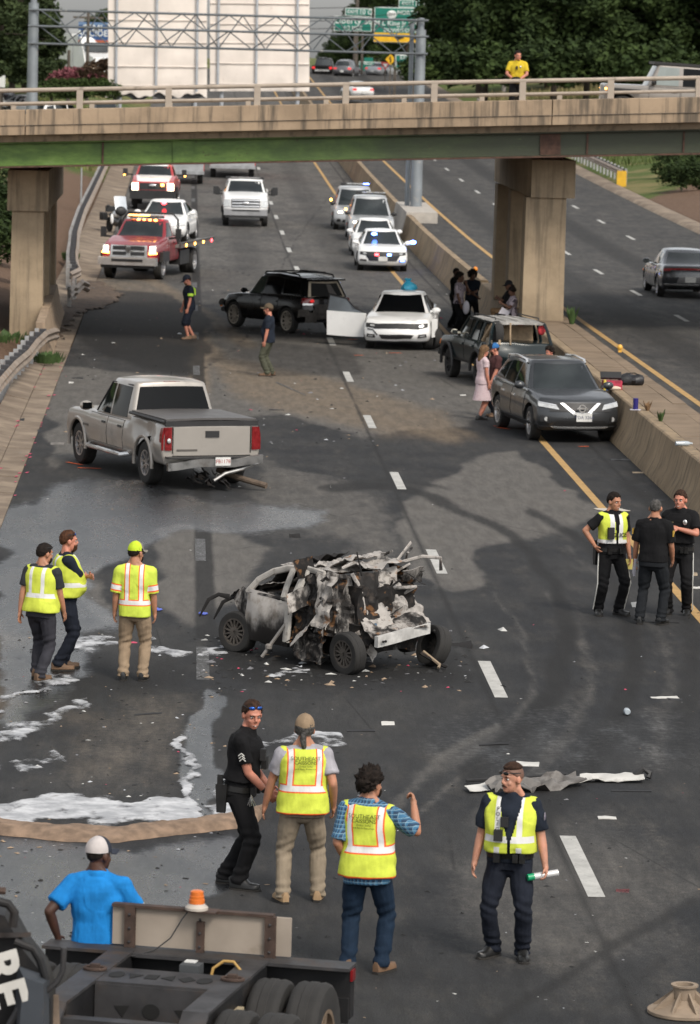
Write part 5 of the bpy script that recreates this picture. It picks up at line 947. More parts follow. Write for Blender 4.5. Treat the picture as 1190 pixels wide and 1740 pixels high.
# ================================================================ people
def skinmat(name, col):
    s = SH(name); n = s.noise(s.obj(), 9, 4); c = s.mix(s.ss(n, .35, .7), tuple(q * .86 for q in col), (min(1, col[0] * 1.14), col[1] * 1.02, col[2] * .98)); s.b.inputs['Subsurface Weight'].default_value = .0
    return s.set(c, .5, spec=.35)
SK = {'fair': skinmat('fair_skin', (.47, .245, .17)), 'tan': skinmat('tanned_skin', (.40, .20, .125)), 'ruddy': skinmat('ruddy_skin', (.49, .215, .15)), 'dark': skinmat('dark_skin', (.065, .032, .022)), 'brown': skinmat('brown_skin', (.13, .066, .042))}
def cloth(name, col, bs=26., sheen=0):
    s = SH(name); v = s.obj(); n = s.noise(v, 5, 5, .6); f = s.noise(v, 5.5, 3, .5, (1, 1, .5)); w = s.noise(v, 240, 2, .5)
    c = s.mix(s.ss(n, .3, .7), tuple(q * .80 for q in col), tuple(q * 1.12 for q in col)); s.bump(s.ma('ADD', f, s.ma('MULTIPLY', w, .05)), .8, .04)
    return s.set(c, .88, spec=.2)
def vestmat(name, stripe=True, orange=True, verts=(.085, .145), hz=(1.045, 1.105), tint=(.60, .68, .075), second=None, sleeves=False, hem=0.):
    s = SH(name); t = s.attr('tc', 'Vector'); L, H, D = s.xyz(t); A = s.ma('ABSOLUTE', L); v = s.obj(); f = s.noise(v, 5.5, 3, .5, (1, 1, .5)); n = s.noise(v, 6, 4)
    mesh_ = s.noise(v, 160, 2); c = s.mix(s.ss(n, .3, .7), tuple(q * .86 for q in tint), tuple(q * 1.08 for q in tint)); c = s.mix(s.ma('MULTIPLY', s.ss(mesh_, .45, .6), .18), c, tuple(q * .6 for q in tint))
    def band(x, a, b): return s.ma('MULTIPLY', s.ss(x, a - .002, a + .002), s.ss(x, b - .002, b + .002, 1, 0))
    W_, O_ = (.66, .66, .65), (.80, .13, .03)
    if not orange: O_ = tuple(q * .9 for q in tint)
    up = s.ss(H, hz[0], hz[0] + .004)
    vs = s.ma('MULTIPLY', band(A, *verts), up); vo = s.ma('MULTIPLY', band(A, verts[0] - .014, verts[1] + .014), up)
    hs_ = band(H, *hz); ho = band(H, hz[0] - .014, hz[1] + .014)
    c = s.mix(s.ma('MAXIMUM', vo, ho), c, O_); c = s.mix(s.ma('MAXIMUM', vs, hs_), c, W_)
    if hem: c = s.mix(s.ss(H, hem, hem + .004, 1, 0), c, O_)
    if second: c = s.mix(s.ma('MULTIPLY', band(A, *verts), band(H, second[0], second[1])), c, W_)
    if sleeves:
        q = s.attr('sl'); c = s.mix(band(q, .56, .88), c, O_); c = s.mix(band(q, .62, .82), c, W_)
    s.bump(f, .75, .04); return s.set(c, .75, spec=.3)
def plaidmat(name):
    s = SH(name); t = s.obj(); X, Y, Z = s.xyz(t); A = s.ma('ADD', X, Y)
    def st(x, k, lo): return s.ss(s.ma('FRACT', s.ma('MULTIPLY', x, k * 1.9)), lo, lo + .06)
    c = s.mix(st(A, 14, .55), (.02, .05, .10), (.045, .15, .27)); c = s.mix(s.ma('MULTIPLY', st(Z, 14, .55), .5), c, (.05, .16, .28)); c = s.mix(s.ma('MULTIPLY', st(Z, 14, .86), .8), c, (.28, .42, .50)); c = s.mix(s.ma('MULTIPLY', st(A, 14, .9), .6), c, (.25, .38, .46))
    return s.set(c, .85)
def stripedmat(name):
    s = SH(name); X, Y, Z = s.xyz(s.attr('tc', 'Vector')); q = s.ss(s.ma('FRACT', s.ma('MULTIPLY', s.ma('ADD', X, 1.), 22)), .62, .68); return s.set(s.mix(q, (.42, .36, .40), (.06, .045, .06)), .85)
def speckmat(name):
    s = SH(name); n = s.vor(s.obj(), 26); m = s.noise(s.obj(), 20, 3); return s.set(s.mix(s.ma('MULTIPLY', s.ss(n, .18, .30, 1, 0), s.ss(m, .45, .6)), (.56, .44, .46), (.38, .16, .20)), .85)
HAIR = {k: pm(k + '_hair', tuple(q * .7 for q in c), .75, var=.6, vs=34, bump=.9, bs=110, spec=.15) for k, c in (('dark', (.022, .016, .013)), ('brown', (.055, .030, .020)), ('auburn', (.095, .042, .022)), ('grey', (.10, .095, .09)), ('light', (.20, .12, .065)))}
M_EYE = pm('eye_white', (.6, .58, .55), .3); M_IRIS = pm('iris_dark', (.02, .014, .01), .2); M_LIP = pm('lip', (.30, .10, .08), .5); M_LTH = pm('black_leather', (.012, .012, .012), .38, var=.3, vs=8); M_BRNB = pm('brown_boot', (.13, .075, .042), .7, var=.3); M_TANB = pm('tan_boot', (.30, .20, .11), .8, var=.25); M_SOLE = pm('boot_sole', (.02, .018, .016), .9)
def remesh(b, vox, mat, name, it=4, fold=None, lim=.5):
    o = bpy.data.objects.new('tmp', b.mesh(name, [mat], 0)); m = o.modifiers.new('r', 'REMESH'); m.mode = 'VOXEL'; m.voxel_size = vox
    m = o.modifiers.new('s', 'SMOOTH'); m.factor = lim; m.iterations = it
    me = evalmesh(o); me.name = name
    if not len(me.materials): me.materials.append(mat)
    if fold:
        V = npv(me); N = np.empty(len(V) * 3); me.vertices.foreach_get('normal', N); N = N.reshape(-1, 3); V = V + N * fold(V)[:, None]; me.vertices.foreach_set('co', V.astype(np.float32).ravel()); me.update()
    me.shade_smooth(); return me
def vlerp(a, b, t): return a + (b - a) * t
def ik(S, T, l1, l2, pole):
    d = T - S; L = d.length; L2 = min(L, (l1 + l2) * .995); d.normalize(); T = S + d * L2
    a = (l1 * l1 - l2 * l2 + L2 * L2) / (2 * L2); h = math.sqrt(max(0, l1 * l1 - a * a)); p = (pole - d * pole.dot(d)); p.normalize()
    return S + d * a + p * h, T
def limb(b, pts, rad_, n=12):      # rounded tapered chain
    for i, (p, r) in enumerate(zip(pts, rad_)): b.ell(p, (r * .99,) * 3, 10, 6)
    for i in range(len(pts) - 1): b.tube([pts[i], pts[i + 1]], [rad_[i], rad_[i + 1]], n)
def V3(*a): return Vector(a)
NPERS = [0]
def person(label, pos, head, h=1.78, g=1., belly=0., lean=0., twist=0., feet=((.03, .12, 8), (-.03, -.12, -8)), hands=None, poles=None, hy=0., hp=0., skin='fair', hair='brown', hcut='short', cap=None, beard=None, shades=None,
           top=None, topmat=None, sleeve=.62, vest=None, vestz=(.93, 1.49), vopen=0., trousers=None, legend=.09, shorts=None, skirt=None, shoe=None, belt=False, vox=.011, z0=0., seat=None, curl=(.55, .55), face=True, grip=None, group='people at the crash scene', fist=None, collar=None):
    """local frame: x forward, y left, z up; poses given for a 1.8 m body"""
    seed = NPERS[0] = NPERS[0] + 1; k = h / 1.8
    B = MB(); st_ = V3(0, 0, 0)
    hipz = seat if seat else .945 - .012 * max(abs(feet[0][0] - feet[1][0]) * 3, 0)
    hc = V3((feet[0][0] + feet[1][0]) / 2 if not seat else 0, (feet[0][1] + feet[1][1]) / 2, hipz); RL = Matrix.Rotation(rad(lean), 3, 'Y') @ Matrix.Identity(3); RT = RL @ Matrix.Rotation(rad(twist), 3, 'Z')
    sp = lambda z: hc + RL @ V3(0, 0, z - .945)                       # point on the spine at standing height z
    secs = [(.80, .10, .09, 0), (.86, .165, .118, 0), (.95, .178 * (1 + .3 * (g - 1)), .125, -.005), (1.05, .168 * g, .118 * g + belly * .5, .005 + belly * .5), (1.14, .165 * g, .115 * g + belly * .6, .01 + belly * .55), (1.26, .180 * g, .122 * g + belly * .2, .01 + belly * .2), (1.36, .188 * g, .122 * g, .005), (1.42, .170 * g, .108 * g, -.004), (1.465, .128 * g, .088, -.012), (1.50, .092, .072, -.014), (1.53, .072, .064, -.012)]
    def ringfn(z, f):       # lateral radius, depth radius and centre at standing height z
        zz = [q[0] for q in secs]; hw = np.interp(z, zz, [q[1] for q in secs]); hd = np.interp(z, zz, [q[2] for q in secs]); xo = np.interp(z, zz, [q[3] for q in secs]); return hw + f, hd + f, xo
    def rmat(z):
        t = min(1, max(0, (z - 1.0) / .3)); return RL @ Matrix.Rotation(rad(twist * t), 3, 'Z')
    def torso(b, z0_, z1_, f, n=24, step=.045, ff=None):
        R = []; zs = np.linspace(z0_, z1_, max(3, int((z1_ - z0_) / step)))
        for z in zs:
            hw, hd, xo = ringfn(max(z, .95) if f > .011 else z, f if ff is None else ff(z)); c = sp(z); M_ = rmat(z); q = []
            for j in range(n):
                a = 2 * math.pi * j / n; ca, sa = math.cos(a), math.sin(a); e = 2 / 2.5
                q.append(c + M_ @ V3(xo + hd * abs(ca) ** e * (1 if ca > 0 else -1), hw * abs(sa) ** e * (1 if sa > 0 else -1), 0))
            R.append(q)
        b.rings(R)
    def surf(y, z, f, back):   # point on the torso surface at lateral y
        hw, hd, xo = ringfn(z, f); t = min(.98, abs(y) / hw); x = hd * (1 - t ** 2.5) ** (1 / 2.5); return sp(z) + rmat(z) @ V3(xo + (-x if back else x), y, 0)
    # limbs
    sh = {s: sp(1.425) + rmat(1.425) @ V3(-.01, s * .185 * (1 + (g - 1) * .6), 0) for s in (1, -1)}
    hands = hands or ((.06, .24, .78), (.06, -.24, .78)); arms = {}
    for s, ht, pl in ((1, hands[0], (poles or ((-1, .5, -.1), (-1, -.5, -.1)))[0]), (-1, hands[1], (poles or ((-1, .5, -.1), (-1, -.5, -.1)))[1])):
        e, w = ik(sh[s], V3(*ht), .295, .265, V3(*pl)); arms[s] = (sh[s], e, w)
    legs = {}
    for s, (fx, fy, fyaw) in ((1, feet[0]), (-1, feet[1])):
        hp_ = hc + V3(0, s * .095, -.035); ank = V3(fx - .05 * math.cos(rad(fyaw)), fy, .085); kn, ank = ik(hp_, ank, .445, .43, V3(1, .12 * s + math.tan(rad(fyaw)) * .5, .15 if seat else 0)); legs[s] = (hp_, kn, ank, fyaw)
    hd_c = sp(1.52) + RL @ V3(.01, 0, .0) + Matrix.Rotation(rad(lean * .4), 3, 'Y') @ V3(.018, 0, .140); HM = Matrix.Rotation(rad(hy), 3, 'Z') @ Matrix.Rotation(rad(hp), 3, 'Y') @ Matrix.Scale(1.07, 3)
    hp3 = lambda x, y, z: hd_c + HM @ V3(x, y, z)
    # ---- continuous body
    torso(B, .88, 1.52, -.012)
    for s in (1, -1):
        a, e, w = arms[s]; limb(B, [a, vlerp(a, e, .45), e, vlerp(e, w, .3), vlerp(e, w, .7), w], [.060 * g ** .5, .053 * g ** .5, .042, .043, .036, .027])
        q, kn, an, yw = legs[s]; limb(B, [q, vlerp(q, kn, .5), kn, vlerp(kn, an, .35), an], [.082, .072, .053, .053, .038]); Rz = Matrix.Rotation(rad(yw), 3, 'Z'); limb(B, [an + Rz @ V3(-.02, 0, -.045), an + Rz @ V3(.12, 0, -.05)], [.035, .03])
        d = (w - e).normalized(); cu = curl[0 if s > 0 else 1]; inn = V3(0, -s, 0); inn = (inn - d * inn.dot(d)); inn = inn.normalized() if inn.length > .1 else V3(1, 0, 0); sd_ = d.cross(inn).normalized()
        if sd_.x < -.2 : sd_ = -sd_
        if sd_.dot(V3(1, 0, .3)) < 0: sd_ = -sd_
        pc = w + d * .045; Mh = Matrix((d, sd_, inn)).transposed(); B.ell(pc, (.052, .043, .019), 10, 8, M=Mh); B.tube([w - d * .02, w + d * .03], [.028, .029], 10)
        for i, (off, ln) in enumerate(((.033, .070), (.012, .080), (-.011, .074), (-.032, .058))):
            p0 = pc + d * .036 + sd_ * off; an_ = cu * 1.2; pp = [p0]; dd_ = d.copy(); fan = sd_ * (off * 1.6)
            for seg in (.42, .32, .26): pp.append(pp[-1] + (dd_ * math.cos(an_ * .6) + inn * math.sin(an_ * .6) + fan).normalized() * ln * seg); an_ += cu * 1.1
            B.tube(pp, [.0105, .010, .009, .0075], 8)
        t0 = pc + sd_ * .030 - d * .02; B.tube([t0, t0 + sd_ * .030 + d * .022 + inn * .012, t0 + sd_ * .036 + d * .052 + inn * .026], [.014, .0115, .009], 8)
    nb = sp(1.47); B.tube([nb + RL @ V3(-.015, 0, -.03), hp3(-.025, 0, -.05)], [.068, .060], 14)
    for s in (1, -1): B.tube([hp3(-.03, s * .03, -.08), vlerp(sp(1.47), sh[s], .55) + RL @ V3(-.01, 0, .02), sh[s]], [.034, .035, .042], 10)
    B.ell(hp3(-.008, 0, .028), (.098, .077, .098), 16, 12, M=HM); B.ell(hp3(.030, 0, -.045), (.066, .060, .078), 14, 10, M=HM); B.ell(hp3(.062, 0, -.088), (.030, .032, .026), 10, 8, M=HM)
    B.tube([hp3(.086, 0, .022), hp3(.105, 0, -.012), hp3(.110, 0, -.026)], [.011, .013, .014], 8); B.ell(hp3(.092, 0, -.032), (.016, .020, .012), 8, 6, M=HM); B.ell(hp3(.082, 0, .030), (.020, .055, .012), 10, 6, M=HM); B.ell(hp3(.088, 0, -.064), (.012, .024, .011), 8, 6, M=HM)
    for s in (1, -1): B.ell(hp3(-.005, s * .080, -.005), (.023, .014, .035), 10, 8, M=HM); B.ell(hp3(.062, s * .042, -.030), (.022, .018, .022), 8, 6, M=HM)
    me = remesh(B, vox * .8, SK[skin], 'person', 3, lim=.4)
    root = mobj('person', me, None, (pos[0], pos[1], z0), (0, 0, rad(head))); root.scale = (k, k, k); tag(root, label, 'person', group)
    def child(b, name, mat, smooth=45): return b.build(name, mat, root, smooth=smooth)
    # ---- torso attributes for clothes
    def tcattr(me):
        V = npv(me); T = RL.transposed(); L = np.array([list(r) for r in T]); q = (V - np.array(hc)) @ L.T; z = q[:, 2] + .945; tw = np.radians(twist) * np.clip((z - 1.0) / .3, 0, 1); lat = -np.sin(tw) * q[:, 0] + np.cos(tw) * q[:, 1]; dep = np.cos(tw) * q[:, 0] + np.sin(tw) * q[:, 1]
        sl = np.zeros(len(V)); out = []
        for s in (1, -1):
            a, e, w = (np.array(x) for x in arms[s]); u = e - a; t = ((V - a) @ u) / (u @ u); dist = np.linalg.norm(V - (a + np.clip(t, 0, 1)[:, None] * u), axis=1); sl = np.where((dist < .10) & (t > .2) & (lat * s > .1), np.maximum(sl, t), sl)
        lat = np.where(sl > .38, 9, lat); z = np.where(sl > .38, 9, z); setattr_v(me, 'tc', np.stack([lat, z, dep], 1)); setattr_f(me, 'sl', sl); return np.stack([lat, z, dep], 1)
    def fold(amp, sc=(9, 9, 16)):
        def f(V): 
            n = fbm(V * np.array(sc) * .42 + seed * 7.3, 2, seed) - .5; d = V @ np.array([.55, .45, .7]) * 38 + 9 * fbm(V * 3.3 + seed, 2, 3); return amp * (n * 2.0 + .35 * np.sin(d) * (fbm(V * 2.6 + 3.1 * seed, 2, 5) > .5))
        return f
    # ---- shirt
    if topmat:
        b = MB(); zb = top if top else .90; torso(b, zb, 1.50, .012, ff=lambda z: .012 + .012 * sst(1.2 - z, 0, .3))
        for s in (1, -1):
            a, e, w = arms[s]; q = vlerp(a, e, min(1, sleeve)); pts, rr = [a + (sp(1.4) - a) * .3, a, vlerp(a, e, sleeve * .5), q], [.085, .080 * g ** .5, .075 * g ** .5, .074 * g ** .5]
            if sleeve > 1: q2 = vlerp(e, w, sleeve - 1); pts, rr = [a, vlerp(a, e, .5), e, q2], [.078, .07, .058, .045]
            limb(b, pts[:-1], rr[:-1]); b.tube(pts[-2:], rr[-2:], 14)
        for s in (1, -1): b.tube([sp(1.50) + RL @ V3(-.012, s * .045, 0), vlerp(sp(1.48), sh[s], .55) + RL @ V3(-.01, 0, .016), sh[s] + RL @ V3(0, 0, .012)], [.048, .066, .068], 12)
        b.tube([sp(1.44), sp(1.515 if not collar else 1.55)], [.098, .082 if not collar else .074], 18)
        me = remesh(b, vox, topmat, 'shirt', 4, fold(.014)); tcattr(me); mobj('shirt', me, root)
        if collar == 'white': b = MB(); b.tube([vlerp(arms[-1][0], arms[-1][1], sleeve - .07), vlerp(arms[-1][0], arms[-1][1], sleeve + .04)], [.078, .078], 16); child(b, 'sleeve_hem', pm('white_hem', (.6, .6, .6), .8))
    # ---- trousers, shorts, skirt
    if trousers:
        b = MB(); torso(b, .83, 1.0, .012); b.ell(hc + V3(0, 0, -.115), (.105, .13, .075), 14, 10)
        for s in (1, -1):
            q, kn, an, yw = legs[s]; en = 1. if legend < .2 else 0
            if shorts: limb(b, [q + V3(0, -s * .015, .05), q, vlerp(q, kn, .5), kn + (an - kn) * .06], [.09, .112, .108, .10]); continue
            bot = an + V3(-.01, 0, -.035); limb(b, [q + V3(0, -s * .015, .05), q, vlerp(q, kn, .5), kn, vlerp(kn, an, .5), an + V3(0, 0, .03)], [.09, .108 * g ** .3, .098 * g ** .3, .080, .077, .074]); b.tube([an + V3(0, 0, .03), bot], [.074, .078], 14)
        def ff(V):
            f = fold(.010, (8, 8, 17))(V); nearank = sst(.30 - V[:, 2], 0, .2); return f + nearank * .0075 * np.sin(V[:, 2] * 78 + 9 * fbm(V * 5 + seed, 2, 9)) + .006 * np.sin(V[:, 2] * 70 + V[:, 1] * 30) * np.exp(-((V[:, 2] - .5) / .1) ** 2)
        mobj('shorts' if shorts else 'trousers', remesh(b, vox, trousers, 'trousers', 3, ff), root)
    if skirt:
        b = MB(); n = 30; R = []
        for z, f in ((.98, .0), (.9, .02), (.75, .045), (.6, .075), (.48, .105)):
            hw, hd, xo = ringfn(max(z, .86), 0); R.append([sp(max(z, .8)) * 1 + V3(xo + (hd + f + .012 * math.sin(a * 6) * (1 - z)) * math.cos(a), (hw * (.96 if z < .8 else 1) + f * .8 + .012 * math.sin(a * 5 + 1) * (1 - z)) * math.sin(a), min(0, z - max(z, .8))) for a in np.linspace(0, 2 * math.pi, n, endpoint=False)])
        b.rings(R[::-1]); child(b, 'skirt', skirt, 70)
    if shoe:
        for s in (1, -1):
            q, kn, an, yw = legs[s]; Rz = Matrix.Rotation(rad(yw), 3, 'Z'); b = MB()
            for zz0, zz1, mi, sc in ((-.085, -.062, 1, 1.06), (-.062, .0, 0, 1.)):
                R = []
                for t in np.linspace(0, 1, 10):
                    x = -.085 + .295 * t; wd = .051 * sc * (1 - max(0, abs(t - .62) - .18) ** 2 * 1.3) * (.80 + .20 * min(1, t * 8)) * min(1, (1 - t) * 7 + .45); top_ = zz1 if mi else zz0 + .042 + .085 * max(0, 1 - t * 1.5) ** .7 * min(1, .25 + t * 4) + .02 * (1 - t)
                    R.append([an + Rz @ V3(x * sc, -wd, zz0), an + Rz @ V3(x * sc, wd, zz0), an + Rz @ V3(x * sc, wd * .95, zz0 + (top_ - zz0) * .6), an + Rz @ V3(x * sc, wd * .5, top_), an + Rz @ V3(x * sc, -wd * .5, top_), an + Rz @ V3(x * sc, -wd * .95, zz0 + (top_ - zz0) * .6)])
                b.rings(R, mi=mi)
            child(b, 'shoe', [shoe, M_SOLE], 50)
    # ---- vest
    vs = None
    if vest:
        b = MB(); fv = .034; torso(b, vestz[0], vestz[1], fv, ff=lambda z: fv + .034 * sst(1.2 - z, 0, .3))
        for s in (1, -1): a = arms[s][0]; limb(b, [sp(1.40) + (a - sp(1.40)) * .55 + V3(0, 0, .01), a + (sp(1.42) - a) * .06 + RL @ V3(0, 0, .012)], [.088, .080])
        me = remesh(b, vox, vest, 'vest', 4, fold(.012)); t = tcattr(me)
        if vopen:
            import bmesh
            bm = bmesh.new(); bm.from_mesh(me); bm.verts.ensure_lookup_table(); kill = [v_ for v_ in bm.verts if t[v_.index][2] > .03 and abs(t[v_.index][0] - (.01 if vopen < 2 else 0)) < (vopen * max(.012 / max(vopen, .01), min(.085, .018 + (t[v_.index][1] - 1.15) * .24)) if t[v_.index][1] < 8 else 0)]
            bmesh.ops.delete(bm, geom=kill, context='VERTS'); bm.to_mesh(me); bm.free(); me.shade_smooth()
        mobj('vest', me, root)
    def decal(txt, size, y, z, f, back, mat, name='lettering', vert=False, bold=.0):
        me = text_mesh(txt, size, .0005, bold=bold); V = npv(me); P = []
        for x_, y_, _ in V:
            if vert: x_, y_ = (x_, y_)
            P.append(surf(y + (-x_ if back else x_) * (1 if True else 1), z + y_, f, back)) if back else P.append(surf(y + x_, z + y_, f, back))
        me.vertices.foreach_set('co', np.array([list(p) for p in P], np.float32).ravel()); me.update(); me.materials.append(mat); return mobj(name, me, root)
    # ---- hair, cap, face
    def skull(f, keep, mat, name, n=34, m=20, o=(0, 0, 0), jag=.004, low=-.6):
        R = []; V = []; 
        for i in range(m + 1):
            th = math.pi / 2 - (math.pi / 2 - math.asin(low)) * i / m if i else math.pi / 2 - .02
            V.append([(math.cos(th) * math.cos(a), math.cos(th) * math.sin(a), math.sin(th)) for a in np.linspace(0, 2 * math.pi, n, endpoint=False)])
        vs_ = []; fs = []
        for i, row in enumerate(V):
            for j, (x, y, z) in enumerate(row):
                kk = keep(x, y, z); ff_ = f + jag * ((vnoise(np.array([[x * 9 + seed, y * 9, z * 9]]), seed)[0] - .3) + .6 * (vnoise(np.array([[x * 21 + seed, y * 21, z * 14]]), seed)[0] - .5)); s_ = ff_ if kk > 0 else -.02 + (ff_ + .02) * max(0, 1 + kk * 6)
                vs_.append(hp3(-.008 + o[0] + (.098 + s_) * x, o[1] + (.077 + s_) * y, .028 + o[2] + (.098 + s_) * z))
        for i in range(m):
            for j in range(n): fs.append((i * n + j, (i + 1) * n + j, (i + 1) * n + (j + 1) % n, i * n + (j + 1) % n))
        b = MB(); b.add(vs_, fs); return child(b, name, mat, 80)
    HM_ = HAIR.get(hair)
    def HL(x, y, z): return z - np.interp(x, [-1, -.55, -.25, -.05, .12, .28, .42, .62, 1], [-.62, -.58, -.30, .02, .02, -.12, .12, .50, .58]) + .05 * math.sin(9 * y + 5 * x)
    if hair:
        if hcut == 'buzz': skull(.003, lambda x, y, z: HL(x, y, z) - .05, HM_, 'hair', jag=.002, low=-.7)
        elif hcut == 'short': skull(.010, HL, HM_, 'hair', jag=.012, low=-.75)
        elif hcut == 'thick': skull(.022, lambda x, y, z: HL(x, y, z) + .05, HM_, 'hair', jag=.055, low=-.8)
        elif hcut == 'under': skull(.0035, lambda x, y, z: z + .25 - .75 * max(0, x + .1), pm('shaved_side', (.16, .085, .06), .7), 'hair', jag=.001); skull(.017, lambda x, y, z: z - .62 - .0 * x, HM_, 'hair', jag=.006, low=.3)
        elif hcut == 'long':
            skull(.018, lambda x, y, z: z + .5 - .9 * max(0, x), HM_, 'hair', jag=.02); b = MB(); b.rings([[hp3(-.06 + .055 * math.cos(a) * w_ - .02 * (i > 2), .085 * math.sin(a) * w_, z) for a in np.linspace(0, 2 * math.pi, 14, endpoint=False)] for i, (z, w_) in enumerate(((.03, .9), (-.06, 1.05), (-.14, 1.1), (-.20, .95), (-.25, .6)))][::-1]); child(b, 'hair', HM_, 80)
        elif hcut == 'pony':
            skull(.012, lambda x, y, z: z + .6 - .9 * max(0, x), HM_, 'hair', jag=.01); b = MB(); b.tube([hp3(-.10, 0, -.01), hp3(-.125, .004, -.07), hp3(-.115, -.006, -.14), hp3(-.105, .006, -.19)], [.028, .032, .024, .007], 8); child(b, 'ponytail', HM_, 80)
        elif hcut == 'curls': skull(.045, lambda x, y, z: z + .62 - .8 * max(0, x), HM_, 'hair', jag=.06)
        elif hcut == 'bun': skull(.018, lambda x, y, z: z + .45 - .8 * max(0, x), HM_, 'hair', jag=.012); b = MB(); b.ell(hp3(-.05, 0, .135), (.06, .06, .05), 12, 8); child(b, 'hair_bun', HM_, 80)
    if cap:
        cm, bm_, kind = cap; b = MB(); R = []
        for i, th in enumerate(np.linspace(1.5, -.12, 9)): R.append([hp3(-.010 + .112 * math.cos(th) * math.cos(a), .090 * math.cos(th) * math.sin(a), .040 + .112 * max(math.sin(th), -.1) * (1 if math.sin(th) > 0 else .6)) for a in np.linspace(0, 2 * math.pi, 22, endpoint=False)])
        b.rings([r[::-1] for r in R], mi=0)
        if kind == 'two': 
            nq = 22
            for i in range(8):
                for j in range(nq):
                    a = 2 * math.pi * (j + .5) / nq
                    if math.cos(a) > .35: b.m[i * nq + j] = 1
        b.ell(hp3(-.01, 0, .153), (.008, .008, .005), 8, 5, mi=1); child(b, 'cap', [cm, bm_], 60)
        b = MB(); P = [[hp3(.055 + .115 * t * (1 - .45 * u * u) + .03 * (1 - u * u), .078 * u * (1 - .12 * t), .045 - .012 * t - .022 * u * u) for u in np.linspace(-1, 1, 11)] for t in np.linspace(0, 1, 5)]; b.grid([[tuple(q) for q in r] for r in P], thick=.006); child(b, 'cap_brim', bm_, 60)
    if beard:
        R = []; vs_ = []; fs = []; n, m = 15, 7
        for i in range(m):
            for j in range(n):
                a = (j / (n - 1) - .5) * 2.5; t = i / (m - 1); zz = -.028 - .105 * t - .012 * math.cos(a); r_ = 1.07 + .10 * math.sin(t * 3.1); w_ = math.sqrt(max(.05, 1 - ((zz + .045) / .095) ** 2)); lipgap = (abs(a) < .5 and t < .42); rr = (r_ if 0 < j < n - 1 and 0 < i else .9)
                vs_.append(hp3(.030 + .068 * rr * w_ * math.cos(a) * (.97 if lipgap else 1.06), .062 * rr * w_ * math.sin(a), zz - (.010 if lipgap else 0)))
        for i in range(m - 1):
            for j in range(n - 1):
                a = ((j + .5) / (n - 1) - .5) * 2.5
                if abs(a) < .62 and i < 2: continue
                fs.append((i * n + j, (i + 1) * n + j, (i + 1) * n + j + 1, i * n + j + 1))
        if beard[1] != 'stache': b = MB(); b.add(vs_, fs); child(b, 'beard', HAIR[beard[0]], 80)
        b = MB(); b.tube([hp3(.082, .030, -.062), hp3(.098, .014, -.052), hp3(.102, 0, -.049), hp3(.098, -.014, -.052), hp3(.082, -.030, -.062)], [.004, .008, .007, .008, .004], 6); child(b, 'moustache', HAIR[beard[0]], 80)
    if face:
        for s in (1, -1):
            b = MB(); b.ell(hp3(.078, s * .031, .006), (.010, .014, .0085), 10, 6, M=HM); e = child(b, 'eye', M_EYE); b = MB(); b.ell(hp3(.0865, s * .031, .006), (.004, .0065, .0065), 8, 6, M=HM); b.build('iris', M_IRIS, e)
            b = MB(); b.tube([hp3(.083, s * .052, .022), hp3(.094, s * .034, .029), hp3(.093, s * .014, .026)], [.003, .0055, .004], 6); child(b, 'eyebrow', HAIR.get(hair) or HAIR['brown'])
        b = MB(); b.tube([hp3(.080, .026, -.066), hp3(.096, .010, -.067), hp3(.097, 0, -.068), hp3(.096, -.010, -.067), hp3(.080, -.026, -.066)], [.002, .0055, .0055, .0055, .002], 6); child(b, 'mouth', M_LIP)
        if face == 'smile': b = MB(); b.tube([hp3(.088, .022, -.064), hp3(.102, 0, -.069), hp3(.088, -.022, -.064)], [.002, .005, .002], 6); child(b, 'teeth', pm('teeth', (.7, .68, .62), .4))
    if shades:
        z = {'brow': .060, 'top': .088, 'eyes': .008}[shades[0]]; r_ = 1.0 if z < .06 else .93; fx = {'brow': .100, 'top': .072, 'eyes': .098}[shades[0]]
        b = MB(); b.tube([hp3(-.03, .083 * r_, z - .006), hp3(.04, .082 * r_, z), hp3(fx - .012, .055, z + .004)], .0045, 6); b.tube([hp3(-.03, -.083 * r_, z - .006), hp3(.04, -.082 * r_, z), hp3(fx - .012, -.055, z + .004)], .0045, 6)
        q = child(b, 'sunglasses', M_BLKP)
        for s in (1, -1): b = MB(); b.ell(hp3(fx - .002, s * .034, z), (.010, .030, .019 if z < .06 else .016), 12, 8, M=HM @ Matrix.Rotation(rad(s * 14), 3, 'Z')); b.build('lens', shades[1], q)
    if belt:
        b = MB(); torso(b, .945, .995, .028); q = child(b, 'duty_belt', M_LTH, 50)
        for ya, ww, hh, bk, dz in ((.13, .05, .09, False, -.0), (.07, .05, .08, False, 0), (-.10, .06, .09, False, 0), (.165, .05, .13, True, -.01), (-.165, .05, .20, True, -.07), (.0, .06, .07, True, 0), (-.09, .06, .09, True, 0)):
            p = surf(ya, .97, .045, bk); b = MB(); b.box((p[0], p[1], p[2] + dz - .01), (.045, ww, hh)); b.build('pouch', M_LTH, q)
        p = surf(-.19, .95, .05, True); b = MB(); b.hexa([(p[0] - .045, p[1] - .03, p[2] - .22), (p[0] + .035, p[1] - .03, p[2] - .22), (p[0] + .035, p[1] + .02, p[2] - .22), (p[0] - .045, p[1] + .02, p[2] - .22), (p[0] - .06, p[1] - .03, p[2] + .05), (p[0] + .05, p[1] - .03, p[2] + .05), (p[0] + .05, p[1] + .02, p[2] + .05), (p[0] - .06, p[1] + .02, p[2] + .05)]); b.box((p[0] - .02, p[1] - .01, p[2] + .09), (.05, .03, .1)); b.build('holster', M_LTH, q)
    class H: pass
    H.root, H.child, H.decal, H.surf, H.arms, H.legs, H.sp, H.RL, H.hp3 = root, child, decal, surf, arms, legs, sp, RL, hp3
    H.w = lambda p: Vector((pos[0], pos[1], z0)) + Matrix.Rotation(rad(head), 3, 'Z') @ (Vector(p) * k)
    return H
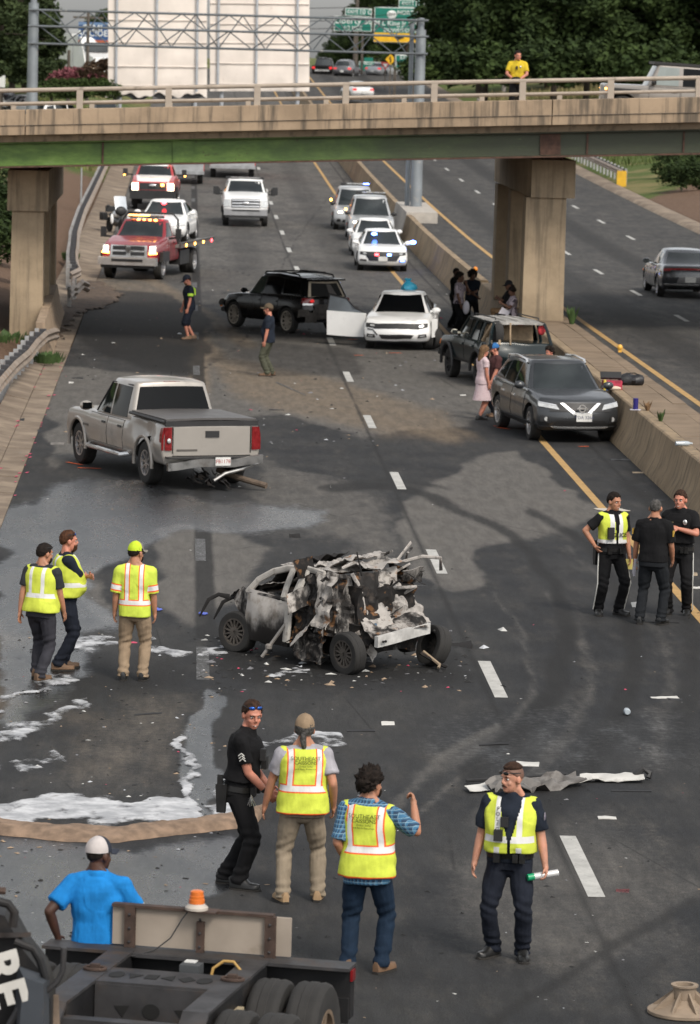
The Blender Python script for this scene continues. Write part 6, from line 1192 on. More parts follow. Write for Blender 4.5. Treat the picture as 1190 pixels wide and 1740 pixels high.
def box_on(hh, y, z, f, back, d, mat, name): p = hh.surf(y, z, f, back); b = MB(); b.box(tuple(p), d); return hh.child(b, name, mat)
def stripe_leg(hh, mat):
    for s in (1, -1):
        q, kn, an, yw = hh.legs[s]; b = MB(); o = V3(0, s * .088, 0); b.tube([q + o * 1.26, vlerp(q, kn, .5) + o * 1.18, kn + o * 1.02, vlerp(kn, an, .5) + o * .98, an + o * .98], .0085, 6); hh.child(b, 'leg_stripe', mat)
M_VEST = vestmat('orange_trim_vest', verts=(.115, .16), hz=(1.085, 1.14), hem=.878); M_VESTP = vestmat('plain_vest', orange=False, verts=(.065, .115), hz=(1.09, 1.15)); M_TEE = vestmat('hi_vis_tee', verts=(.07, .115), hz=(1.0, 1.055), sleeves=True, tint=(.58, .70, .08)); M_PVEST = vestmat('police_vest', orange=False, verts=(.075, .125), hz=(1.10, 1.16), second=(.98, 1.06)); M_OVEST = vestmat('officer_vest', orange=False, verts=(.03, .10), hz=(1.05, 1.12))
M_NAVYT = cloth('navy_trousers', (.012, .015, .024)); M_BLKT = cloth('black_uniform', (.008, .008, .009)); M_CHAR = cloth('charcoal_work_trousers', (.034, .034, .042)); M_KHAKI = cloth('khaki_trousers', (.29, .215, .145)); M_KHAKI2 = cloth('worn_khaki_trousers', (.25, .205, .15)); M_JEAN = cloth('blue_jeans', (.010, .022, .043)); M_OLIV = cloth('olive_trousers', (.075, .078, .055)); M_NAVYS = cloth('navy_shirt', (.014, .019, .030)); M_DKTEE = cloth('dark_grey_tee', (.030, .032, .036)); M_GRYTEE = cloth('grey_tee', (.34, .33, .36)); M_BLUE = cloth('bright_blue_tee', (.012, .19, .52)); M_YELS = cloth('yellow_polo', (.58, .42, .03)); M_MAROON = cloth('brown_maroon_tee', (.07, .03, .03)); M_REDT = cloth('red_tee', (.45, .05, .06)); M_PLAID = plaidmat('blue_plaid'); M_STRP = stripedmat('striped_shirt'); M_PINK = speckmat('pale_pink_print')
M_CAPB = cloth('black_cap_cloth', (.02, .02, .024)); M_CAPW = cloth('white_mesh_cap', (.52, .48, .47)); M_CAPT = cloth('tan_cap_cloth', (.26, .19, .125)); M_CAPY = cloth('lime_cap_cloth', (.50, .66, .04)); M_CAPG = cloth('grey_brim_cloth', (.22, .2, .17)); M_CAPBR = cloth('brown_cap_cloth', (.10, .075, .05)); M_CAPBL = cloth('blue_cap_cloth', (.03, .12, .30)); M_CAPN = cloth('navy_cap_cloth', (.03, .035, .05))
M_BLUL = pm('blue_mirror_lens', (.02, .10, .42), .1, .6); M_BLKL = pm('black_lens', (.008, .008, .008), .12); M_WPRINT = pm('pale_print', (.55, .55, .52), .7); M_DPRINT = pm('dark_green_print', (.05, .09, .015), .7); M_BPRINT = pm('black_print', (.02, .02, .02), .7)
# --- the seven nearest
p = G(397, 1506); sg = person('smiling officer in all black uniform with sergeant chevrons stooping forward', p, -14, 1.86, lean=7, g=1.02, feet=((-.06, .12, 4), (.13, -.12, -10)), hands=((.30, .10, .95), (.33, -.12, .94)), hy=-55, hp=12, skin='ruddy', hair='brown', hcut='short', shades=('top', M_BLUL), topmat=M_BLKT, sleeve=.72, vest=cloth('black_carrier', (.007, .007, .008)), vestz=(1.04, 1.46), trousers=M_BLKT, shoe=M_LTH, belt=True, vox=.0095, face='smile', curl=(.6, .7), collar=True)
a, e, w = sg.arms[-1]; d = (e - a).normalized()
for i in range(3):
    c = vlerp(a, e, .34 + i * .085) + V3(.0, -.083, 0); b = MB(); b.tube([c + V3(-.028, 0, -.022), c + V3(0, -.004, .004), c + V3(.028, 0, -.022)], .006, 5); sg.child(b, 'chevron', M_WPRINT)
b = MB(); b.tube([vlerp(e, w, .80), vlerp(e, w, .90)], [.036, .034], 12); sg.child(b, 'wristwatch', M_BLKP); box_on(sg, -.06, 1.32, .06, False, (.05, .06, .11), M_BLKP, 'radio'); box_on(sg, .08, 1.22, .06, False, (.05, .09, .12), M_BLKP, 'pouch'); p = sg.surf(-.16, .9, .07, False); b = MB()
for i in range(5): b.tube([p + V3(0, 0, .04), p + V3(.02 * i - .03, -.01, -.06 - .01 * (i % 2))], .004, 4)
sg.child(b, 'keys', M_CHRM)
b = MB(); p = sg.hp3(-.02, 0, .0)
p = G(515, 1530); ca = person('worker with grey ponytail, tan cap and lettered yellow vest seen from behind', p, 88, 1.80, g=1.16, belly=.03, lean=3, twist=6, feet=((-.08, .19, 20), (.05, -.14, -6)), hands=((.10, .40, .86), (.05, -.27, .92)), poles=((-.6, .8, 0), (-1, -.3, 0)), hy=-4, skin='tan', hair='grey', hcut='pony', cap=(M_CAPT, M_CAPT, 'x'), topmat=M_GRYTEE, sleeve=.68, vest=M_VEST, vestz=(.865, 1.49), trousers=M_KHAKI2, shoe=M_TANB, vox=.0095, curl=(.35, .5))
for t, sz, z in (('SOUTHEAST', .052, 1.405), ('CAISSONS', .048, 1.365), ('Drilled Shafts', .024, 1.33), ('and Earth Retention', .024, 1.305)): ca.decal(t, sz, 0, z, .056, True, M_DPRINT)
p = G(618, 1652); pl = person('dark haired worker in plaid shirt, jeans and lettered vest raising his fist', p, 82, 1.83, g=1.12, belly=.02, lean=1, twist=-10, feet=((-.02, .13, 6), (.05, -.15, -28)), hands=((.12, .18, .95), (.22, -.38, 1.47)), poles=((-1, .6, -.2), (-.1, -.7, -1)), hy=-38, hp=-2, skin='tan', hair='dark', hcut='thick', beard=('dark', 'full'), topmat=M_PLAID, sleeve=.92, vest=M_VEST, vestz=(.865, 1.49), trousers=M_JEAN, shoe=M_BRNB, vox=.0095, top=.80, curl=(.5, 1.5), collar=True)
for t, sz, z in (('SOUTHEAST', .052, 1.405), ('CAISSONS', .048, 1.365), ('Drilled Shafts', .024, 1.33), ('and Earth Retention', .024, 1.305)): pl.decal(t, sz, 0, z, .056, True, M_DPRINT)
p = G(864, 1628); po = person('moustached officer in navy uniform and open yellow police vest holding a spray can', p, -102, 1.80, g=1.14, belly=.03, lean=-1, feet=((.06, .13, 12), (.0, -.15, -30)), hands=((.10, .34, .80), (.10, -.34, .80)), poles=((-1, .3, 0), (-1, -.3, 0)), hy=-42, hp=2, skin='fair', hair='brown', hcut='under', beard=('brown', 'stache'), shades=('brow', M_BLKL), topmat=M_NAVYS, sleeve=.80, vest=M_PVEST, vestz=(1.0, 1.49), vopen=1.05, trousers=M_NAVYT, shoe=M_LTH, belt=True, vox=.009, curl=(.85, .6), collar=True)
for i, c in enumerate('POLICE'): po.decal(c, .05, -.10, 1.40 - i * .045, .050, False, M_BPRINT)
box_on(po, -.035, 1.29, .05, False, (.04, .07, .09), M_BLKP, 'body_camera'); box_on(po, -.085, 1.17, .06, False, (.05, .08, .10), M_BLKP, 'radio'); a, e, w = po.arms[1]
b = MB(); c = vlerp(a, e, .35) + V3(.03, .078, 0); b.ell(c, (.034, .008, .045), 14, 8); po.child(b, 'shoulder_patch', pm('patch_grey', (.22, .20, .24), .7, var=.5, vs=60)); b = MB(); b.ell(c + V3(.002, .004, 0), (.022, .008, .03), 12, 8); po.child(b, 'patch_emblem', pm('patch_dark', (.08, .07, .10), .7))
a, e, w = po.arms[1]; c = w + (w - e).normalized() * .085 + V3(0, -.03, 0); dr = V3(.45, -.88, -.12).normalized(); b = MB(); q0, q1 = po.w(c - dr * .14), po.w(c + dr * .09); b.tube([q0, q1], .031, 14); cn = b.build('spray_can', pm('can_white', (.62, .62, .62), .35, .2)); b = MB(); b.tube([q1, q1 + (q1 - q0).normalized() * .06], [.033, .031], 14); b.build('can_cap', pm('can_green', (.01, .30, .13), .4), cn); tag(cn, 'white spray can with green cap in the officer’s hand', 'spray can')
p = G(226, 1155); wt = person('worker in lime hi-vis tee with orange striped sleeves and khakis', p, 84, 1.78, g=1.12, belly=.02, feet=((0, .12, 4), (0, -.13, -10)), hands=((.04, .27, .80), (.06, -.27, .80)), hy=-34, hp=3, skin='tan', hair='dark', hcut='short', cap=(M_CAPY, M_CAPG, 'two'), beard=('dark', 'full'), shades=('eyes', M_BLKL), topmat=M_TEE, top=.84, sleeve=.97, trousers=M_KHAKI, shoe=M_LTH, vox=.0105)
p = G(110, 1137); person('bearded worker with folded arms in navy shirt and yellow vest', p, 12, 1.83, g=1.18, belly=.07, feet=((.05, .1, 6), (-.06, -.12, -4)), hands=((.27, -.14, 1.22), (.26, .10, 1.17)), poles=((.2, .7, -1), (.2, -.7, -1)), hy=-2, skin='ruddy', hair='auburn', hcut='short', beard=('auburn', 'full'), shades=('top', M_BLUL), topmat=M_NAVYS, sleeve=.85, vest=M_VESTP, vestz=(.95, 1.49), trousers=M_NAVYT, shoe=M_BRNB, vox=.0105)
p = G(68, 1153); person('bearded worker in dark tee and yellow vest walking away with hand behind', p, 62, 1.76, g=1.12, belly=.02, lean=4, feet=((.12, .10, 8), (-.16, -.12, -12)), hands=((-.12, .26, .82), (.16, -.26, .86)), poles=((-1, .6, 0), (-1, -.5, 0)), hy=-28, hp=6, skin='tan', hair='dark', hcut='short', beard=('dark', 'full'), shades=('top', M_BLKL), topmat=M_DKTEE, sleeve=.72, vest=M_VESTP, vestz=(.90, 1.49), trousers=M_CHAR, shoe=M_BRNB, vox=.0105, curl=(.3, .5))
# --- three officers by the yellow line
p = G(1032, 1045); ov = person('grinning officer in short yellow vest with hand on hip', p, -72, 1.82, feet=((.06, .17, 24), (.0, -.12, -18)), hands=((.12, .27, .84), (.04, -.25, 1.02)), poles=((-1, .4, 0), (-.4, -1, .1)), hy=22, hp=5, skin='tan', hair='dark', hcut='short', topmat=M_BLKT, sleeve=.7, vest=M_OVEST, vestz=(1.06, 1.48), vopen=.4, trousers=M_BLKT, shoe=M_LTH, belt=True, vox=.011, face='smile', collar=True)
ov.decal('POLICE', .085, .02, 1.19, .05, False, M_BPRINT, bold=.002); stripe_leg(ov, M_WPRINT); box_on(ov, -.10, 1.22, .055, False, (.05, .09, .17), M_BLKP, 'radio'); a, e, w = ov.arms[1]; b = MB(); q = ov.w(w + V3(.03, 0, -.12)); b.box(tuple(q), (.16, .02, .15)); tag(b.build('yellow_note', pm('note_yellow', (.62, .52, .16), .8)), 'yellow paper note held by the officer in the short vest', 'paper')
p = G(1108, 1060); ob = person('bald headed officer in black seen from behind holding papers', p, 68, 1.82, g=1.14, belly=.02, feet=((-.04, .16, 14), (.02, -.14, -10)), hands=((.10, .32, .82), (.18, -.22, .92)), hy=4, skin='tan', hair='grey', hcut='buzz', topmat=M_BLKT, sleeve=.82, trousers=cloth('faded_black_trousers', (.013, .015, .018)), shoe=M_LTH, vox=.011, collar=True)
a, e, w = ob.arms[1]; c = vlerp(a, e, .35) + V3(-.02, .082, 0); b = MB(); b.box(tuple(c), (.07, .012, .085)); ob.child(b, 'shoulder_patch', pm('patch_gold', (.45, .28, .04), .7, var=.4, vs=50)); q = ob.w(w + V3(.05, .02, -.08)); b = MB(); b.box(tuple(q), (.03, .16, .27), R=Matrix.Rotation(.35, 3, 'X')); tag(b.build('papers', pm('paper_white', (.55, .53, .58), .8)), 'folded white papers held by the officer seen from behind', 'papers')
a, e, w = ob.arms[-1]; c = vlerp(a, e, .35) + V3(-.03, -.075, 0); b = MB(); b.box(tuple(c), (.07, .012, .085)); ob.child(b, 'shoulder_patch', _MC['patch_gold'])
p = G(1150, 1046); of = person('smiling officer with silver chest badge facing the camera, hand raised to chest', p, -106, 1.86, g=1.06, feet=((.0, .13, 10), (.02, -.13, -10)), hands=((.24, .02, 1.27), (.12, -.26, .95)), poles=((0, 1, -.5), (-1, -.5, 0)), hy=-8, hp=5, skin='ruddy', hair='brown', hcut='short', topmat=M_BLKT, sleeve=.75, vest=bpy.data.materials['black_carrier'], vestz=(1.05, 1.47), trousers=M_BLKT, shoe=M_LTH, belt=True, vox=.011, face='smile', collar=True)
stripe_leg(of, M_WPRINT); p = of.surf(.10, 1.36, .05, False); b = MB(); b.ell(tuple(p), (.008, .03, .038), 12, 8); of.child(b, 'badge', M_CHRM); box_on(of, -.10, 1.355, .05, False, (.012, .075, .016), pm('name_bar', (.5, .42, .25), .3, .8), 'name_bar')
# --- the middle distance
p = G(322, 577); nc_ = person('man in navy shorts and shirt with lime bands looking down at the road', p, 196, 1.80, g=1.1, lean=6, feet=((.12, .12, 10), (-.10, -.12, -8)), hands=((.14, .24, .82), (.16, -.24, .84)), hy=0, hp=26, skin='ruddy', hair='brown', hcut='short', cap=(M_CAPN, M_CAPN, 'x'), topmat=M_NAVYS, sleeve=.8, trousers=M_NAVYT, shorts=True, shoe=M_BRNB, vox=.015, beard=('light', 'full'))
M_LIME = pm('lime_band', (.42, .66, .05), .7)
b = MB(); a, e, w = nc_.arms[1]; b.tube([vlerp(a, e, .42), vlerp(a, e, .68)], [.088, .086], 14); nc_.child(b, 'sleeve_band', M_LIME); 
for yy in (-.12, .12): b = MB(); b.tube([nc_.surf(yy, 1.24, .03, True), nc_.surf(yy, 1.40, .035, True), nc_.sp(1.49) + V3(0, yy, .03)], .03, 6, flat=.4); nc_.child(b, 'shoulder_band', M_LIME)
p = G(455, 639); person('man in brown cap, navy tee and olive trousers gazing left', p, 168, 1.80, g=1.1, belly=.04, feet=((.04, .11, 4), (-.04, -.11, -4)), hands=((.06, .24, .78), (.08, -.24, .80)), hy=0, hp=-3, skin='ruddy', hair='brown', hcut='short', beard=('brown', 'full'), shades=('eyes', M_BLKL), cap=(M_CAPBR, M_CAPBR, 'x'), topmat=M_NAVYS, top=.84, sleeve=.8, trousers=M_OLIV, shoe=M_BRNB, vox=.015)
p = G(818, 713); person('woman with long brown hair in a pale pink patterned dress and sandals', p, 22, 1.66, g=.98, feet=((.04, .08, 6), (-.04, -.08, -6)), hands=((.08, .20, .82), (.08, -.22, .80)), hy=4, hp=8, skin='ruddy', hair='light', hcut='long', topmat=M_PINK, top=.86, sleeve=.5, skirt=M_PINK, shoe=M_LTH, vox=.014)
p = G(868, 690); person('bearded man in blue cap and maroon shirt behind the grey crossover', (7.02, 91.6), 200, 1.66, g=1.1, hands=((.18, .22, .9), (.18, -.22, .9)), hy=-10, hp=8, skin='ruddy', hair='brown', hcut='short', beard=('brown', 'full'), cap=(M_CAPBL, M_CAPB, 'two'), topmat=M_MAROON, sleeve=.8, trousers=M_NAVYT, shoe=M_BRNB, vox=.015)
person('dark haired youth in red shirt half hidden behind the crossover roof', (8.33, 92.4), 215, 1.56, hy=0, hp=8, skin='ruddy', hair='dark', hcut='thick', topmat=M_REDT, sleeve=.75, trousers=M_JEAN, shoe=M_BRNB, vox=.015)
# --- the group against the median wall
p = G(770, 562); person('person in black standing at the left of the group by the median wall', (p[0] + .12, p[1] + 1.4), -30, 1.78, hands=((.1, .22, .85), (.1, -.22, .85)), hy=10, skin='dark', hair='dark', hcut='buzz', topmat=M_BLKT, sleeve=1.6, trousers=M_BLKT, shoe=M_LTH, vox=.016, face=False)
p = G(778, 568); person('person in striped shirt with a hand raised to the face holding a white cloth', p, -20, 1.78, g=.98, hands=((.20, .02, 1.50), (.14, -.24, .86)), poles=((0, .7, -1), (-1, -.4, 0)), hy=8, skin='brown', hair='dark', hcut='thick', topmat=M_STRP, sleeve=.75, trousers=M_BLKT, shoe=pm('maroon_shoe', (.16, .02, .03), .6), vox=.016, face=False)
b = MB(); b.ell((p[0] + .20, p[1] - .3, .80), (.10, .08, .20)); tag(b.build('white_cloth', pm('cloth_white', (.62, .6, .66), .8, bump=.5, bs=20)), 'white cloth hanging from the striped shirt person’s hand', 'cloth')
p = G(800, 560); person('curly haired person in dark blue shirt with crossed arms by the median wall', p, -75, 1.74, g=1.12, hands=((.24, -.12, 1.12), (.24, .08, 1.02)), poles=((0, .8, -1), (0, -.8, -1)), hy=10, skin='brown', hair='dark', hcut='curls', topmat=cloth('dark_blue_tee', (.010, .015, .024)), sleeve=.8, trousers=M_BLKT, shoe=M_LTH, vox=.016, face=False)
st = dict(seat=.52, feet=((.40, .10, 0), (.38, -.10, 0)), hands=((.34, .08, .86), (.34, -.06, .88)), vox=.016, face=False)
person('woman with bun and striped shirt sitting on the median wall holding a phone', (9.10, 113.0), 188, 1.66, g=1.05, hy=0, hp=16, skin='brown', hair='dark', hcut='bun', topmat=M_STRP, sleeve=.7, trousers=M_BLKT, shoe=M_LTH, z0=.46, **st)
person('person in black cap and tan trousers sitting against the median wall beside the pier', (9.14, 114.8), 196, 1.74, hy=0, hp=10, skin='brown', hair='dark', hcut='short', cap=(M_CAPB, M_CAPB, 'x'), topmat=M_BLKT, sleeve=1.5, trousers=cloth('tan_trousers', (.24, .15, .08)), shoe=M_LTH, z0=.46, **st)
b = MB(); b.box((8.86, 112.8, 1.02), (.26, .04, .20), R=Matrix.Rotation(.5, 3, 'Y')); tag(b.build('papers', _MC['paper_white']), 'white papers on the lap of the person seated by the pier', 'papers')
# --- officer on the bridge
by = person('officer in bright yellow polo and black trousers standing on the bridge', (9.0, 112.6), -102, 1.80, g=1.1, hands=((.24, .10, 1.02), (.24, -.10, 1.04)), poles=((-.3, 1, -.2), (-.3, -1, -.2)), hy=30, hp=6, skin='ruddy', hair='dark', hcut='short', topmat=M_YELS, sleeve=.75, trousers=M_BLKT, shoe=M_LTH, belt=True, z0=6.42, vox=.014, collar=True, shades=None)
box_on(by, 0, 1.33, .04, False, (.04, .05, .09), M_BLKP, 'body_camera'); b = MB(); b.tube([by.sp(1.47), by.sp(1.53)], [.088, .076], 14); by.child(b, 'collar', M_BLKT); p = by.surf(.10, 1.36, .03, False); b = MB(); b.ell(tuple(p), (.006, .025, .03)); by.child(b, 'badge', M_CHRM); b = MB(); b.ell((.3, 0, 1.03), (.10, .13, .06)); by.child(b, 'bundle', M_BLKT)
# ================================================================ burnt-out car
def burnmat(name, w, rough=.75, metal=.3):
    s = SH(name); p = s.obj(); n = s.noise(p, 3.0, 6, .66, (1.3, 1.3, .5)); n2 = s.noise(p, 5.5, 5, .7); n3 = s.noise(p, 22, 4, .7)
    c = s.mix(s.ss(n, w - .10, w + .10), (.011, .0095, .009), (.40, .375, .35)); c = s.mix(s.ma('MULTIPLY', s.ss(n2, .52, .66), .8), c, (.055, .042, .034)); c = s.mix(s.ma('MULTIPLY', s.ss(s.noise(p, 4.2, 4), .60, .68), .8), c, (.24, .115, .045)); c = s.mix(s.ma('MULTIPLY', s.ss(n3, .55, .75), .45), c, (.02, .018, .016))
    s.bump(n3, .35, .01); return s.set(c, rough, metal)
M_ASH = burnmat('ash_white_metal', .39); M_MIXB = burnmat('half_burnt_metal', .53); M_CHARD = burnmat('charred_metal', .70); M_ASHP = pm('ash_pillar', (.47, .445, .41), .8, .1, .3, 5, bump=.3, dirt=.3, dcol=(.10, .08, .065), ds=5.); M_SOOT = pm('soot_black', (.010, .009, .009), .85, var=.5, vs=7)
q0, q1 = G(393, 1106), G(597, 1145); WX, WY = (q0[0] + q1[0]) / 2 + .72 * .766, (q0[1] + q1[1]) / 2 + .72 * .643
wk = empty('burnt_car', (WX, WY, 0), rad(130), 'burnt out crushed hatchback of ash white and charred metal in the middle lane', 'car')
def sheet(q, amp, mat, name='torn_metal_sheet', n=(19, 17), fr=3.2, th=.007, parent=None, bulge=0, sd_=None, sm=24):
    q = np.asarray(q, float); u = np.linspace(0, 1, n[0] + 1)[:, None, None]; w = np.linspace(0, 1, n[1] + 1)[None, :, None]
    P = q[0] * (1 - u) * (1 - w) + q[1] * u * (1 - w) + q[2] * u * w + q[3] * (1 - u) * w; N = np.cross(q[1] - q[0], q[3] - q[0]); N /= np.linalg.norm(N) + 1e-9; s0 = NR.rand() * 99 if sd_ is None else sd_
    rdg = np.abs(fbm(P * fr + s0, 3, 3) - .5) * 2 - .25; e = np.stack([fbm(P * fr * 1.3 + s0 + k * 17, 3, k) - .5 for k in range(3)], -1)
    r2 = np.abs(fbm(P * fr * 2.7 + s0 + 5, 2, 8) - .5) * 2 - .25; P = P + N * (amp * 1.5 * rdg + amp * .55 * r2)[..., None] + e * amp * 1.2 + N * bulge * (4 * u * (1 - u) * 4 * w * (1 - w)); b = MB(); b.grid(P, thick=th); return b.build(name, mat, parent or wk, smooth=sm)
def doormat_():
    s = SH('scorched_door_paint'); p = s.obj(); X, Y, Z = s.xyz(p); n = s.noise(p, 3.2, 6, .62, (1, 1, .6)); f = s.ss(s.ma('ADD', s.ma('ADD', Z, s.ma('MULTIPLY', X, .22)), s.ma('MULTIPLY', s.ma('SUBTRACT', n, .5), .9)), .50, .86)
    c = s.mix(f, (.016, .013, .012), s.mix(s.ss(s.noise(p, 7, 5), .4, .7), (.50, .47, .44), (.33, .29, .25))); s.bump(s.noise(p, 20, 4), .25, .01); return s.set(c, .7, .2)
core = MB(); cc = []
for k, (c0, d0) in enumerate((((.0, 0, .50), (2.3, 1.25, .5)), ((.9, 0, .72), (.9, 1.1, .35)), ((-.75, 0, .85), (.7, 1.1, .7)))):
    v_ = Veh.__new__(Veh)
    A_ = np.linspace(-.5, .5, 13); P = []
    for f_ in range(3):
        for s_ in (-.5, .5):
            g1, g2 = np.meshgrid(A_, A_); Z_ = np.full_like(g1, s_); L = [None] * 3; L[f_] = Z_; L[(f_ + 1) % 3] = g1 if s_ > 0 else g2; L[(f_ + 2) % 3] = g2 if s_ > 0 else g1; Q = np.stack(L, -1) * np.array(d0) + np.array(c0); core.grid(Q + (np.stack([fbm(Q * 3.3 + 9 * kk, 3, kk) - .5 for kk in range(3)], -1)) * .30)
wk.scale = (.95, .95, .90); core.build('burnt_hulk', M_CHARD, wk, smooth=20)
sheet([(1.04, .75, .22), (.05, .78, .22), (.04, .79, .93), (.96, .73, .99)], .018, doormat_(), 'door', (16, 14), 2.2, .03, None, .07, 4.2, 50)
sheet([(1.32, .70, .80), (1.02, .74, .45), (.97, .72, .99), (1.22, .62, .98)], .05, M_MIXB); sheet([(1.75, -.6, .72), (1.72, .45, .76), (.98, .62, 1.02), (.98, -.66, 1.08)], .07, M_MIXB, 'hood'); sheet([(1.42, -.72, .98), (.35, -.80, 1.18), (.38, -.5, 1.42), (1.32, -.40, 1.24)], .04, M_ASHP, 'hood')
sheet([(1.34, .10, .95), (1.28, -.62, .96), (.92, -.55, 1.22), (.98, .1, 1.2)], .06, M_CHARD)
def wt_(pts, r, mat=M_ASHP, name='pillar', n=8, flat=.55): b = MB(); b.tube(pts, r, n, flat=flat); return b.build(name, mat, wk)
wt_([(1.0, .71, .92), (.82, .66, 1.13), (.55, .62, 1.28), (.25, .60, 1.365), (-.1, .58, 1.40), (-.5, .60, 1.37)], .05, name='roof_rail'); wt_([(.15, .60, 1.37), (.17, .70, 1.12), (.20, .77, .86)], .055); wt_([(-.12, .59, 1.38), (-.08, .68, 1.15), (.02, .79, .78), (.05, .8, .3)], .075)
wt_([(.92, -.70, .95), (.5, -.64, 1.22), (-.3, -.6, 1.36)], .05, M_CHARD, 'roof_rail'); wt_([(.99, .7, .93), (.05, .77, .92)], .035, M_MIXB, 'window_sill', flat=1); wt_([(.8, .5, .9), (.2, -.2, 1.0), (-.2, -.5, .9)], .03, M_MIXB, 'bent_strut', flat=1); wt_([(.7, -.3, .95), (.1, .3, 1.08)], .03, M_ASH, 'bent_strut', flat=1)
for k in range(10): q = NR.rand(3); wt_([(.9 - q[0] * .9, .5 - q[1], .85 + .1 * q[2]), (.5 - q[1] * .6, .1 - .6 * q[2], .95 + .25 * q[0]), (.1 - q[2] * .5, .6 - q[0] * .9, .9 + .2 * q[1])], .012 + .015 * q[1], (M_SOOT, M_MIXB, M_CHARD)[k % 3], 'burnt_wire', 6, 1)
sheet([(.50, .55, 1.37), (.42, -.6, 1.34), (-.5, -.62, 1.44), (-.6, .52, 1.40)], .07, M_ASH, 'roof'); sheet([(.05, .45, 1.40), (.15, -.4, 1.44), (-.55, -.55, 1.60), (-.70, .30, 1.54)], .11, M_ASH, 'roof', fr=4); sheet([(.55, .2, 1.38), (.6, -.5, 1.34), (.2, -.5, 1.52), (.15, .3, 1.5)], .08, M_SOOT, 'roof')
sheet([(-.55, .3, 1.48), (-.5, -.5, 1.56), (-1.0, -.5, 1.52), (-1.0, .2, 1.44)], .10, M_ASH, 'roof')
for q, a_, m_ in (([(-.02, .78, .22), (-.55, .80, .20), (-.6, .70, .80), (-.05, .74, .86)], .10, M_CHARD), ([(-.05, .74, .8), (-.55, .78, .75), (-.5, .66, 1.36), (-.1, .60, 1.36)], .10, M_CHARD), ([(-.48, .79, .50), (-.98, .80, .52), (-.96, .62, 1.40), (-.46, .66, 1.40)], .12, M_MIXB), ([(-.56, .84, .62), (-.86, .86, .60), (-.84, .72, 1.36), (-.54, .74, 1.38)], .09, M_ASH), ([(-.95, .78, .55), (-1.18, .55, .55), (-.85, .42, 1.40), (-.74, .62, 1.42)], .08, M_MIXB), ([(-1.1, .55, .60), (-1.22, .2, .60), (-1.06, .12, 1.42), (-.98, .46, 1.44)], .07, M_CHARD), ([(-1.28, .46, .55), (-1.36, .02, .55), (-1.10, .02, 1.02), (-1.05, .44, 1.06)], .06, M_ASH), ([(-1.22, .02, .62), (-1.28, -.42, .60), (-.88, -.36, 1.44), (-.85, .06, 1.46)], .10, M_ASH), ([(-1.2, -.34, .66), (-1.3, -.70, .62), (-.95, -.66, 1.12), (-.82, -.3, 1.28)], .09, M_ASH), ([(-.7, -.5, 1.25), (-.95, -.72, 1.1), (-.9, -.6, 1.42), (-.65, -.46, 1.5)], .09, M_CHARD), ([(-1.0, .70, .3), (-1.4, .62, .34), (-1.3, .3, .62), (-1.0, .5, .66)], .08, M_CHARD), ([(-.2, .86, .12), (-.8, .92, .10), (-.75, .80, .5), (-.2, .8, .5)], .10, burnmat('rusty_burnt_metal', .6))): sheet(q, a_, m_, fr=4.2)
sheet([(-1.30, .3, .55), (-1.35, .05, .55), (-1.25, .05, .7), (-1.22, .3, .7)], .02, pm('blue_plastic_panel', (.05, .10, .16), .6), 'inner_panel')
for k in range(20):
    q = NR.rand(7); c = np.array([-.1 - 1.15 * q[0], .82 - 1.4 * q[1] * (q[0] > .45) - .1 * q[1], .2 + 1.25 * q[2]]); a = NR.randn(3) * .16; b_ = NR.randn(3) * .16; sheet([c, c + a, c + a + b_, c + b_], .05, (M_CHARD, M_MIXB, M_ASH, M_SOOT)[k % 4], 'torn_metal_sheet', (5, 5), 6)
for k in range(14): q = NR.rand(7); c = np.array([-.75 - .35 * q[0], -.7 + 1.4 * q[1], .9 + .7 * q[2]]); wt_([tuple(c), tuple(c + np.clip(NR.randn(3), -1, .8) * .16), tuple(c + np.clip(NR.randn(3), -1, .8) * .22)], .014 + .014 * q[3], (M_ASH, M_MIXB, burnmat('rust_strip', .8) if k == 2 else M_CHARD)[k % 3], 'bent_strut', 6, .5)
wt_([(-.85, -.48, 1.5), (-1.05, -.75, 1.60), (-1.2, -.95, 1.58), (-1.24, -.93, 1.40)], .028, M_ASH, 'bent_strut', 6, .5); wt_([(-.9, -.4, 1.55), (-.8, -.75, 1.78)], .03, M_ASH, 'bent_strut', 6, .4); wt_([(-.95, .50, 1.42), (-1.05, .42, 1.2), (-1.12, .40, .85)], .03, burnmat('rust_trim', .2), 'bent_strut')
b = MB(); b.grid([[(-1.56 - .07 * math.cos(3 * t), y_, z_ + .10 * t) for z_ in (.42, .50, .58)] for t, y_ in ((t, .60 - 1.12 * t) for t in np.linspace(0, 1, 10))], thick=.07)
for t in (.06, .10, .92): b.ell((-1.665, .60 - 1.12 * t, .50 + .1 * t), (.02, .02, .02), 8, 6, 1)
b.build('bumper_beam', [pm('white_beam', (.55, .54, .52), .5, .2, .25, 5, dirt=.2, dcol=(.1, .09, .08)), M_SOOT], wk); sheet([(-1.5, .55, .55), (-1.55, -.45, .64), (-1.2, -.5, .80), (-1.15, .5, .70)], .06, M_MIXB, 'bumper_foam')
b = MB(); b.tube([(.05, .81, .58), (.14, .92, .36), (.25, 1.07, .07)], .026, 8); b.lathe([(.03, 0), (.05, .02), (.05, .07), (.03, .09)], (.19, 1.0, .18), n=10); b.build('hanging_strut', pm('grey_bare_rod', (.27, .25, .23), .5, .5), wk)
for y_, z_ in ((.62, .78), (.35, .72)): wt_([(1.5, y_, z_), (1.62, y_ + .10, z_ + .03), (1.72, y_ + .2, z_ - .05), (1.76, y_ + .26, z_ - .2), (1.82, y_ + .28, z_ - .32)], [.045, .03, .028, .02, .01], M_SOOT, 'burnt_strip', 6, .3)
vv = Veh.__new__(Veh); vv.r = wk
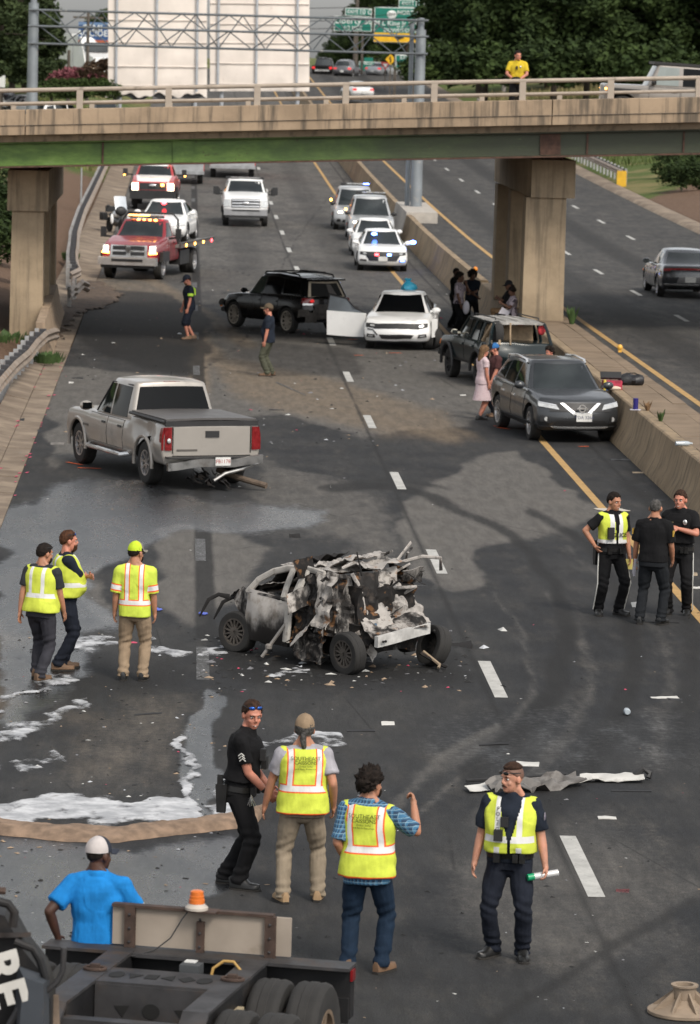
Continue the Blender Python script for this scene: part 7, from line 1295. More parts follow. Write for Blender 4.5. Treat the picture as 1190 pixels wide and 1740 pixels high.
M_SOOTW = pm('sooty_wheel', (.085, .075, .066), .75, .4, .4, 9); M_TSAVE = M_TYRE
for x, y_, l_, s_ in ((1.2, .70, 2, 6), (-1.2, .76, -4, -4), (-1.32, -.76, 16, -12), (1.2, -.7, 0, 0)): vv.wheel(x, y_, .315, .20, M_SOOTW, 14, s_, l_, rr=.62, flat=.02)
for k in range(2): q = NR.rand(3); wt_([(-1.3 - .2 * q[0], -.2 - .3 * q[1], .25), (-1.5 - .2 * q[1], -.3 - .4 * q[2], .08), (-1.7, -.2 - .5 * q[0], .04)], .025, (M_CHARD, pm('pale_hose', (.25, .19, .13), .8))[k % 2], 'dangling_hose', 6, 1)
# ================================================================ foam, sand berm, soot crumbs
def patchgrid(name, x0, x1, y0, y1, dx, dy, fn, mat, h=.012, kind='stuff', z0=.004):
    gx = np.arange(x0, x1, dx); gy = np.arange(y0, y1, dy); A, B_ = np.meshgrid(gx, gy); P = np.stack([A.ravel(), B_.ravel()], 1); f = fn(P); idx = np.arange(A.size).reshape(A.shape); ok = (f > .28).reshape(A.shape)
    c = ok[:-1, :-1] & ok[1:, :-1] & ok[:-1, 1:] & ok[1:, 1:]; Qd = np.stack([idx[:-1, :-1][c], idx[:-1, 1:][c], idx[1:, 1:][c], idx[1:, :-1][c]], 1); us = np.unique(Qd); mp = -np.ones(A.size, int); mp[us] = np.arange(len(us))
    z = z0 + h * np.clip((f - .4) * 3, 0, 1) * (.5 + fbm(P * 9, 3, 2)); me = fast_mesh(name, np.stack([P[:, 0], P[:, 1], z], 1)[us], mp[Qd], mat); setattr_f(me, 'foam', f[us]); return tag(mobj(name, me), kind=kind)
def foamf(P):
    S_ = SQ(P + (np.stack([fbm(P * 1.6, 4, 31), fbm(P * 1.6, 4, 32)], 1) - .5) * [.5, 1.6]); rp = lambda px, s_: sst(poly_sd(S_, PQ(px)), -s_, s_); rl = lambda px, w: 1 - sst(line_d(S_, PQ(px)), w * .2, w)
    f = np.maximum.reduce([1.15 * rp([(-40, 1360), (90, 1361), (210, 1366), (235, 1345), (300, 1338), (330, 1352), (336, 1398), (200, 1412), (80, 1408), (-40, 1402)], .06), 1.0 * rp([(341, 1362), (380, 1350), (420, 1356), (425, 1396), (345, 1402)], .05), .8 * rl([(322, 1250), (310, 1272), (318, 1300), (318, 1340)], .10), .70 * rl([(-20, 1250), (40, 1240), (90, 1220), (150, 1195)], .11), .60 * rl([(-20, 1305), (35, 1300), (90, 1285)], .07), .70 * rl([(-20, 1215), (20, 1185), (70, 1165), (130, 1148)], .08), .78 * rp([(100, 1085), (150, 1075), (185, 1078), (205, 1098), (160, 1105), (110, 1098)], .06), .95 * rp([(248, 1070), (272, 1070), (270, 1085), (250, 1084)], .05), .8 * rp([(232, 1092), (265, 1092), (320, 1106), (340, 1112), (270, 1113), (240, 1108)], .05), .82 * rl([(440, 1274), (500, 1258), (575, 1252)], .09), .85 * rl([(455, 1150), (500, 1143), (515, 1146)], .05), .8 * rl([(340, 1108), (400, 1106)], .03), .8 * rl([(385, 1330), (382, 1300), (390, 1290)], .05)])
    return f + (fbm(P * [6, 3], 5, 77) - .5) * 1.25 - .05
def foammat():
    s = SH('fire_foam'); p = s.pos(); a = s.attr('foam'); n = s.noise(p, 22, 5, .7); n2 = s.noise(p, 3.5, 5, .65); c = s.mix(s.ss(n2, .35, .7), (.34, .35, .37), (.62, .63, .65)); c = s.mix(s.ma('MULTIPLY', s.ss(s.noise(p, 5, 5), .6, .75), .6), c, (.20, .19, .18))
    al = s.ss(s.ma('ADD', a, s.ma('MULTIPLY', s.ma('SUBTRACT', s.ma('ADD', s.ma('MULTIPLY', n, .5), s.ma('MULTIPLY', n2, .5)), .5), 1.1)), .40, .98); s.put(s.b.inputs['Alpha'], s.ma('MULTIPLY', al, .93)); s.bump(n, .5, .012); return s.set(c, .7)
M_FOAM = foammat()
patchgrid('foam', -2.2, 2.3, 40.8, 56, .012, .034, foamf, M_FOAM)
bp = np.array([G(*q)[:2] for q in ((-30, 1406), (30, 1412), (110, 1419), (200, 1422), (300, 1410), (370, 1402), (425, 1394), (450, 1380))]); ts = np.linspace(0, len(bp) - 1, 160); cx_ = np.interp(ts, range(len(bp)), bp[:, 0]); cy_ = np.interp(ts, range(len(bp)), bp[:, 1])
us = np.linspace(-1, 1, 13); P = np.zeros((160, 13, 3))
for i in range(160):
    for j, u in enumerate(us): w = .34 * min(1, (159 - i) / 14 + .25); P[i, j] = (cx_[i], cy_[i] + u * w, .10 * max(0, 1 - u * u) ** .8)
P[..., 2] += (fbm(P * 5, 4, 3) - .5) * .09 * (1 - us ** 2)[None]; P[..., 1] += (fbm(P * 3 + 5, 3, 6) - .5) * .16; P[..., 2] = np.where(np.abs(us)[None] > .95, .003, P[..., 2])
b = MB(); b.grid(P[:, ::-1]); tag(b.build('sand_berm', pm('damp_sand', (.21, .145, .10), .95, var=.35, vs=7, bump=.8, bs=70)), kind='stuff')
def soilf(P):
    S_ = SQ(P + (np.stack([fbm(P * 1.3, 4, 41), fbm(P * 1.3, 4, 42)], 1) - .5) * [.7, 3.]); return 1.05 * sst(poly_sd(S_, PQ([(108, 500), (130, 478), (165, 478), (190, 490), (215, 505), (180, 522), (140, 530), (112, 560), (100, 590), (98, 540)])), -.12, .12) + (fbm(P * [5, 1.5], 4, 78) - .5) * 1.0
me_ = patchgrid('spilled_soil', -4.1, -1.2, 100, 145, .05, .22, soilf, pm('loose_brown_soil', (.085, .058, .04), .95, var=.45, vs=3, bump=.8, bs=14), .05, z0=.01)
b = MB()
def crumb(x, y, s_):
    a = NR.rand() * 6; r = Matrix.Rotation(a, 3, 'Z'); h_ = s_ * (.3 + .5 * NR.rand()); z = float(zr(y)); pts = [r @ V3(s_ * (.6 + NR.rand()) * cx2, s_ * .6 * (.5 + NR.rand()) * cy2, 0) for cx2, cy2 in ((-1, -1), (1, -1), (1, 1), (-1, 1))]; top_ = V3(NR.randn() * s_ * .2, NR.randn() * s_ * .2, h_); b.add([(x + p[0], y + p[1], z + .003) for p in pts] + [(x + top_[0], y + top_[1], z + h_)], [(0, 1, 4), (1, 2, 4), (2, 3, 4), (3, 0, 4)], NR.choice(6, p=[.58, .09, .13, .12, .04, .04]))
for k in range(330): q = G(NR.uniform(330, 800), NR.uniform(1070, 1175)); crumb(q[0], q[1], .012 + .035 * NR.rand() ** 2)
for k in range(90): q = G(NR.normal(560, 130), NR.normal(1120, 28)); crumb(q[0], q[1], .03 + .06 * NR.rand() ** 2)
for k in range(300): q = G(NR.uniform(0, 380), NR.uniform(1060, 1640)); crumb(q[0], q[1], .010 + .022 * NR.rand() ** 2)
for k in range(520): q = G(NR.uniform(0, 1190), NR.uniform(600, 1740)); (crumb(q[0], q[1], .008 + .022 * NR.rand() ** 3) if -2.9 < q[0] < 9 else None)
for k in range(420): q = G(NR.uniform(100, 760), NR.uniform(480, 760)); (crumb(q[0], q[1], .015 + .04 * NR.rand() ** 3) if -2.9 < q[0] < 9 else None)
tag(b.build('debris', [pm('crumb_black', (.012, .012, .012), .7), pm('crumb_white', (.5, .5, .48), .6), pm('crumb_tan', (.3, .22, .15), .8), pm('crumb_grey', (.16, .16, .17), .5), pm('crumb_pink', (.5, .06, .12), .7), pm('crumb_glass', (.5, .52, .55), .15)], smooth=0), kind='stuff')
# ================================================================ loose pieces one can point at
M_DSH = pm('scorched_grey_sheet', (.17, .16, .15), .65, .2, .45, 4, bump=.3, dirt=.4, dcol=(.06, .05, .045), ds=3.); M_WPL = pm('white_plastic', (.55, .54, .51), .5, var=.15, dirt=.15); M_WSC = pm('dull_wood', (.30, .24, .17), .85, var=.3, vs=9)
def loose(name, label, cat, px, py, a, b_, amp, mat, z=.02, n=(8, 5), group=None, fr=3.5, lift=.0):
    p = np.array(G(px, py)); r = empty(name, tuple(p), 0, label, cat, group); a = np.array(a); b_ = np.array(b_); o = -(a + b_) / 2 + [0, 0, z]
    sheet([o, o + a, o + a + b_ + [0, 0, lift], o + b_], amp, mat, 'panel', n, fr, .01, r); return r
r = loose('car_debris', 'long scorched grey body panel lying behind the spray can officer', 'car part', 908, 1340, (1.05, .68, .0), (-.10, .42, .06), .13, M_DSH, .08, (16, 6)); sheet([(-.75, -.42, .03), (-.5, -.25, .03), (-.55, .0, .06), (-.8, -.2, .05)], .03, M_WPL, 'white_end', (4, 3), parent=r); b = MB(); b.tube([(-.75, .2, .04), (-.2, .35, .05), (.4, .6, .06)], .02, 6); b.build('black_rod', M_BLKP, r)
r = loose('torn_trim', 'torn white trim strip with a black curled end beside the grey panel', 'car part', 1040, 1327, (.75, .02, .0), (.02, .28, .02), .05, M_WPL, .05, (10, 4)); b = MB(); b.tube([(.26, .1, .05), (.36, .12, .12), (.44, .1, .08), (.42, .08, .03)], .035, 6); b.build('curled_end', M_BLKP, r); sheet([(-.5, -.1, .03), (-.2, -.12, .03), (-.24, .08, .05), (-.44, .1, .04)], .03, M_WPL, 'chip', (4, 3), parent=r)
for lab, px, py, a, c, m_, amp in (('white folded trim piece at the right of the far debris by the road middle', 1130, 1186, (.34, .06, 0), (-.02, .1, .02), M_WPL, .03), ('dark trim flake beside the white folded trim piece', 1148, 1189, (.18, -.04, 0), (0, .06, .01), M_BLKP, .02), ('black plastic shard right behind the burnt car’s rear wheel', 775, 1100, (.42, .1, .0), (.02, .4, .08), M_SOOT, .08), ('small black cone shaped shard on the road beyond the burnt car', 502, 914, (.16, .02, 0), (-.03, .2, .12), M_SOOT, .05), ('large flat cream panel lying on the yellow line behind the grinning officer', 1040, 868, (.46, .08, 0), (.16, -.5, .02), pm('cream_panel', (.50, .46, .40), .7), .02), ('tan broken block on the road behind the officers’ feet', 1084, 1031, (.17, .04, .02), (-.02, .2, .1), M_WPL, .03), ('white paper scrap between the officers by the yellow line', 1062, 995, (.1, .02, 0), (0, .12, 0), M_WPL, .01), ('white scrap at the kerb side of the officers', 1183, 1000, (.14, .03, 0), (0, .08, .02), M_WPL, .02), ('beige splintered scrap on the right edge near the officers', 1175, 978, (.2, .05, 0), (0, .1, .03), M_WSC, .03), ('white scrap of foam card left of the police officer’s dash line', 1032, 1391, (.2, .01, 0), (0, .09, .01), M_WPL, .01), ('red and black lamp fragment beside the nearest lane dash', 1058, 1516, (.13, -.02, .01), (.02, .12, .03), pm('lamp_fragment', (.10, .02, .02), .3, var=.6, vs=9), .03), ('white torn card with red lining beyond the moustached officer', 897, 1299, (.26, -.02, 0), (.02, .24, .01), M_WPL, .015), ('black wiper like strip near the sandy patch on the left', 252, 1214, (.34, .2, 0), (0, .04, .01), M_BLKP, .012), ('bent black strip beyond the capped worker’s head', 614, 1243, (.34, .03, 0), (0, .05, .01), M_BLKP, .012), ('white crumpled scrap on the road above the plaid worker', 660, 1231, (.16, .02, 0), (0, .14, .03), M_WPL, .02), ('thin dark rod lying by the lane joint', 840, 1266, (.36, .14, 0), (0, .03, .01), M_BLKP, .01), ('thin black rod lying right of the torn white trim', 1073, 1345, (.45, 0, 0), (0, .03, .005), M_BLKP, .006), ('crumpled black and white scrap beside the silver pickup’s front wheel', 97, 756, (.26, .03, 0), (0, .3, .08), M_DSH, .07), ('white foam lump on the road before the gutter', 121, 651, (.12, 0, 0), (0, .2, .03), M_WPL, .02), ('black jagged strip on the road beyond the silver pickup’s mirror', 131, 643, (.28, 0, 0), (0, .14, .02), M_BLKP, .03), ('black shard standing at the foot of the concrete barrier', 100, 578, (.3, 0, .05), (0, .3, .1), M_BLKP, .08), ('black block on the gutter slabs', 38, 716, (.1, 0, 0), (0, .2, .06), M_BLKP, .03), ('black block on the kerb edge of the gutter', 68, 733, (.1, 0, 0), (0, .2, .06), M_BLKP, .03), ('dark cap shaped scrap on the near gutter slabs', 30, 770, (.15, 0, 0), (0, .25, .04), M_DSH, .05), ('pair of dark scraps by the near guard rail', 22, 658, (.14, 0, 0), (0, .3, .05), M_BLKP, .05), ('dark curved strip at the foot of the median wall', 1057, 782, (.46, .02, 0), (0, .2, .03), M_BLKP, .04), ('tan splintered board at the foot of the median wall', 1092, 804, (.40, .05, 0), (0, .1, .03), M_WSC, .02), ('black scraps heaped near the wall behind the smiling officer', 1122, 851, (.26, 0, 0), (0, .2, .05), M_BLKP, .05), ('white card on the road beside the woman’s feet', 787, 672, (.14, .02, 0), (0, .16, .01), M_WPL, .01), ('long dark strip on the road beyond the silver pickup', 470, 697, (.34, .05, 0), (0, .06, .01), M_BLKP, .01), ('white bent strip near the guard rail under the bridge', 141, 514, (.42, .05, 0), (0, .15, .03), M_WPL, .03), ('black trim shards by the boots of the officer seen from behind', 1155, 1052, (.26, .02, 0), (.05, .12, .03), M_BLKP, .04), ('thin dark rods on the road behind the bald officer', 1122, 1058, (.55, -.02, 0), (0, .03, .01), M_BLKP, .008), ('white sheet of paper on the far gutter', 178, 399, (.5, 0, 0), (0, .8, .02), M_WPL, .02)): loose('debris_piece', lab, 'debris', px, py, a, c, amp, m_, .012, (5, 4), 'pieces of wreckage on the road')
for px, py, lab in ((266, 1038, 'crumpled blue glove on the road right of the khaki worker'), (343, 1045, 'small blue glove on the dark lane joint')): p = G(px, py); b = MB(); b.ell((p[0], p[1], .025), (.05, .04, .025)); b.ell((p[0] + .05, p[1] + .02, .02), (.04, .02, .018)); b.ell((p[0] + .03, p[1] - .04, .018), (.03, .02, .015)); tag(b.build('glove', pm('nitrile_blue', (.08, .12, .48), .45)), lab, 'glove')
p = G(1065, 1214); b = MB(); b.lathe([(.03, 0), (.042, .02), (.042, .13), (.016, .17), (.016, .19)], (p[0], p[1] - .1, .043), 'y', 14); b.build; tag(b.build('plastic_bottle', pm('clear_plastic', (.38, .43, .47), .12, spec=.9)), 'clear plastic bottle lying alone on the right lane', 'bottle')
# orange survey marks
M_OSP = pm('orange_spray', (.70, .11, .02), .8, var=.3, vs=8); b = MB()
for px, py, dx, dy in ((127, 788, .3, -.5), (152, 796, .45, -.1), (855, 728, .22, -.35), (846, 724, .2, .1), (992, 759, .22, .05), (672, 600, .35, .05), (498, 561, .35, .1), (400, 553, .3, .1), (610, 604, .25, .1), (815, 642, .3, .1), (450, 556, .3, .1), (600, 577, .3, .1)):
    p = G(px, py); d = V3(dx, dy, 0).normalized() * math.hypot(dx, dy) / 2; n_ = V3(-d.y, d.x, 0).normalized() * .05; c = V3(p[0], p[1], .008); b.add([c - d - n_, c + d - n_ * .6, c + d + n_, c - d + n_ * .7], [(0, 1, 2, 3)])
tag(b.build('orange_survey_marks', M_OSP), kind='structure'); b = MB(); b.box((9.18, 86.9, .3), (.01, .3, .3)); b.v = [(x + (z - .1) * .45, y, z) for x, y, z in b.v]; tag(b.build('orange_wall_mark', M_OSP), kind='structure')
b = MB()
for k in range(38): y_ = NR.uniform(70, 104); x_ = -2.98 + NR.randn() * .05 if k % 3 else -3.46 + NR.randn() * .05; s_ = .015 + .032 * NR.rand(); z_ = .03 if x_ < -3 else .012; b.add([(x_ - s_, y_ - s_ * 3, z_), (x_ + s_ * .4, y_ - s_ * 2, z_), (x_ + s_, y_ + s_ * 3, z_), (x_ - s_ * .5, y_ + s_ * 2, z_)], [(0, 1, 2, 3)])
tag(b.build('pink_survey_paint', pm('pink_spray', (.50, .07, .13), .85)), kind='structure')
b = MB()
for (xa, ya), (xb, yb) in (((342, 449), (356, 430)), ((352, 452), (378, 429)), ((368, 452), (398, 428)), ((470, 650), (520, 672)), ((600, 606), (690, 612)), ((640, 993), (725, 996))): p, q = np.array(G(xa, ya)), np.array(G(xb, yb)); d = (q - p) / np.linalg.norm(q - p); n_ = np.array([-d[1], d[0], 0]) * .035; b.add([tuple(p - n_ + [0, 0, .006]), tuple(q - n_ * .5 + [0, 0, .006]), tuple(q + n_ * .5 + [0, 0, .006]), tuple(p + n_ + [0, 0, .006])], [(0, 1, 2, 3)])
tag(b.build('scrape_marks', M_WORN, smooth=0), kind='structure')
# things on the median wall
p = G(1072, 655, .87); r = empty('duffel_bag', p, 0, 'black duffel bag lying on top of the median wall', 'bag'); r.scale = (.9, .8, .72); b = MB(); R = [[(x, .22 * w_ * math.cos(a) * (1 + .12 * math.sin(5 * x * 9 + a * 3)), max(.0, .17 + .19 * w_ * math.sin(a) * (1 + .15 * math.sin(x * 17 + 2 * a)))) for a in np.linspace(0, 2 * math.pi, 14, endpoint=False)] for x, w_ in ((-.31, .55), (-.28, .8), (-.2, 1.), (-.1, 1.1), (0, .92), (.1, 1.02), (.2, .95), (.28, .75), (.32, .5))]; b.rings(R); b.build('bag_body', pm('black_nylon', (.012, .012, .015), .45, var=.5, vs=6, bump=.8, bs=12), r); b = MB(); b.tube([(-.2, -.15, .30), (-.1, -.12, .385), (.08, .0, .39), (.2, -.12, .33)], .018, 6, flat=.5); b.build('strap', M_BLKP, r)
p = G(1040, 662, .87); r = empty('tool_bag', p, 0, 'open dark tool case with red lining spilling things on the median wall', 'case'); b = MB(); b.box((0, 0, .1), (.42, .3, .2)); b.build('case_body', pm('red_lining', (.35, .03, .06), .7, var=.5, vs=9), r); b = MB(); b.box((-.02, .12, .30), (.46, .05, .2), R=Matrix.Rotation(-.9, 3, 'X')); b.build('lid', M_BLKP, r)
for k, m_ in enumerate((pm('can_yellow', (.6, .45, .05), .4), pm('can_blue', (.05, .2, .5), .4))): b = MB(); b.lathe([(.035, 0), (.035, .2 - .08 * k), (.02, .23 - .08 * k)], (-.18 + .05 * k, -.2, 0), n=10); tag(b.build('spray_tin', m_, None, p), ('yellow topped tin' if not k else 'short blue tin') + ' beside the open tool case on the median wall', 'tin')
b = MB(); b.ell((.02, -.24, .05), (.16, .08, .05)); tag(b.build('cloth_roll', pm('cream_cloth', (.55, .45, .36), .8), None, p), 'cream rolled cloth lying in front of the open tool case', 'cloth')
p = G(1080, 697, .887); b = MB(); b.lathe([(.055, 0), (.055, .24), (.045, .25)], n=14); tag(b.build('drink_can', pm('deep_blue_can', (.03, .025, .18), .3, .2), None, p), 'tall dark blue can standing on the edge of the median wall', 'can'); b = MB(); b.box((0, .02, .012), (.22, .16, .012)); tag(b.build('paper_plate', _MC['paper_white'], None, p), 'white paper beneath the blue can on the median wall', 'paper')
p = G(1162, 758, .887); b = MB(); b.lathe([(.04, -.16), (.045, -.02), (.045, .08), (.018, .14), (.018, .17)], (0, 0, .05), 'x', 12); tag(b.build('plastic_bottle', _MC['clear_plastic'], None, p, (0, 0, .2)), 'crushed clear bottle lying on the median wall top', 'bottle')
p = G(1053, 613, .62); b = MB(); b.ell((p[0] + .0, p[1], .95), (.07, .07, .08)); b.box((p[0], p[1], .87), (.08, .08, .08)); tag(b.build('reflector', pm('amber_reflector', (.75, .40, .06), .35)), 'round amber reflector on the far edge of the median slab', 'reflector')
p = AtY(808, 448, 128); b = MB(); b.ell((9.6, 135, 1.02), (.08, .08, .09)); tag(b.build('reflector', pm('orange_reflector', (.75, .25, .02), .35)), 'round orange reflector on the median wall beyond the pier', 'reflector'); b = MB(); b.ell((9.6, 175, 1.05), (.1, .1, .1)); tag(b.build('reflector', _MC['orange_reflector']), 'small orange reflector on the median wall near the gantry pole', 'reflector')
# ================================================================ weeds
M_WEED = pm('weed_green', (.045, .085, .02), .8, var=.35, vs=6); M_DRY = pm('dry_weed', (.20, .12, .06), .9)
def weed(x, y, z, n, h, spread, label, mat=None, name='weed'):
    b = MB()
    for k in range(n):
        a = NR.rand() * 6.3; r = spread * NR.rand() ** .6; l_ = h * (.5 + .6 * NR.rand()); c = V3(x + r * math.cos(a), y + r * math.sin(a) * 2, z); o = V3(math.cos(a) * l_ * .35, math.sin(a) * l_ * .35, l_); s_ = V3(-math.sin(a), math.cos(a), 0) * (.012 + .25 * h * .08); b.add([c - s_, c + s_, c + o * .6 + s_ * 1.6, c + o, c + o * .6 - s_ * 1.6], [(0, 1, 2, 3, 4)])
    return tag(b.build(name, mat or M_WEED, smooth=0), label, 'plant', 'weeds at the roadside')
weed(-3.40, 103.6, .08, 260, .22, .42, 'dark green weed clump under the bent guard rail'); weed(-4.7, 108.5, .25, 240, .2, .7, 'green weeds at the foot of the left bridge pier'); weed(10.55, 110.8, .85, 60, .5, .045, 'tall green weed on the median slab beside the right pier'); weed(9.62, 81.6, .87, 16, .26, .03, 'small green weed in the median slab joint near the bottle'); weed(9.62, 84.0, .87, 26, .22, .03, 'dry brown weed in the median slab joint', M_DRY)
weed(-4.0, 66, .15, 200, .2, .25, 'low weeds along the near gutter by the guard rail'); weed(-4.15, 150, .2, 200, .3, .3, 'weeds behind the far guard rail beside the slope')
# ================================================================ trailer frame at the near left
PL, PR_ = np.array(G(82, 1600, 1.0)), np.array(G(600, 1640, 1.0)); ux = PR_ - PL; TL = float(np.hypot(ux[0], ux[1])); tyaw = math.atan2(ux[1], ux[0]); tc = (PL + PR_) / 2
tr = empty('trailer', (tc[0], tc[1], 0), tyaw, 'black gooseneck trailer frame with plywood headboard and twin tyres', 'trailer')
M_TBLK = pm('chassis_black', (.0085, .0085, .0095), .5, .2, .35, 2.5, dirt=.3, dcol=(.035, .028, .023), bump=.15, bs=30); M_TTOP = pm('worn_chassis_top', (.046, .045, .047), .5, .3, .35, 4, dirt=.32, dcol=(.085, .056, .038)); M_PLY = pm('weathered_plywood', (.30, .255, .21), .85, var=.16, vs=2, dirt=.15, dcol=(.2, .16, .12)); M_STAKE = pm('rusty_stake', (.07, .045, .035), .75, .3, .4, 8)
def tb(name, c, d, m=None, R=None, tx=1, ty=1, par=None): b = MB(); b.box(c, d, 0, R, tx, ty); return b.build(name, m or M_TBLK, par or tr)
hl = TL / 2
tb('rear_beam', (0, .0, .78), (TL, .14, .40)); tb('beam_flange', (0, -.03, .99), (TL + .01, .26, .025), M_TTOP); tb('beam_lip', (0, -.12, .66), (TL, .04, .2)); tb('red_marker', (hl + .008, -.03, .93), (.02, .1, .09), M_RED)
tb('headboard', (0, .06, 1.17), (1.46, .03, .31), M_PLY)
for x in (-.58, .0, .57): q = tb('stake', (x, .03, 1.0), (.085, .05, .66) if x else (.06, .05, .5), M_STAKE); b = MB(); [b.ell((x, .0, z), (.012, .012, .012), 6, 4) for z in (.95, 1.05, 1.16, 1.27)]; b.build('bolt', M_TTOP, q)
tb('top_angle', (-.07, .05, 1.335), (1.32, .08, .022), M_STAKE); tb('beacon_bracket', (.03, .0, 1.345), (.22, .16, .012), M_STAKE)
bc = empty('amber_beacon', tuple(np.array(tr.matrix_basis @ V3(-.03, .0, 1.352)) if 0 else (tc[0] - .03 * math.cos(tyaw), tc[1] - .03 * math.sin(tyaw), 1.352)), 0, 'amber beacon lamp on the plywood headboard of the trailer', 'beacon'); b = MB(); b.lathe([(.092, 0), (.092, .02), (.07, .04), (.062, .05)], n=20); b.build('beacon_base', pm('beacon_pale', (.42, .38, .33), .5), bc); b = MB(); b.lathe([(.064, .05), (.062, .085), (.058, .088), (.058, .11), (.054, .113), (.052, .145), (.035, .155)], n=20); b.build('beacon_lens', pm('beacon_amber', (.62, .15, .02), .3, spec=.7), bc)
b = MB(); b.tube([(-.09, -.02, 1.34), (-.13, -.06, 1.28), (-.22, -.07, 1.12), (-.34, -.10, 1.02), (-.5, -.2, .98)], .006, 6); b.build('cable', M_BLKP, tr)
def railb(x, y0, y1, ydrop):
    b = MB(); b.hexa([(x - .09, -y1, .66), (x + .09, -y1, .66), (x + .09, -y0, .66), (x - .09, -y0, .66), (x - .09, -y1, .985), (x + .09, -y1, .985), (x + .09, -y0, .985), (x - .09, -y0, .985)]); b.build('frame_rail', M_TBLK, tr); b = MB(); b.box((x, -(y0 + y1) / 2, 1.0), (.20, y1 - y0 + .04, .024)); b.hexa([(x - .1, -y1 - .9, .40), (x + .1, -y1 - .9, .40), (x + .1, -y1 - .0, .988), (x - .1, -y1 - .0, .988), (x - .1, -y1 - .92, .424), (x + .1, -y1 - .92, .424), (x + .1, -y1 - .02, 1.012), (x - .1, -y1 - .02, 1.012)]); b.build('rail_flange', M_TTOP, tr)
railb(-.60, .14, 1.95, 0); railb(.50, .14, 1.95, 0)
tb('cross_member', (-.05, -.45, .86), (1.0, .12, .14)); tb('air_tank', (.05, -.42, .94), (.16, .14, .14), pm('grey_box', (.06, .065, .07), .6)); tb('white_label', (.03, -.36, 1.015), (.09, .08, .008), M_PLATE); tb('end_plate', (-.05, -.16, .985), (1.0, .05, .03), M_TTOP)
b = MB(); b.tube([(.22, -.5, .88), (.24, -.48, 1.0), (.32, -.46, 1.06), (.40, -.46, 1.06), (.47, -.5, 1.0)], .012, 8); b.build('yellow_hose', pm('hose_yellow', (.42, .26, .08), .5), tr)
b = MB(); b.grid([[(x, y, .985) for y in (-1.2, -.72)] for x in np.linspace(-.5, .4, 3)][::-1], thick=.02); b.grid([[(x, -1.2, z) for z in (.985, .60)] for x in np.linspace(-.5, .4, 3)], thick=.02); q = b.build('perforated_plate', M_TTOP, tr)
for i, x in enumerate(np.linspace(-.40, .30, 6)):
    n_ = 14 if i in (0, 5) else 3 if i % 2 else 4; b = MB(); b.prism([(.055 * math.cos(a) * (1.1 if n_ > 5 else 1.25), .045 * math.sin(a)) for a in np.linspace(.4 * i, .4 * i + 2 * math.pi, n_, endpoint=False)], 0, .003, lambda u, w, h, x=x: (x + u, -.96 + w * 2.2, 1.0075 + h)); b.build('lightening_hole', M_GAP, q)
for x in (-.28, -.05, .2): b = MB(); b.prism([(.07 * math.cos(a), .06 * math.sin(a)) for a in np.linspace(.6, .6 + 2 * math.pi, 16 if x == -.05 else 3, endpoint=False)], 0, .003, lambda u, w, h, x=x: (x + u, -1.2235 - h, .80 + w)); b.build('lightening_hole', M_GAP, q)
for x in (-.60, .50): b = MB(); b.tube([(x + .085 * math.cos(a), -.88 + .06 * math.sin(a), 1.024) for a in np.linspace(0, 2 * math.pi, 15)], .014, 6); b.box((x, -.88, 1.035), (.07, .05, .05)); b.build('lashing_ring', M_STAKE, tr)
tb('near_cross_beam', (-.05, -1.98, .84), (1.0, .12, .12), M_TTOP); tb('under_tray', (-.05, -1.4, .48), (1.0, 1.0, .04), M_STAKE); tb('gusset_plate', (.62, -1.15, .80), (.05, .16, .12), pm('pale_wood_block', (.34, .28, .18), .8))
def twheel(x, y): 
    vv.r = tr; t = vv.wheel(x, y, .49, .27, pm('dusty_steel_rim', (.22, .16, .11), .7, .3, .3, 6, dirt=.4), 5, steer=90 if x > 0 else -90, rr=.56); t.location = (x, y, .49); return t
for y_ in (-.62, -1.72):
    for x in (.75, 1.07, -.86, -1.17): twheel(x, y_)
    tb('axle', (0, y_, .48), (2.3, .12, .12))
tb('suspension_arm', (.58, -1.1, .52), (.09, 1.3, .14), M_STAKE); tb('suspension_arm', (-.66, -1.1, .52), (.09, 1.3, .14), M_STAKE); tb('fender_edge', (hl - .03, -.5, .76), (.03, .9, .06), M_STAKE) if 0 else None
b = MB(); b.tube([(-hl - .02, -.1, .9), (-hl - .12, -.3, .92), (-hl - .2, -.6, .84)], .018, 6); b.build('air_hose', M_BLKP, tr)
# man in the blue tee leaning on it
X_ = AtY(160, 1560, tc[1] + .45); bl = person('man in bright blue tee and white mesh cap leaning on the trailer', (X_[0] + .03, tc[1] + .42), 80, 1.80, g=1.14, belly=.02, lean=-2, seat=.97, feet=((.34, .14, 6), (.30, -.14, -6)), hands=((-.06, .31, 1.02), (.27, -.16, 1.20)), poles=((-1, .8, 0), (-.2, -1, -.9)), hy=-34, hp=2, skin='dark', hair='dark', hcut='buzz', cap=(M_CAPW, M_CAPN, 'two'), topmat=M_BLUE, top=.84, sleeve=.72, trousers=M_NAVYT, shoe=M_LTH, vox=.0095, curl=(.9, .5), collar='white')
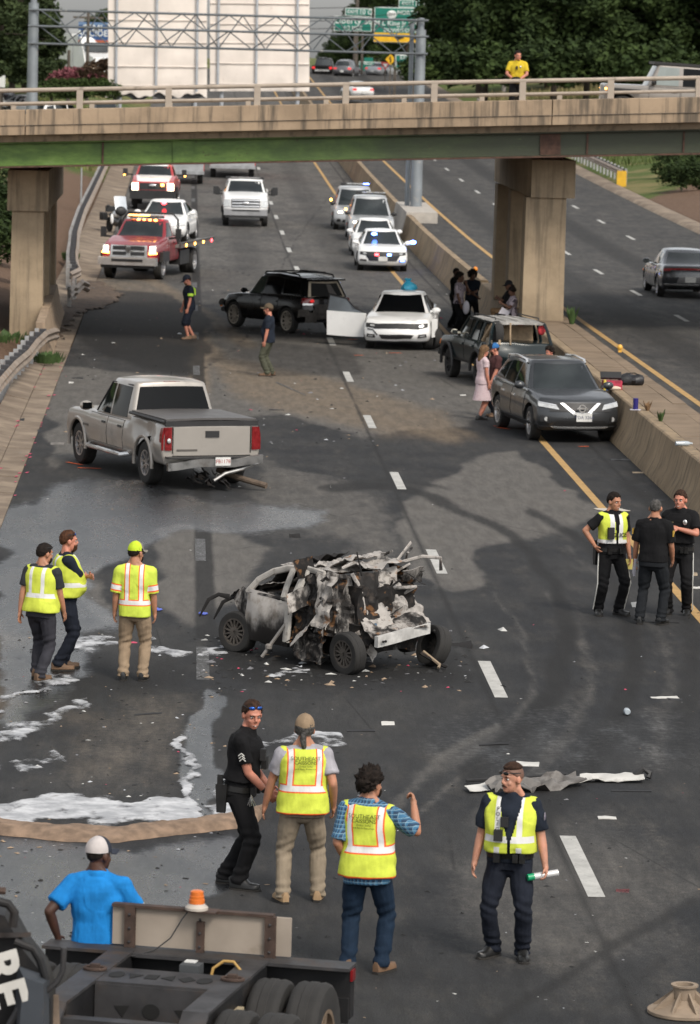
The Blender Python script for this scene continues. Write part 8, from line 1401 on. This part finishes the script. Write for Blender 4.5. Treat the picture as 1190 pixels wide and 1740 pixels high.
# dark machine at the very corner
mc = empty('loader', (-1.5, 27, 0), 0, 'dark steel machine with white block letters and grab handles in the near corner', 'machine')
def lp(px, py, Y): q = AtY(px, py, Y); return (q[0] + 1.5, q[1] - 27, q[2])
pts = [lp(*q, 27.0) for q in ((-60, 1540), (8, 1556), (40, 1615), (72, 1655), (86, 1700), (84, 1790), (-60, 1790))]; b = MB(); b.rings([[(x, y, z) for x, y, z in pts], [(x + .02, y + .5, z) for x, y, z in pts]]); b.build('side_plate', M_TBLK, mc)
b = MB(); b.hexa([lp(*q, 26.9) for q in ((30, 1640), (84, 1660), (84, 1790), (20, 1790))] + [lp(*q, 26.6) for q in ((40, 1660), (74, 1672), (74, 1790), (30, 1790))]); b.build('cover_plate', pm('slate_plate', (.035, .042, .052), .6, dirt=.3, dcol=(.12, .09, .06)), mc)
me = text_mesh('RE', .34, .004, bold=.012); me.materials.append(pm('letter_white', (.50, .49, .46), .7)); o = mobj('lettering', me, mc, lp(4, 1664, 26.58)); o.rotation_euler = (rad(90), rad(74), rad(8))
for pts, r_ in (((((-10, 1530), (14, 1536), (25, 1550), (22, 1575))), .03), ((((25, 1600), (56, 1612), (68, 1632), (78, 1665))), .028), ((((109, 1610), (107, 1650), (98, 1668), (74, 1688))), .02), ((((8, 1760), (35, 1712))), .03)): b = MB(); b.tube([lp(*q, 26.8) for q in pts], r_, 10); b.build('grab_handle', M_TTOP if r_ == .02 or len(pts) == 2 else M_TBLK, mc)
b = MB(); b.hexa([lp(*q, 26.9) for q in ((-10, 1585), (53, 1584), (53, 1592), (-10, 1594))] + [lp(*q, 27.2) for q in ((-10, 1585), (53, 1584), (53, 1592), (-10, 1594))]); b.build('flat_bar', M_TTOP, mc); b = MB(); b.tube([lp(-10, 1513, 27), lp(10, 1514, 27)], .025); b.build('rusty_pin', M_STAKE, mc)
b = MB(); b.hexa([lp(*q, 27.3) for q in ((72, 1690), (100, 1690), (104, 1790), (70, 1790))] + [lp(*q, 27.6) for q in ((72, 1690), (100, 1690), (104, 1790), (70, 1790))]); b.build('rusty_post', pm('tan_rusted', (.16, .12, .09), .8, var=.4, vs=6), mc)
# tan ribbed base at the near right
p = G(1162, 1722); r = empty('sign_stand', p, .3, 'round tan ribbed plastic base standing alone at the near right', 'base'); M_TANP = pm('tan_plastic', (.26, .20, .145), .75, var=.25, dirt=.3, bump=.3, bs=30); b = MB(); b.lathe([(.30, 0), (.315, .01), (.315, .035), (.30, .045), (.22, .06), (.13, .10), (.105, .13)], n=36); b.build('skirt', M_TANP, r); b = MB(); b.lathe([(.10, .12), (.10, .235), (.118, .24), (.118, .255), (.078, .255), (.078, .14)], n=26, caps=False); b.build('collar', M_TANP, r)
for k in range(8): a = k * math.pi / 4; R_ = Matrix.Rotation(a, 3, 'Z'); b = MB(); b.hexa([R_ @ V3(*q) for q in ((.10, -.010, .05), (.29, -.010, .04), (.29, .010, .04), (.10, .010, .05), (.10, -.008, .20), (.28, -.008, .055), (.28, .008, .055), (.10, .008, .20))]); b.build('rib', M_TANP, r)
# ================================================================ big white screens beyond the bridge
M_SHT = pm('white_sheeting', (.74, .67, .61), .75, var=.10, vs=.5, bump=.25, bs=6, dirt=.06, dcol=(.5, .42, .36)); M_STR = pm('grey_strap', (.40, .42, .45), .5, .3)
def screen(px0, px1, pyb, straps, crease, label, wavy):
    Y = 252.; r = empty('white_screen', AtY((px0 + px1) / 2, pyb, Y), 0, label, 'screen'); o = np.array(r.location); L = lambda px, py, y=Y: tuple(np.array(AtY(px, py, y)) - o)
    rows = [-60] + crease + [pyb]; cols = [px0] + straps + [px1]
    for i in range(len(rows) - 1):
        P = []
        for px in np.linspace(px0, px1, 41):
            col = []
            for t in np.linspace(0, 1, 8):
                py = rows[i] + (rows[i + 1] - rows[i]) * t; last = i == len(rows) - 2
                if last: py += t * wavy * (3.2 * math.sin(px * .11) + 2.2 * math.sin(px * .27 + 1))
                ex = 0
                if last and wavy: ex = t * (-5 if px < px0 + 4 else 0)
                q = np.array(AtY(px + ex, py, Y)); k = np.abs(np.array(cols) - px).min(); q[1] -= .035 * math.sin(math.pi * t) ** .6 * min(1, k / 18) + .06 * (fbm(np.array([[px * .06, py * .06]]), 3, 4)[0] - .5); col.append(q - o)
            P.append(col)
        b = MB(); b.grid(np.array(P)[::-1], thick=.03); b.build('sheet_panel', M_SHT, r)
        if i: b = MB(); b.tube([L(px0, rows[i], Y - .08), L(px1, rows[i] + 2, Y - .08)], .035, 6); b.build('batten', M_SHT, r)
    for px in straps: b = MB(); b.tube([L(px - (pyb + 60) * .012, pyb - 6, Y - .2), L(px, -60, Y - .2)], .075, 8, flat=.5); b.build('strap', M_STR, r)
    for px in (px0 + 20, px1 - 20): g = AtY(px, pyb, Y + .3); b = MB(); b.tube([(g[0] - o[0], .3, float(zr(Y)) - o[2]), (g[0] - o[0], .3, 4.5)], .12, 8); b.build('mast', M_STR, r)
    if wavy: b = MB(); b.grid(np.array([[L(px, pyb - 10 + 16 * t + 5 * math.sin(px * .14) * (t if t else .8) + (0 if 190 < px < 345 else 4), Y + .15) for t in (0, .5, 1)] for px in np.linspace(px0 + 8, px1 - 2, 30)])[::-1], thick=.05); b.build('black_tarp', M_BLKP, r)
screen(184, 352, 162, [200, 268, 337], [33, 71, 112, 145], 'white sheeted screen with wavy lower hem, left of the pair', 1)
screen(357, 526, 155, [373, 438, 507], [5, 40, 72, 107, 142], 'white sheeted screen with straight lower edge, right of the pair', 0)
# ================================================================ road signs, poles, billboard
M_SGR = pm('sign_green', (.0, .16, .115), .5, var=.08); M_SWH = pm('sign_white', (.70, .72, .70), .5); M_SYE = pm('sign_yellow', (.75, .42, .01), .5); M_SRD = pm('sign_red', (.5, .05, .05), .5); M_POLE = pm('wood_pole', (.10, .085, .07), .9, var=.3); M_SBK = pm('sign_black', (.01, .01, .01), .5)
def sign(name, x0, y0, x1, y1, Y, label, texts, mat=M_SGR, cat='sign', posts=(), border=True):
    c = np.array(AtY((x0 + x1) / 2, (y0 + y1) / 2, Y)); e = FPX / Y; w, h = (x1 - x0) / e, (y1 - y0) / e; r = empty(name, tuple(c), rad(0), label, cat)
    b = MB(); b.box((0, 0, 0), (w, .1, h)); b.build('panel', M_SWH if border else mat, r); b = MB(); b.box((0, -.06, 0), (w - .14 * border, .04, h - .14 * border)); b.build('face', mat, r)
    for t, sz, dx, dz, m_ in texts: me = text_mesh(t, sz / e * 1.12, .01, bold=.004); me.materials.append(m_); mobj('lettering', me, r, (dx / e, -.10, -dz / e), (rad(90), 0, 0))
    for px in posts: xx = (px - (x0 + x1) / 2) / e; b = MB(); b.box((xx, .14, -h / 2 - 2.2), (.22, .16, h + 5.5)); b.build('post', M_POLE, r)
    return r
sign('exit_sign', 568, 28, 632, 53, 400, 'green exit sign for a street half a mile ahead', [('Liberty St', 14, 0, -5, M_SWH), ('1/2 MILE', 8, 0, 7, M_SWH)], posts=(604, 617)); sign('exit_tab', 587, 14, 632, 27, 400, 'green tab reading exit 110 C above the half mile sign', [('EXIT', 7, -11, 0, M_SWH), ('110 C', 10, 9, 0, M_SWH)])
r = sign('exit_sign', 636, 13, 708, 72, 395, 'large green sign with route shield and yellow bottom strip', [('NORTH', 9, 20, -21, M_SWH), ('M L King Jr Dr', 10.5, 0, -2.5, M_SWH), ('DOWNTOWN', 8, 10, 9, M_SWH)]); e = FPX / 395; b = MB(); b.box((0, -.09, -21 / e), (71 / e, .03, 15 / e)); b.build('yellow_strip', M_SYE, r); b = MB(); b.prism([(-.5, 0), (-.15, .1), (-.15, .25), (.5, .0), (-.15, -.25), (-.15, -.1)], 0, .02, lambda x, z, h: (x + .4, -.12 - h, -21 / e + z)); b.build('arrow', M_SBK, r); b = MB(); b.ell((-6.5 / e, -.1, 17.5 / e), (8 / e, .03, 7 / e), 16, 8); b.build('route_shield', M_SWH, r); me = text_mesh('311', 8 / e, .01, bold=.01); me.materials.append(M_SBK); mobj('lettering', me, r, (-6.5 / e, -.15, 17.2 / e), (rad(90), 0, 0))
sign('exit_tab', 678, 0, 726, 13, 396, 'green tab reading exit 110 B at the top of the frame', [('EXIT', 7, -11, 0, M_SWH), ('110 B', 10, 10, 0, M_SWH)]); r = sign('gore_sign', 672, 93, 706, 116, 330, 'green gore sign reading exit 110 B with an arrow', [('EXIT', 8, 0, -6.5, M_SWH), ('110 B', 11, -4, 4, M_SWH)], posts=(672, 704)); e = FPX / 330; b = MB(); b.prism([(-.35, -.35), (-.1, -.1), (-.25, .05), (.3, .3), (.05, -.25), (-.0, -.2), (-.25, -.45)], 0, .02, lambda x, z, h: (x + 12 / e, -.1 - h, z - 6 / e)); b.build('arrow', M_SWH, r)
sign('guide_sign', 610, 105, 645, 124, 420, 'small green guide sign with a white arrow beyond the yield sign', [('North', 5, -2, -6, M_SWH), ('↗', 10, 0, 4, M_SWH)], posts=(614,)); sign('exit_tab', 619, 98, 634, 106, 421, 'tiny green tab on the small guide sign', [], border=False)
c = AtY(664, 101, 335); r = empty('curve_sign', c, 0, 'yellow diamond warning sign with black curved arrow', 'sign'); b = MB(); b.box((0, 0, 0), (.62, .05, .62), R=Matrix.Rotation(math.pi / 4, 3, 'Y')); b.build('panel', M_SYE, r); b = MB(); b.tube([(.0, -.05, -.25), (.02, -.05, 0), (-.08, -.05, .12), (0, -.05, .25)], .05, 6); b.build('arrow', M_SBK, r); b = MB(); b.box((0, .06, -1.5), (.1, .08, 3)); b.build('post', M_POLE, r)
c = AtY(655, 112, 360); r = empty('yield_sign', c, 0, 'red and white triangular yield sign on the ramp', 'sign'); b = MB(); b.prism([(-.42, .33), (.42, .33), (0, -.38)], 0, .04, lambda x, z, h: (x, -h, z)); b.build('panel', M_SRD, r); b = MB(); b.prism([(-.22, .2), (.22, .2), (0, -.17)], 0, .02, lambda x, z, h: (x, -.045 - h, z)); b.build('centre', M_SWH, r); b = MB(); b.box((0, .05, -1.4), (.08, .06, 2.6)); b.build('post', M_POLE, r)
r = sign('billboard', 134, 38, 198, 68, 330, 'blue billboard with white words and orange base on a dark red post', [('SEMI', 15, -8, -4, M_SWH), ('ACCIDENT?', 13, 4, 4, M_SWH)], pm('billboard_blue', (.02, .07, .20), .5), 'billboard', (), False); e = FPX / 330; b = MB(); b.box((0, 0, -17.5 / e), (64 / e, .3, 5 / e)); b.build('orange_base', pm('billboard_orange', (.42, .10, .04), .6), r); b = MB(); b.lathe([(.38, -5), (.38, -.9)], (9 / e, .3, 0), n=14); b.build('post', pm('billboard_post_red', (.16, .03, .025), .6), r); b = MB(); b.box((0, -.06, 12 / e), (64 / e, .06, 4.5 / e)); b.build('pale_stripe', pm('billboard_pale', (.12, .2, .34), .5), r)
sign('small_board', -14, 128, 9, 148, 255, 'small white roadside board cut by the frame at the far left', [], M_SWH, posts=(0,), border=False)
def pole(px, py0, py1, Y, r0, label, mat=M_POLE, name='utility_pole', cat='pole', arm=False):
    a, c = AtY(px, py0, Y), AtY(px, py1, Y); r = empty(name, (c[0], Y, c[2]), 0, label, cat); b = MB(); b.tube([(0, 0, -1), (0, 0, a[2] - c[2])], [r0, r0 * .75], 10); b.build('shaft', mat, r)
    if arm: b = MB(); b.box((0, 0, a[2] - c[2] - .5), (2.2, .12, .14)); b.build('cross_arm', mat, r)
pole(604, -30, 130, 410, .22, 'tall wooden pole behind the exit signs'); pole(890, 16, 135, 300, .16, 'slim pale pole among the trees behind the yellow shirted officer', pm('pale_pole', (.22, .2, .18), .8)); pole(857, 0, 135, 330, .16, 'faint thin pole left of the yellow shirted officer', pm('pale_pole', (.22, .2, .18), .8)); pole(148, 18, 150, 300, .14, 'wooden pole rising before the billboard', arm=True); pole(116, 85, 160, 280, .14, 'short wooden post in front of the pines')
pole(138, 285, 332, 185, .05, 'grey sign post on the left slope beyond the bridge', M_GALV, 'sign_post', 'post'); pole(1057, 240, 288, 262, .08, 'grey post on the right verge under the bridge, left of two', M_GALV, 'sign_post', 'post'); pole(1139, 235, 281, 270, .08, 'grey post on the right verge under the bridge, right of two', M_GALV, 'sign_post', 'post')
for k, (z0, z1, ya, yb) in enumerate(((11.2, 10.7, 60, 0), )): pass
for k, py in enumerate((12, 34, 47, 27)): b = MB(); q = [AtY(px, py + dy, 380) for px, dy in ((440, 0), (530, 2), (640, 0), (720, -8))]; b.tube(q, .03, 5); tag(b.build('power_line', M_SBK), ('uppermost', 'third', 'lowest', 'second')[k] + ' of the thin power lines beside the white screens', 'cable')
# pale distant building left of the billboard
c = AtY(138, 112, 380); r = empty('office_building', (c[0], 380, 2), 0, 'pale grey building far behind the white lorry', 'building'); b = MB(); b.box((0, 4, 3.6), (2.4, 8, 7.4)); b.box((-1.6, 3, 2.9), (1.2, 6, 5.6)); b.build('wall', pm('pale_wall', (.38, .39, .41), .8), r); b = MB(); [b.box((-.6 + .6 * i, -.02, 2.5 + 1.5 * j), (.3, .04, .7)) for i in range(3) for j in range(3)]; b.build('window', M_GLASS, r).__setitem__('kind', 'stuff')
# ================================================================ trees and bushes
def leafmat(name, a, c, tr_=.15):
    s = SH(name); n = s.noise(s.obj(), .55, 4, .6); n2 = s.noise(s.obj(), 3.5, 3); col = s.mix(s.ss(s.ma('ADD', s.ma('MULTIPLY', n, .6), s.ma('MULTIPLY', n2, .4)), .34, .66), a, c); s.b.inputs['Transmission Weight'].default_value = 0; return s.set(col, .85, spec=.2)
M_PINE = leafmat('pine_needles', (.020, .034, .014), (.062, .085, .032)); M_LEAF = leafmat('broad_leaves', (.014, .026, .009), (.042, .066, .018)); M_LEAF2 = leafmat('broad_leaves_light', (.022, .040, .012), (.060, .090, .024)); M_BARK = pm('bark', (.05, .038, .028), .95, var=.3, vs=5, bump=.5, bs=9); M_PNK = leafmat('pink_blossom', (.16, .045, .06), (.34, .14, .16)); M_BRN = leafmat('bronze_leaves', (.05, .03, .02), (.12, .08, .05))
def crown_mesh(name, seed, n, kind, H, R, mat, leaf=.34):
    rs = np.random.RandomState(seed)
    if kind == 'pine':
        cl = [];
        for i in range(58): h = .22 + .78 * rs.rand() ** .9; rr = R * (1.06 - h) ** .75 * (.35 + .65 * rs.rand()); a = rs.rand() * 6.3; cl.append((rr * math.cos(a), rr * math.sin(a), H * h - .12 * rr, .9 + .7 * (1 - h), .42))
    else:
        cl = []
        for i in range(64): a = rs.rand() * 6.3; u = rs.rand() * 2 - .75; u = min(u, 1); q = math.sqrt(max(0, 1 - u * u)) if abs(u) < 1 else 0; k = .45 + .55 * rs.rand() ** .4; cl.append((R * q * k * math.cos(a), R * q * k * math.sin(a), H * .56 + H * .42 * u * k, R * .20 + R * .14 * rs.rand(), .75))
    cl = np.array(cl); wts = cl[:, 3] ** 2; idx = rs.choice(len(cl), n, p=wts / wts.sum()); d = rs.randn(n, 3); d /= np.linalg.norm(d, axis=1, keepdims=True); d *= (rs.rand(n, 1) ** .33); d[:, 2] *= cl[idx, 4]; c = cl[idx, :3] + d * cl[idx, 3:4]
    a1 = rs.randn(n, 3); a1[:, 2] *= .45; a1 /= np.linalg.norm(a1, axis=1, keepdims=True); a2 = np.cross(a1, rs.randn(n, 3)); a2 /= np.linalg.norm(a2, axis=1, keepdims=True); s = leaf * (.5 + .8 * rs.rand(n, 1)); P = np.stack([c - a1 * s, c - a2 * s * .5 + a1 * s * .1, c + a1 * s, c + a2 * s * .5 + a1 * s * .1], 1).reshape(-1, 3)
    return fast_mesh(name, P, np.arange(4 * n).reshape(n, 4), mat, False)
def trunk_mesh(H, R, pine):
    b = MB(); b.tube([(0, 0, -1), (.05, 0, H * .3), (-.05, .05, H * .62), (0, 0, H * .94)], [.26, .21, .14, .04], 8)
    for k in range(9): a = k * 2.4; h = H * (.34 + .06 * k); l_ = R * (.8 - .05 * k) * (1 if pine else .75); b.tube([(0, 0, h), (l_ * .5 * math.cos(a), l_ * .5 * math.sin(a), h + .5 * (0 if pine else 1)), (l_ * math.cos(a), l_ * math.sin(a), h + (-.1 if pine else 1.3))], [.07, .05, .02], 5)
    return b.mesh('trunk', M_BARK)
VAR = {'pine': [(crown_mesh('crown', 11 + i, 13000, 'pine', 15, 4.3, M_PINE, .24), trunk_mesh(15, 4, True)) for i in range(2)], 'broad': [(crown_mesh('crown', 31 + i, 16000, 'broad', 13, 4.6, (M_LEAF, M_LEAF2, M_LEAF)[i], .23), trunk_mesh(13, 4.4, False)) for i in range(3)]}
def tree(x, y, z, kind, i, s, label, group, rot=None):
    r = empty(kind + '_tree' if kind == 'pine' else 'leafy_tree', (x, y, z), NR.rand() * 6 if rot is None else rot, label, 'tree', group); r.scale = (s, s, s * NR.uniform(.9, 1.12)); c, t = VAR[kind][i % len(VAR[kind])]; mobj('crown', c, r); mobj('trunk', t, r)
for k, (px, Y, s) in enumerate(((-60, 262, 1.1), (-20, 275, 1.05), (0, 258, .9), (20, 285, .95), (62, 268, .58), (88, 292, .46), (-30, 300, 1.2), (-40, 248, .85), (40, 305, .8))): q = AtY(px, 160, Y); tree(q[0], Y, q[2] - 1.2, 'pine', k, s, 'dark green pine standing in the left clump behind the gantry', 'pines left of the gantry')
for k in range(24): Y = 300 + 46 * (k % 3) + 8 * NR.rand(); px = 822 + 19 * k - (30 if k % 3 else 0) + 10 * NR.rand(); q = AtY(px, 134, Y); tree(q[0], Y, q[2] - 2.4, 'broad', k, .98 + .2 * NR.rand(), 'dark leafy tree in the wood behind the bridge on the right', 'trees of the wood on the right')
for k, (px, Y, s, py) in enumerate(((566, 520, .42, 128), (590, 540, .55, 128), (622, 530, .8, 128), (655, 540, 1.05, 126), (690, 520, 1.3, 126), (735, 500, 1.35, 128), (585, 505, .4, 130), (640, 500, .7, 128), (720, 430, 1.15, 130))): q = AtY(px, py, Y); tree(q[0], Y, q[2] - .8, 'broad', k, s, 'leafy tree beyond the green road signs at the top of the hill', 'trees behind the road signs')
for k, (px, Y, s) in enumerate(((158, 420, .55), (180, 430, .6), (200, 410, .6))): q = AtY(px, 140, Y); tree(q[0], Y, q[2] - 1, 'broad', k, s, 'small rounded tree below the billboard far off', 'small trees below the billboard')
BM = {k: crown_mesh('bush', 60 + i, 1500, 'broad', 1.7, 1.25, m_, .13) for i, (k, m_) in enumerate((('pink', M_PNK), ('green', M_LEAF2), ('bronze', M_BRN), ('dark', M_LEAF)))}
def bush(px, py, Y, kind, s, label, group=None): q = AtY(px, py, Y); o = tag(mobj('bush', BM[kind], None, (q[0], Y, q[2] - .35 * s), (0, 0, NR.rand() * 6)), label, 'bush', group); o.scale = (s, s, s)
for px in (116, 128, 141, 154): bush(px, 157, 262, 'pink', 1.05, 'pink flowering bush behind the bridge rail', 'pink bushes behind the bridge rail')
for px in (92, 106, 122, 140, 160, 176): bush(px, 165, 250, 'green', .8, 'low green bush in front of the pink bushes', 'green bushes behind the bridge rail')
bush(176, 150, 258, 'bronze', 1.2, 'rounded bronze bush beside the white screen')
for k, px in enumerate((726, 752, 790, 830, 862, 925, 950, 985, 1010, 1050, 1090, 1130, 1170)): bush(px, 140, 285, 'dark' if k % 3 else 'green', 1.5 + .5 * (k % 2), 'leafy bush along the foot of the wood on the right', 'bushes along the foot of the wood')
for k, (px, py) in enumerate(((1165, 318), (1185, 325), (1150, 300), (1200, 300))): bush(px, py, 205 + 6 * k, 'dark', 1.0, 'grey green shrub on the bare right bank', 'shrubs on the right bank')
for k, (px, py, Y) in enumerate(((8, 400, 150), (-6, 430, 140), (14, 445, 132), (2, 360, 170), (12, 330, 190))): bush(px, py, Y, 'dark', .9, 'dark shrub on the slope left of the bridge pier', 'shrubs on the left slope')
# grass on the verges
def grass(name, n, xr, yr, h, mat, zf=0):
    xs_ = NR.uniform(*xr, n); ys_ = NR.uniform(*yr, n); z = terr(xs_, ys_) - .02; a = NR.rand(n) * 6.3; l_ = h * (.5 + NR.rand(n)); w_ = .03 + .02 * NR.rand(n); dx, dy = np.cos(a), np.sin(a); P = np.stack([np.stack([xs_ - dy * w_, ys_ + dx * w_, z], 1), np.stack([xs_ + dy * w_, ys_ - dx * w_, z], 1), np.stack([xs_ + dx * l_ * .4 + dy * .006, ys_ + dy * l_ * .4, z + l_], 1), np.stack([xs_ + dx * l_ * .4 - dy * .006, ys_ + dy * l_ * .4, z + l_], 1)], 1).reshape(-1, 3)
    tag(mobj(name, fast_mesh(name, P, np.arange(4 * n).reshape(n, 4), mat, False)), kind='stuff')
grass('grass', 14000, (23.2, 42), (232, 330), .32, leafmat('verge_grass', (.05, .075, .02), (.12, .15, .05))); grass('dry_grass', 9000, (24, 46), (258, 340), .65, leafmat('dry_verge_grass', (.14, .12, .05), (.26, .22, .11))); grass('slope_grass', 12000, (-16, -5), (222, 300), .35, leafmat('slope_grass_leaf', (.06, .085, .02), (.17, .19, .06)))
# ================================================================ link everything that was built
for o in PEND: SC.collection.objects.link(o)
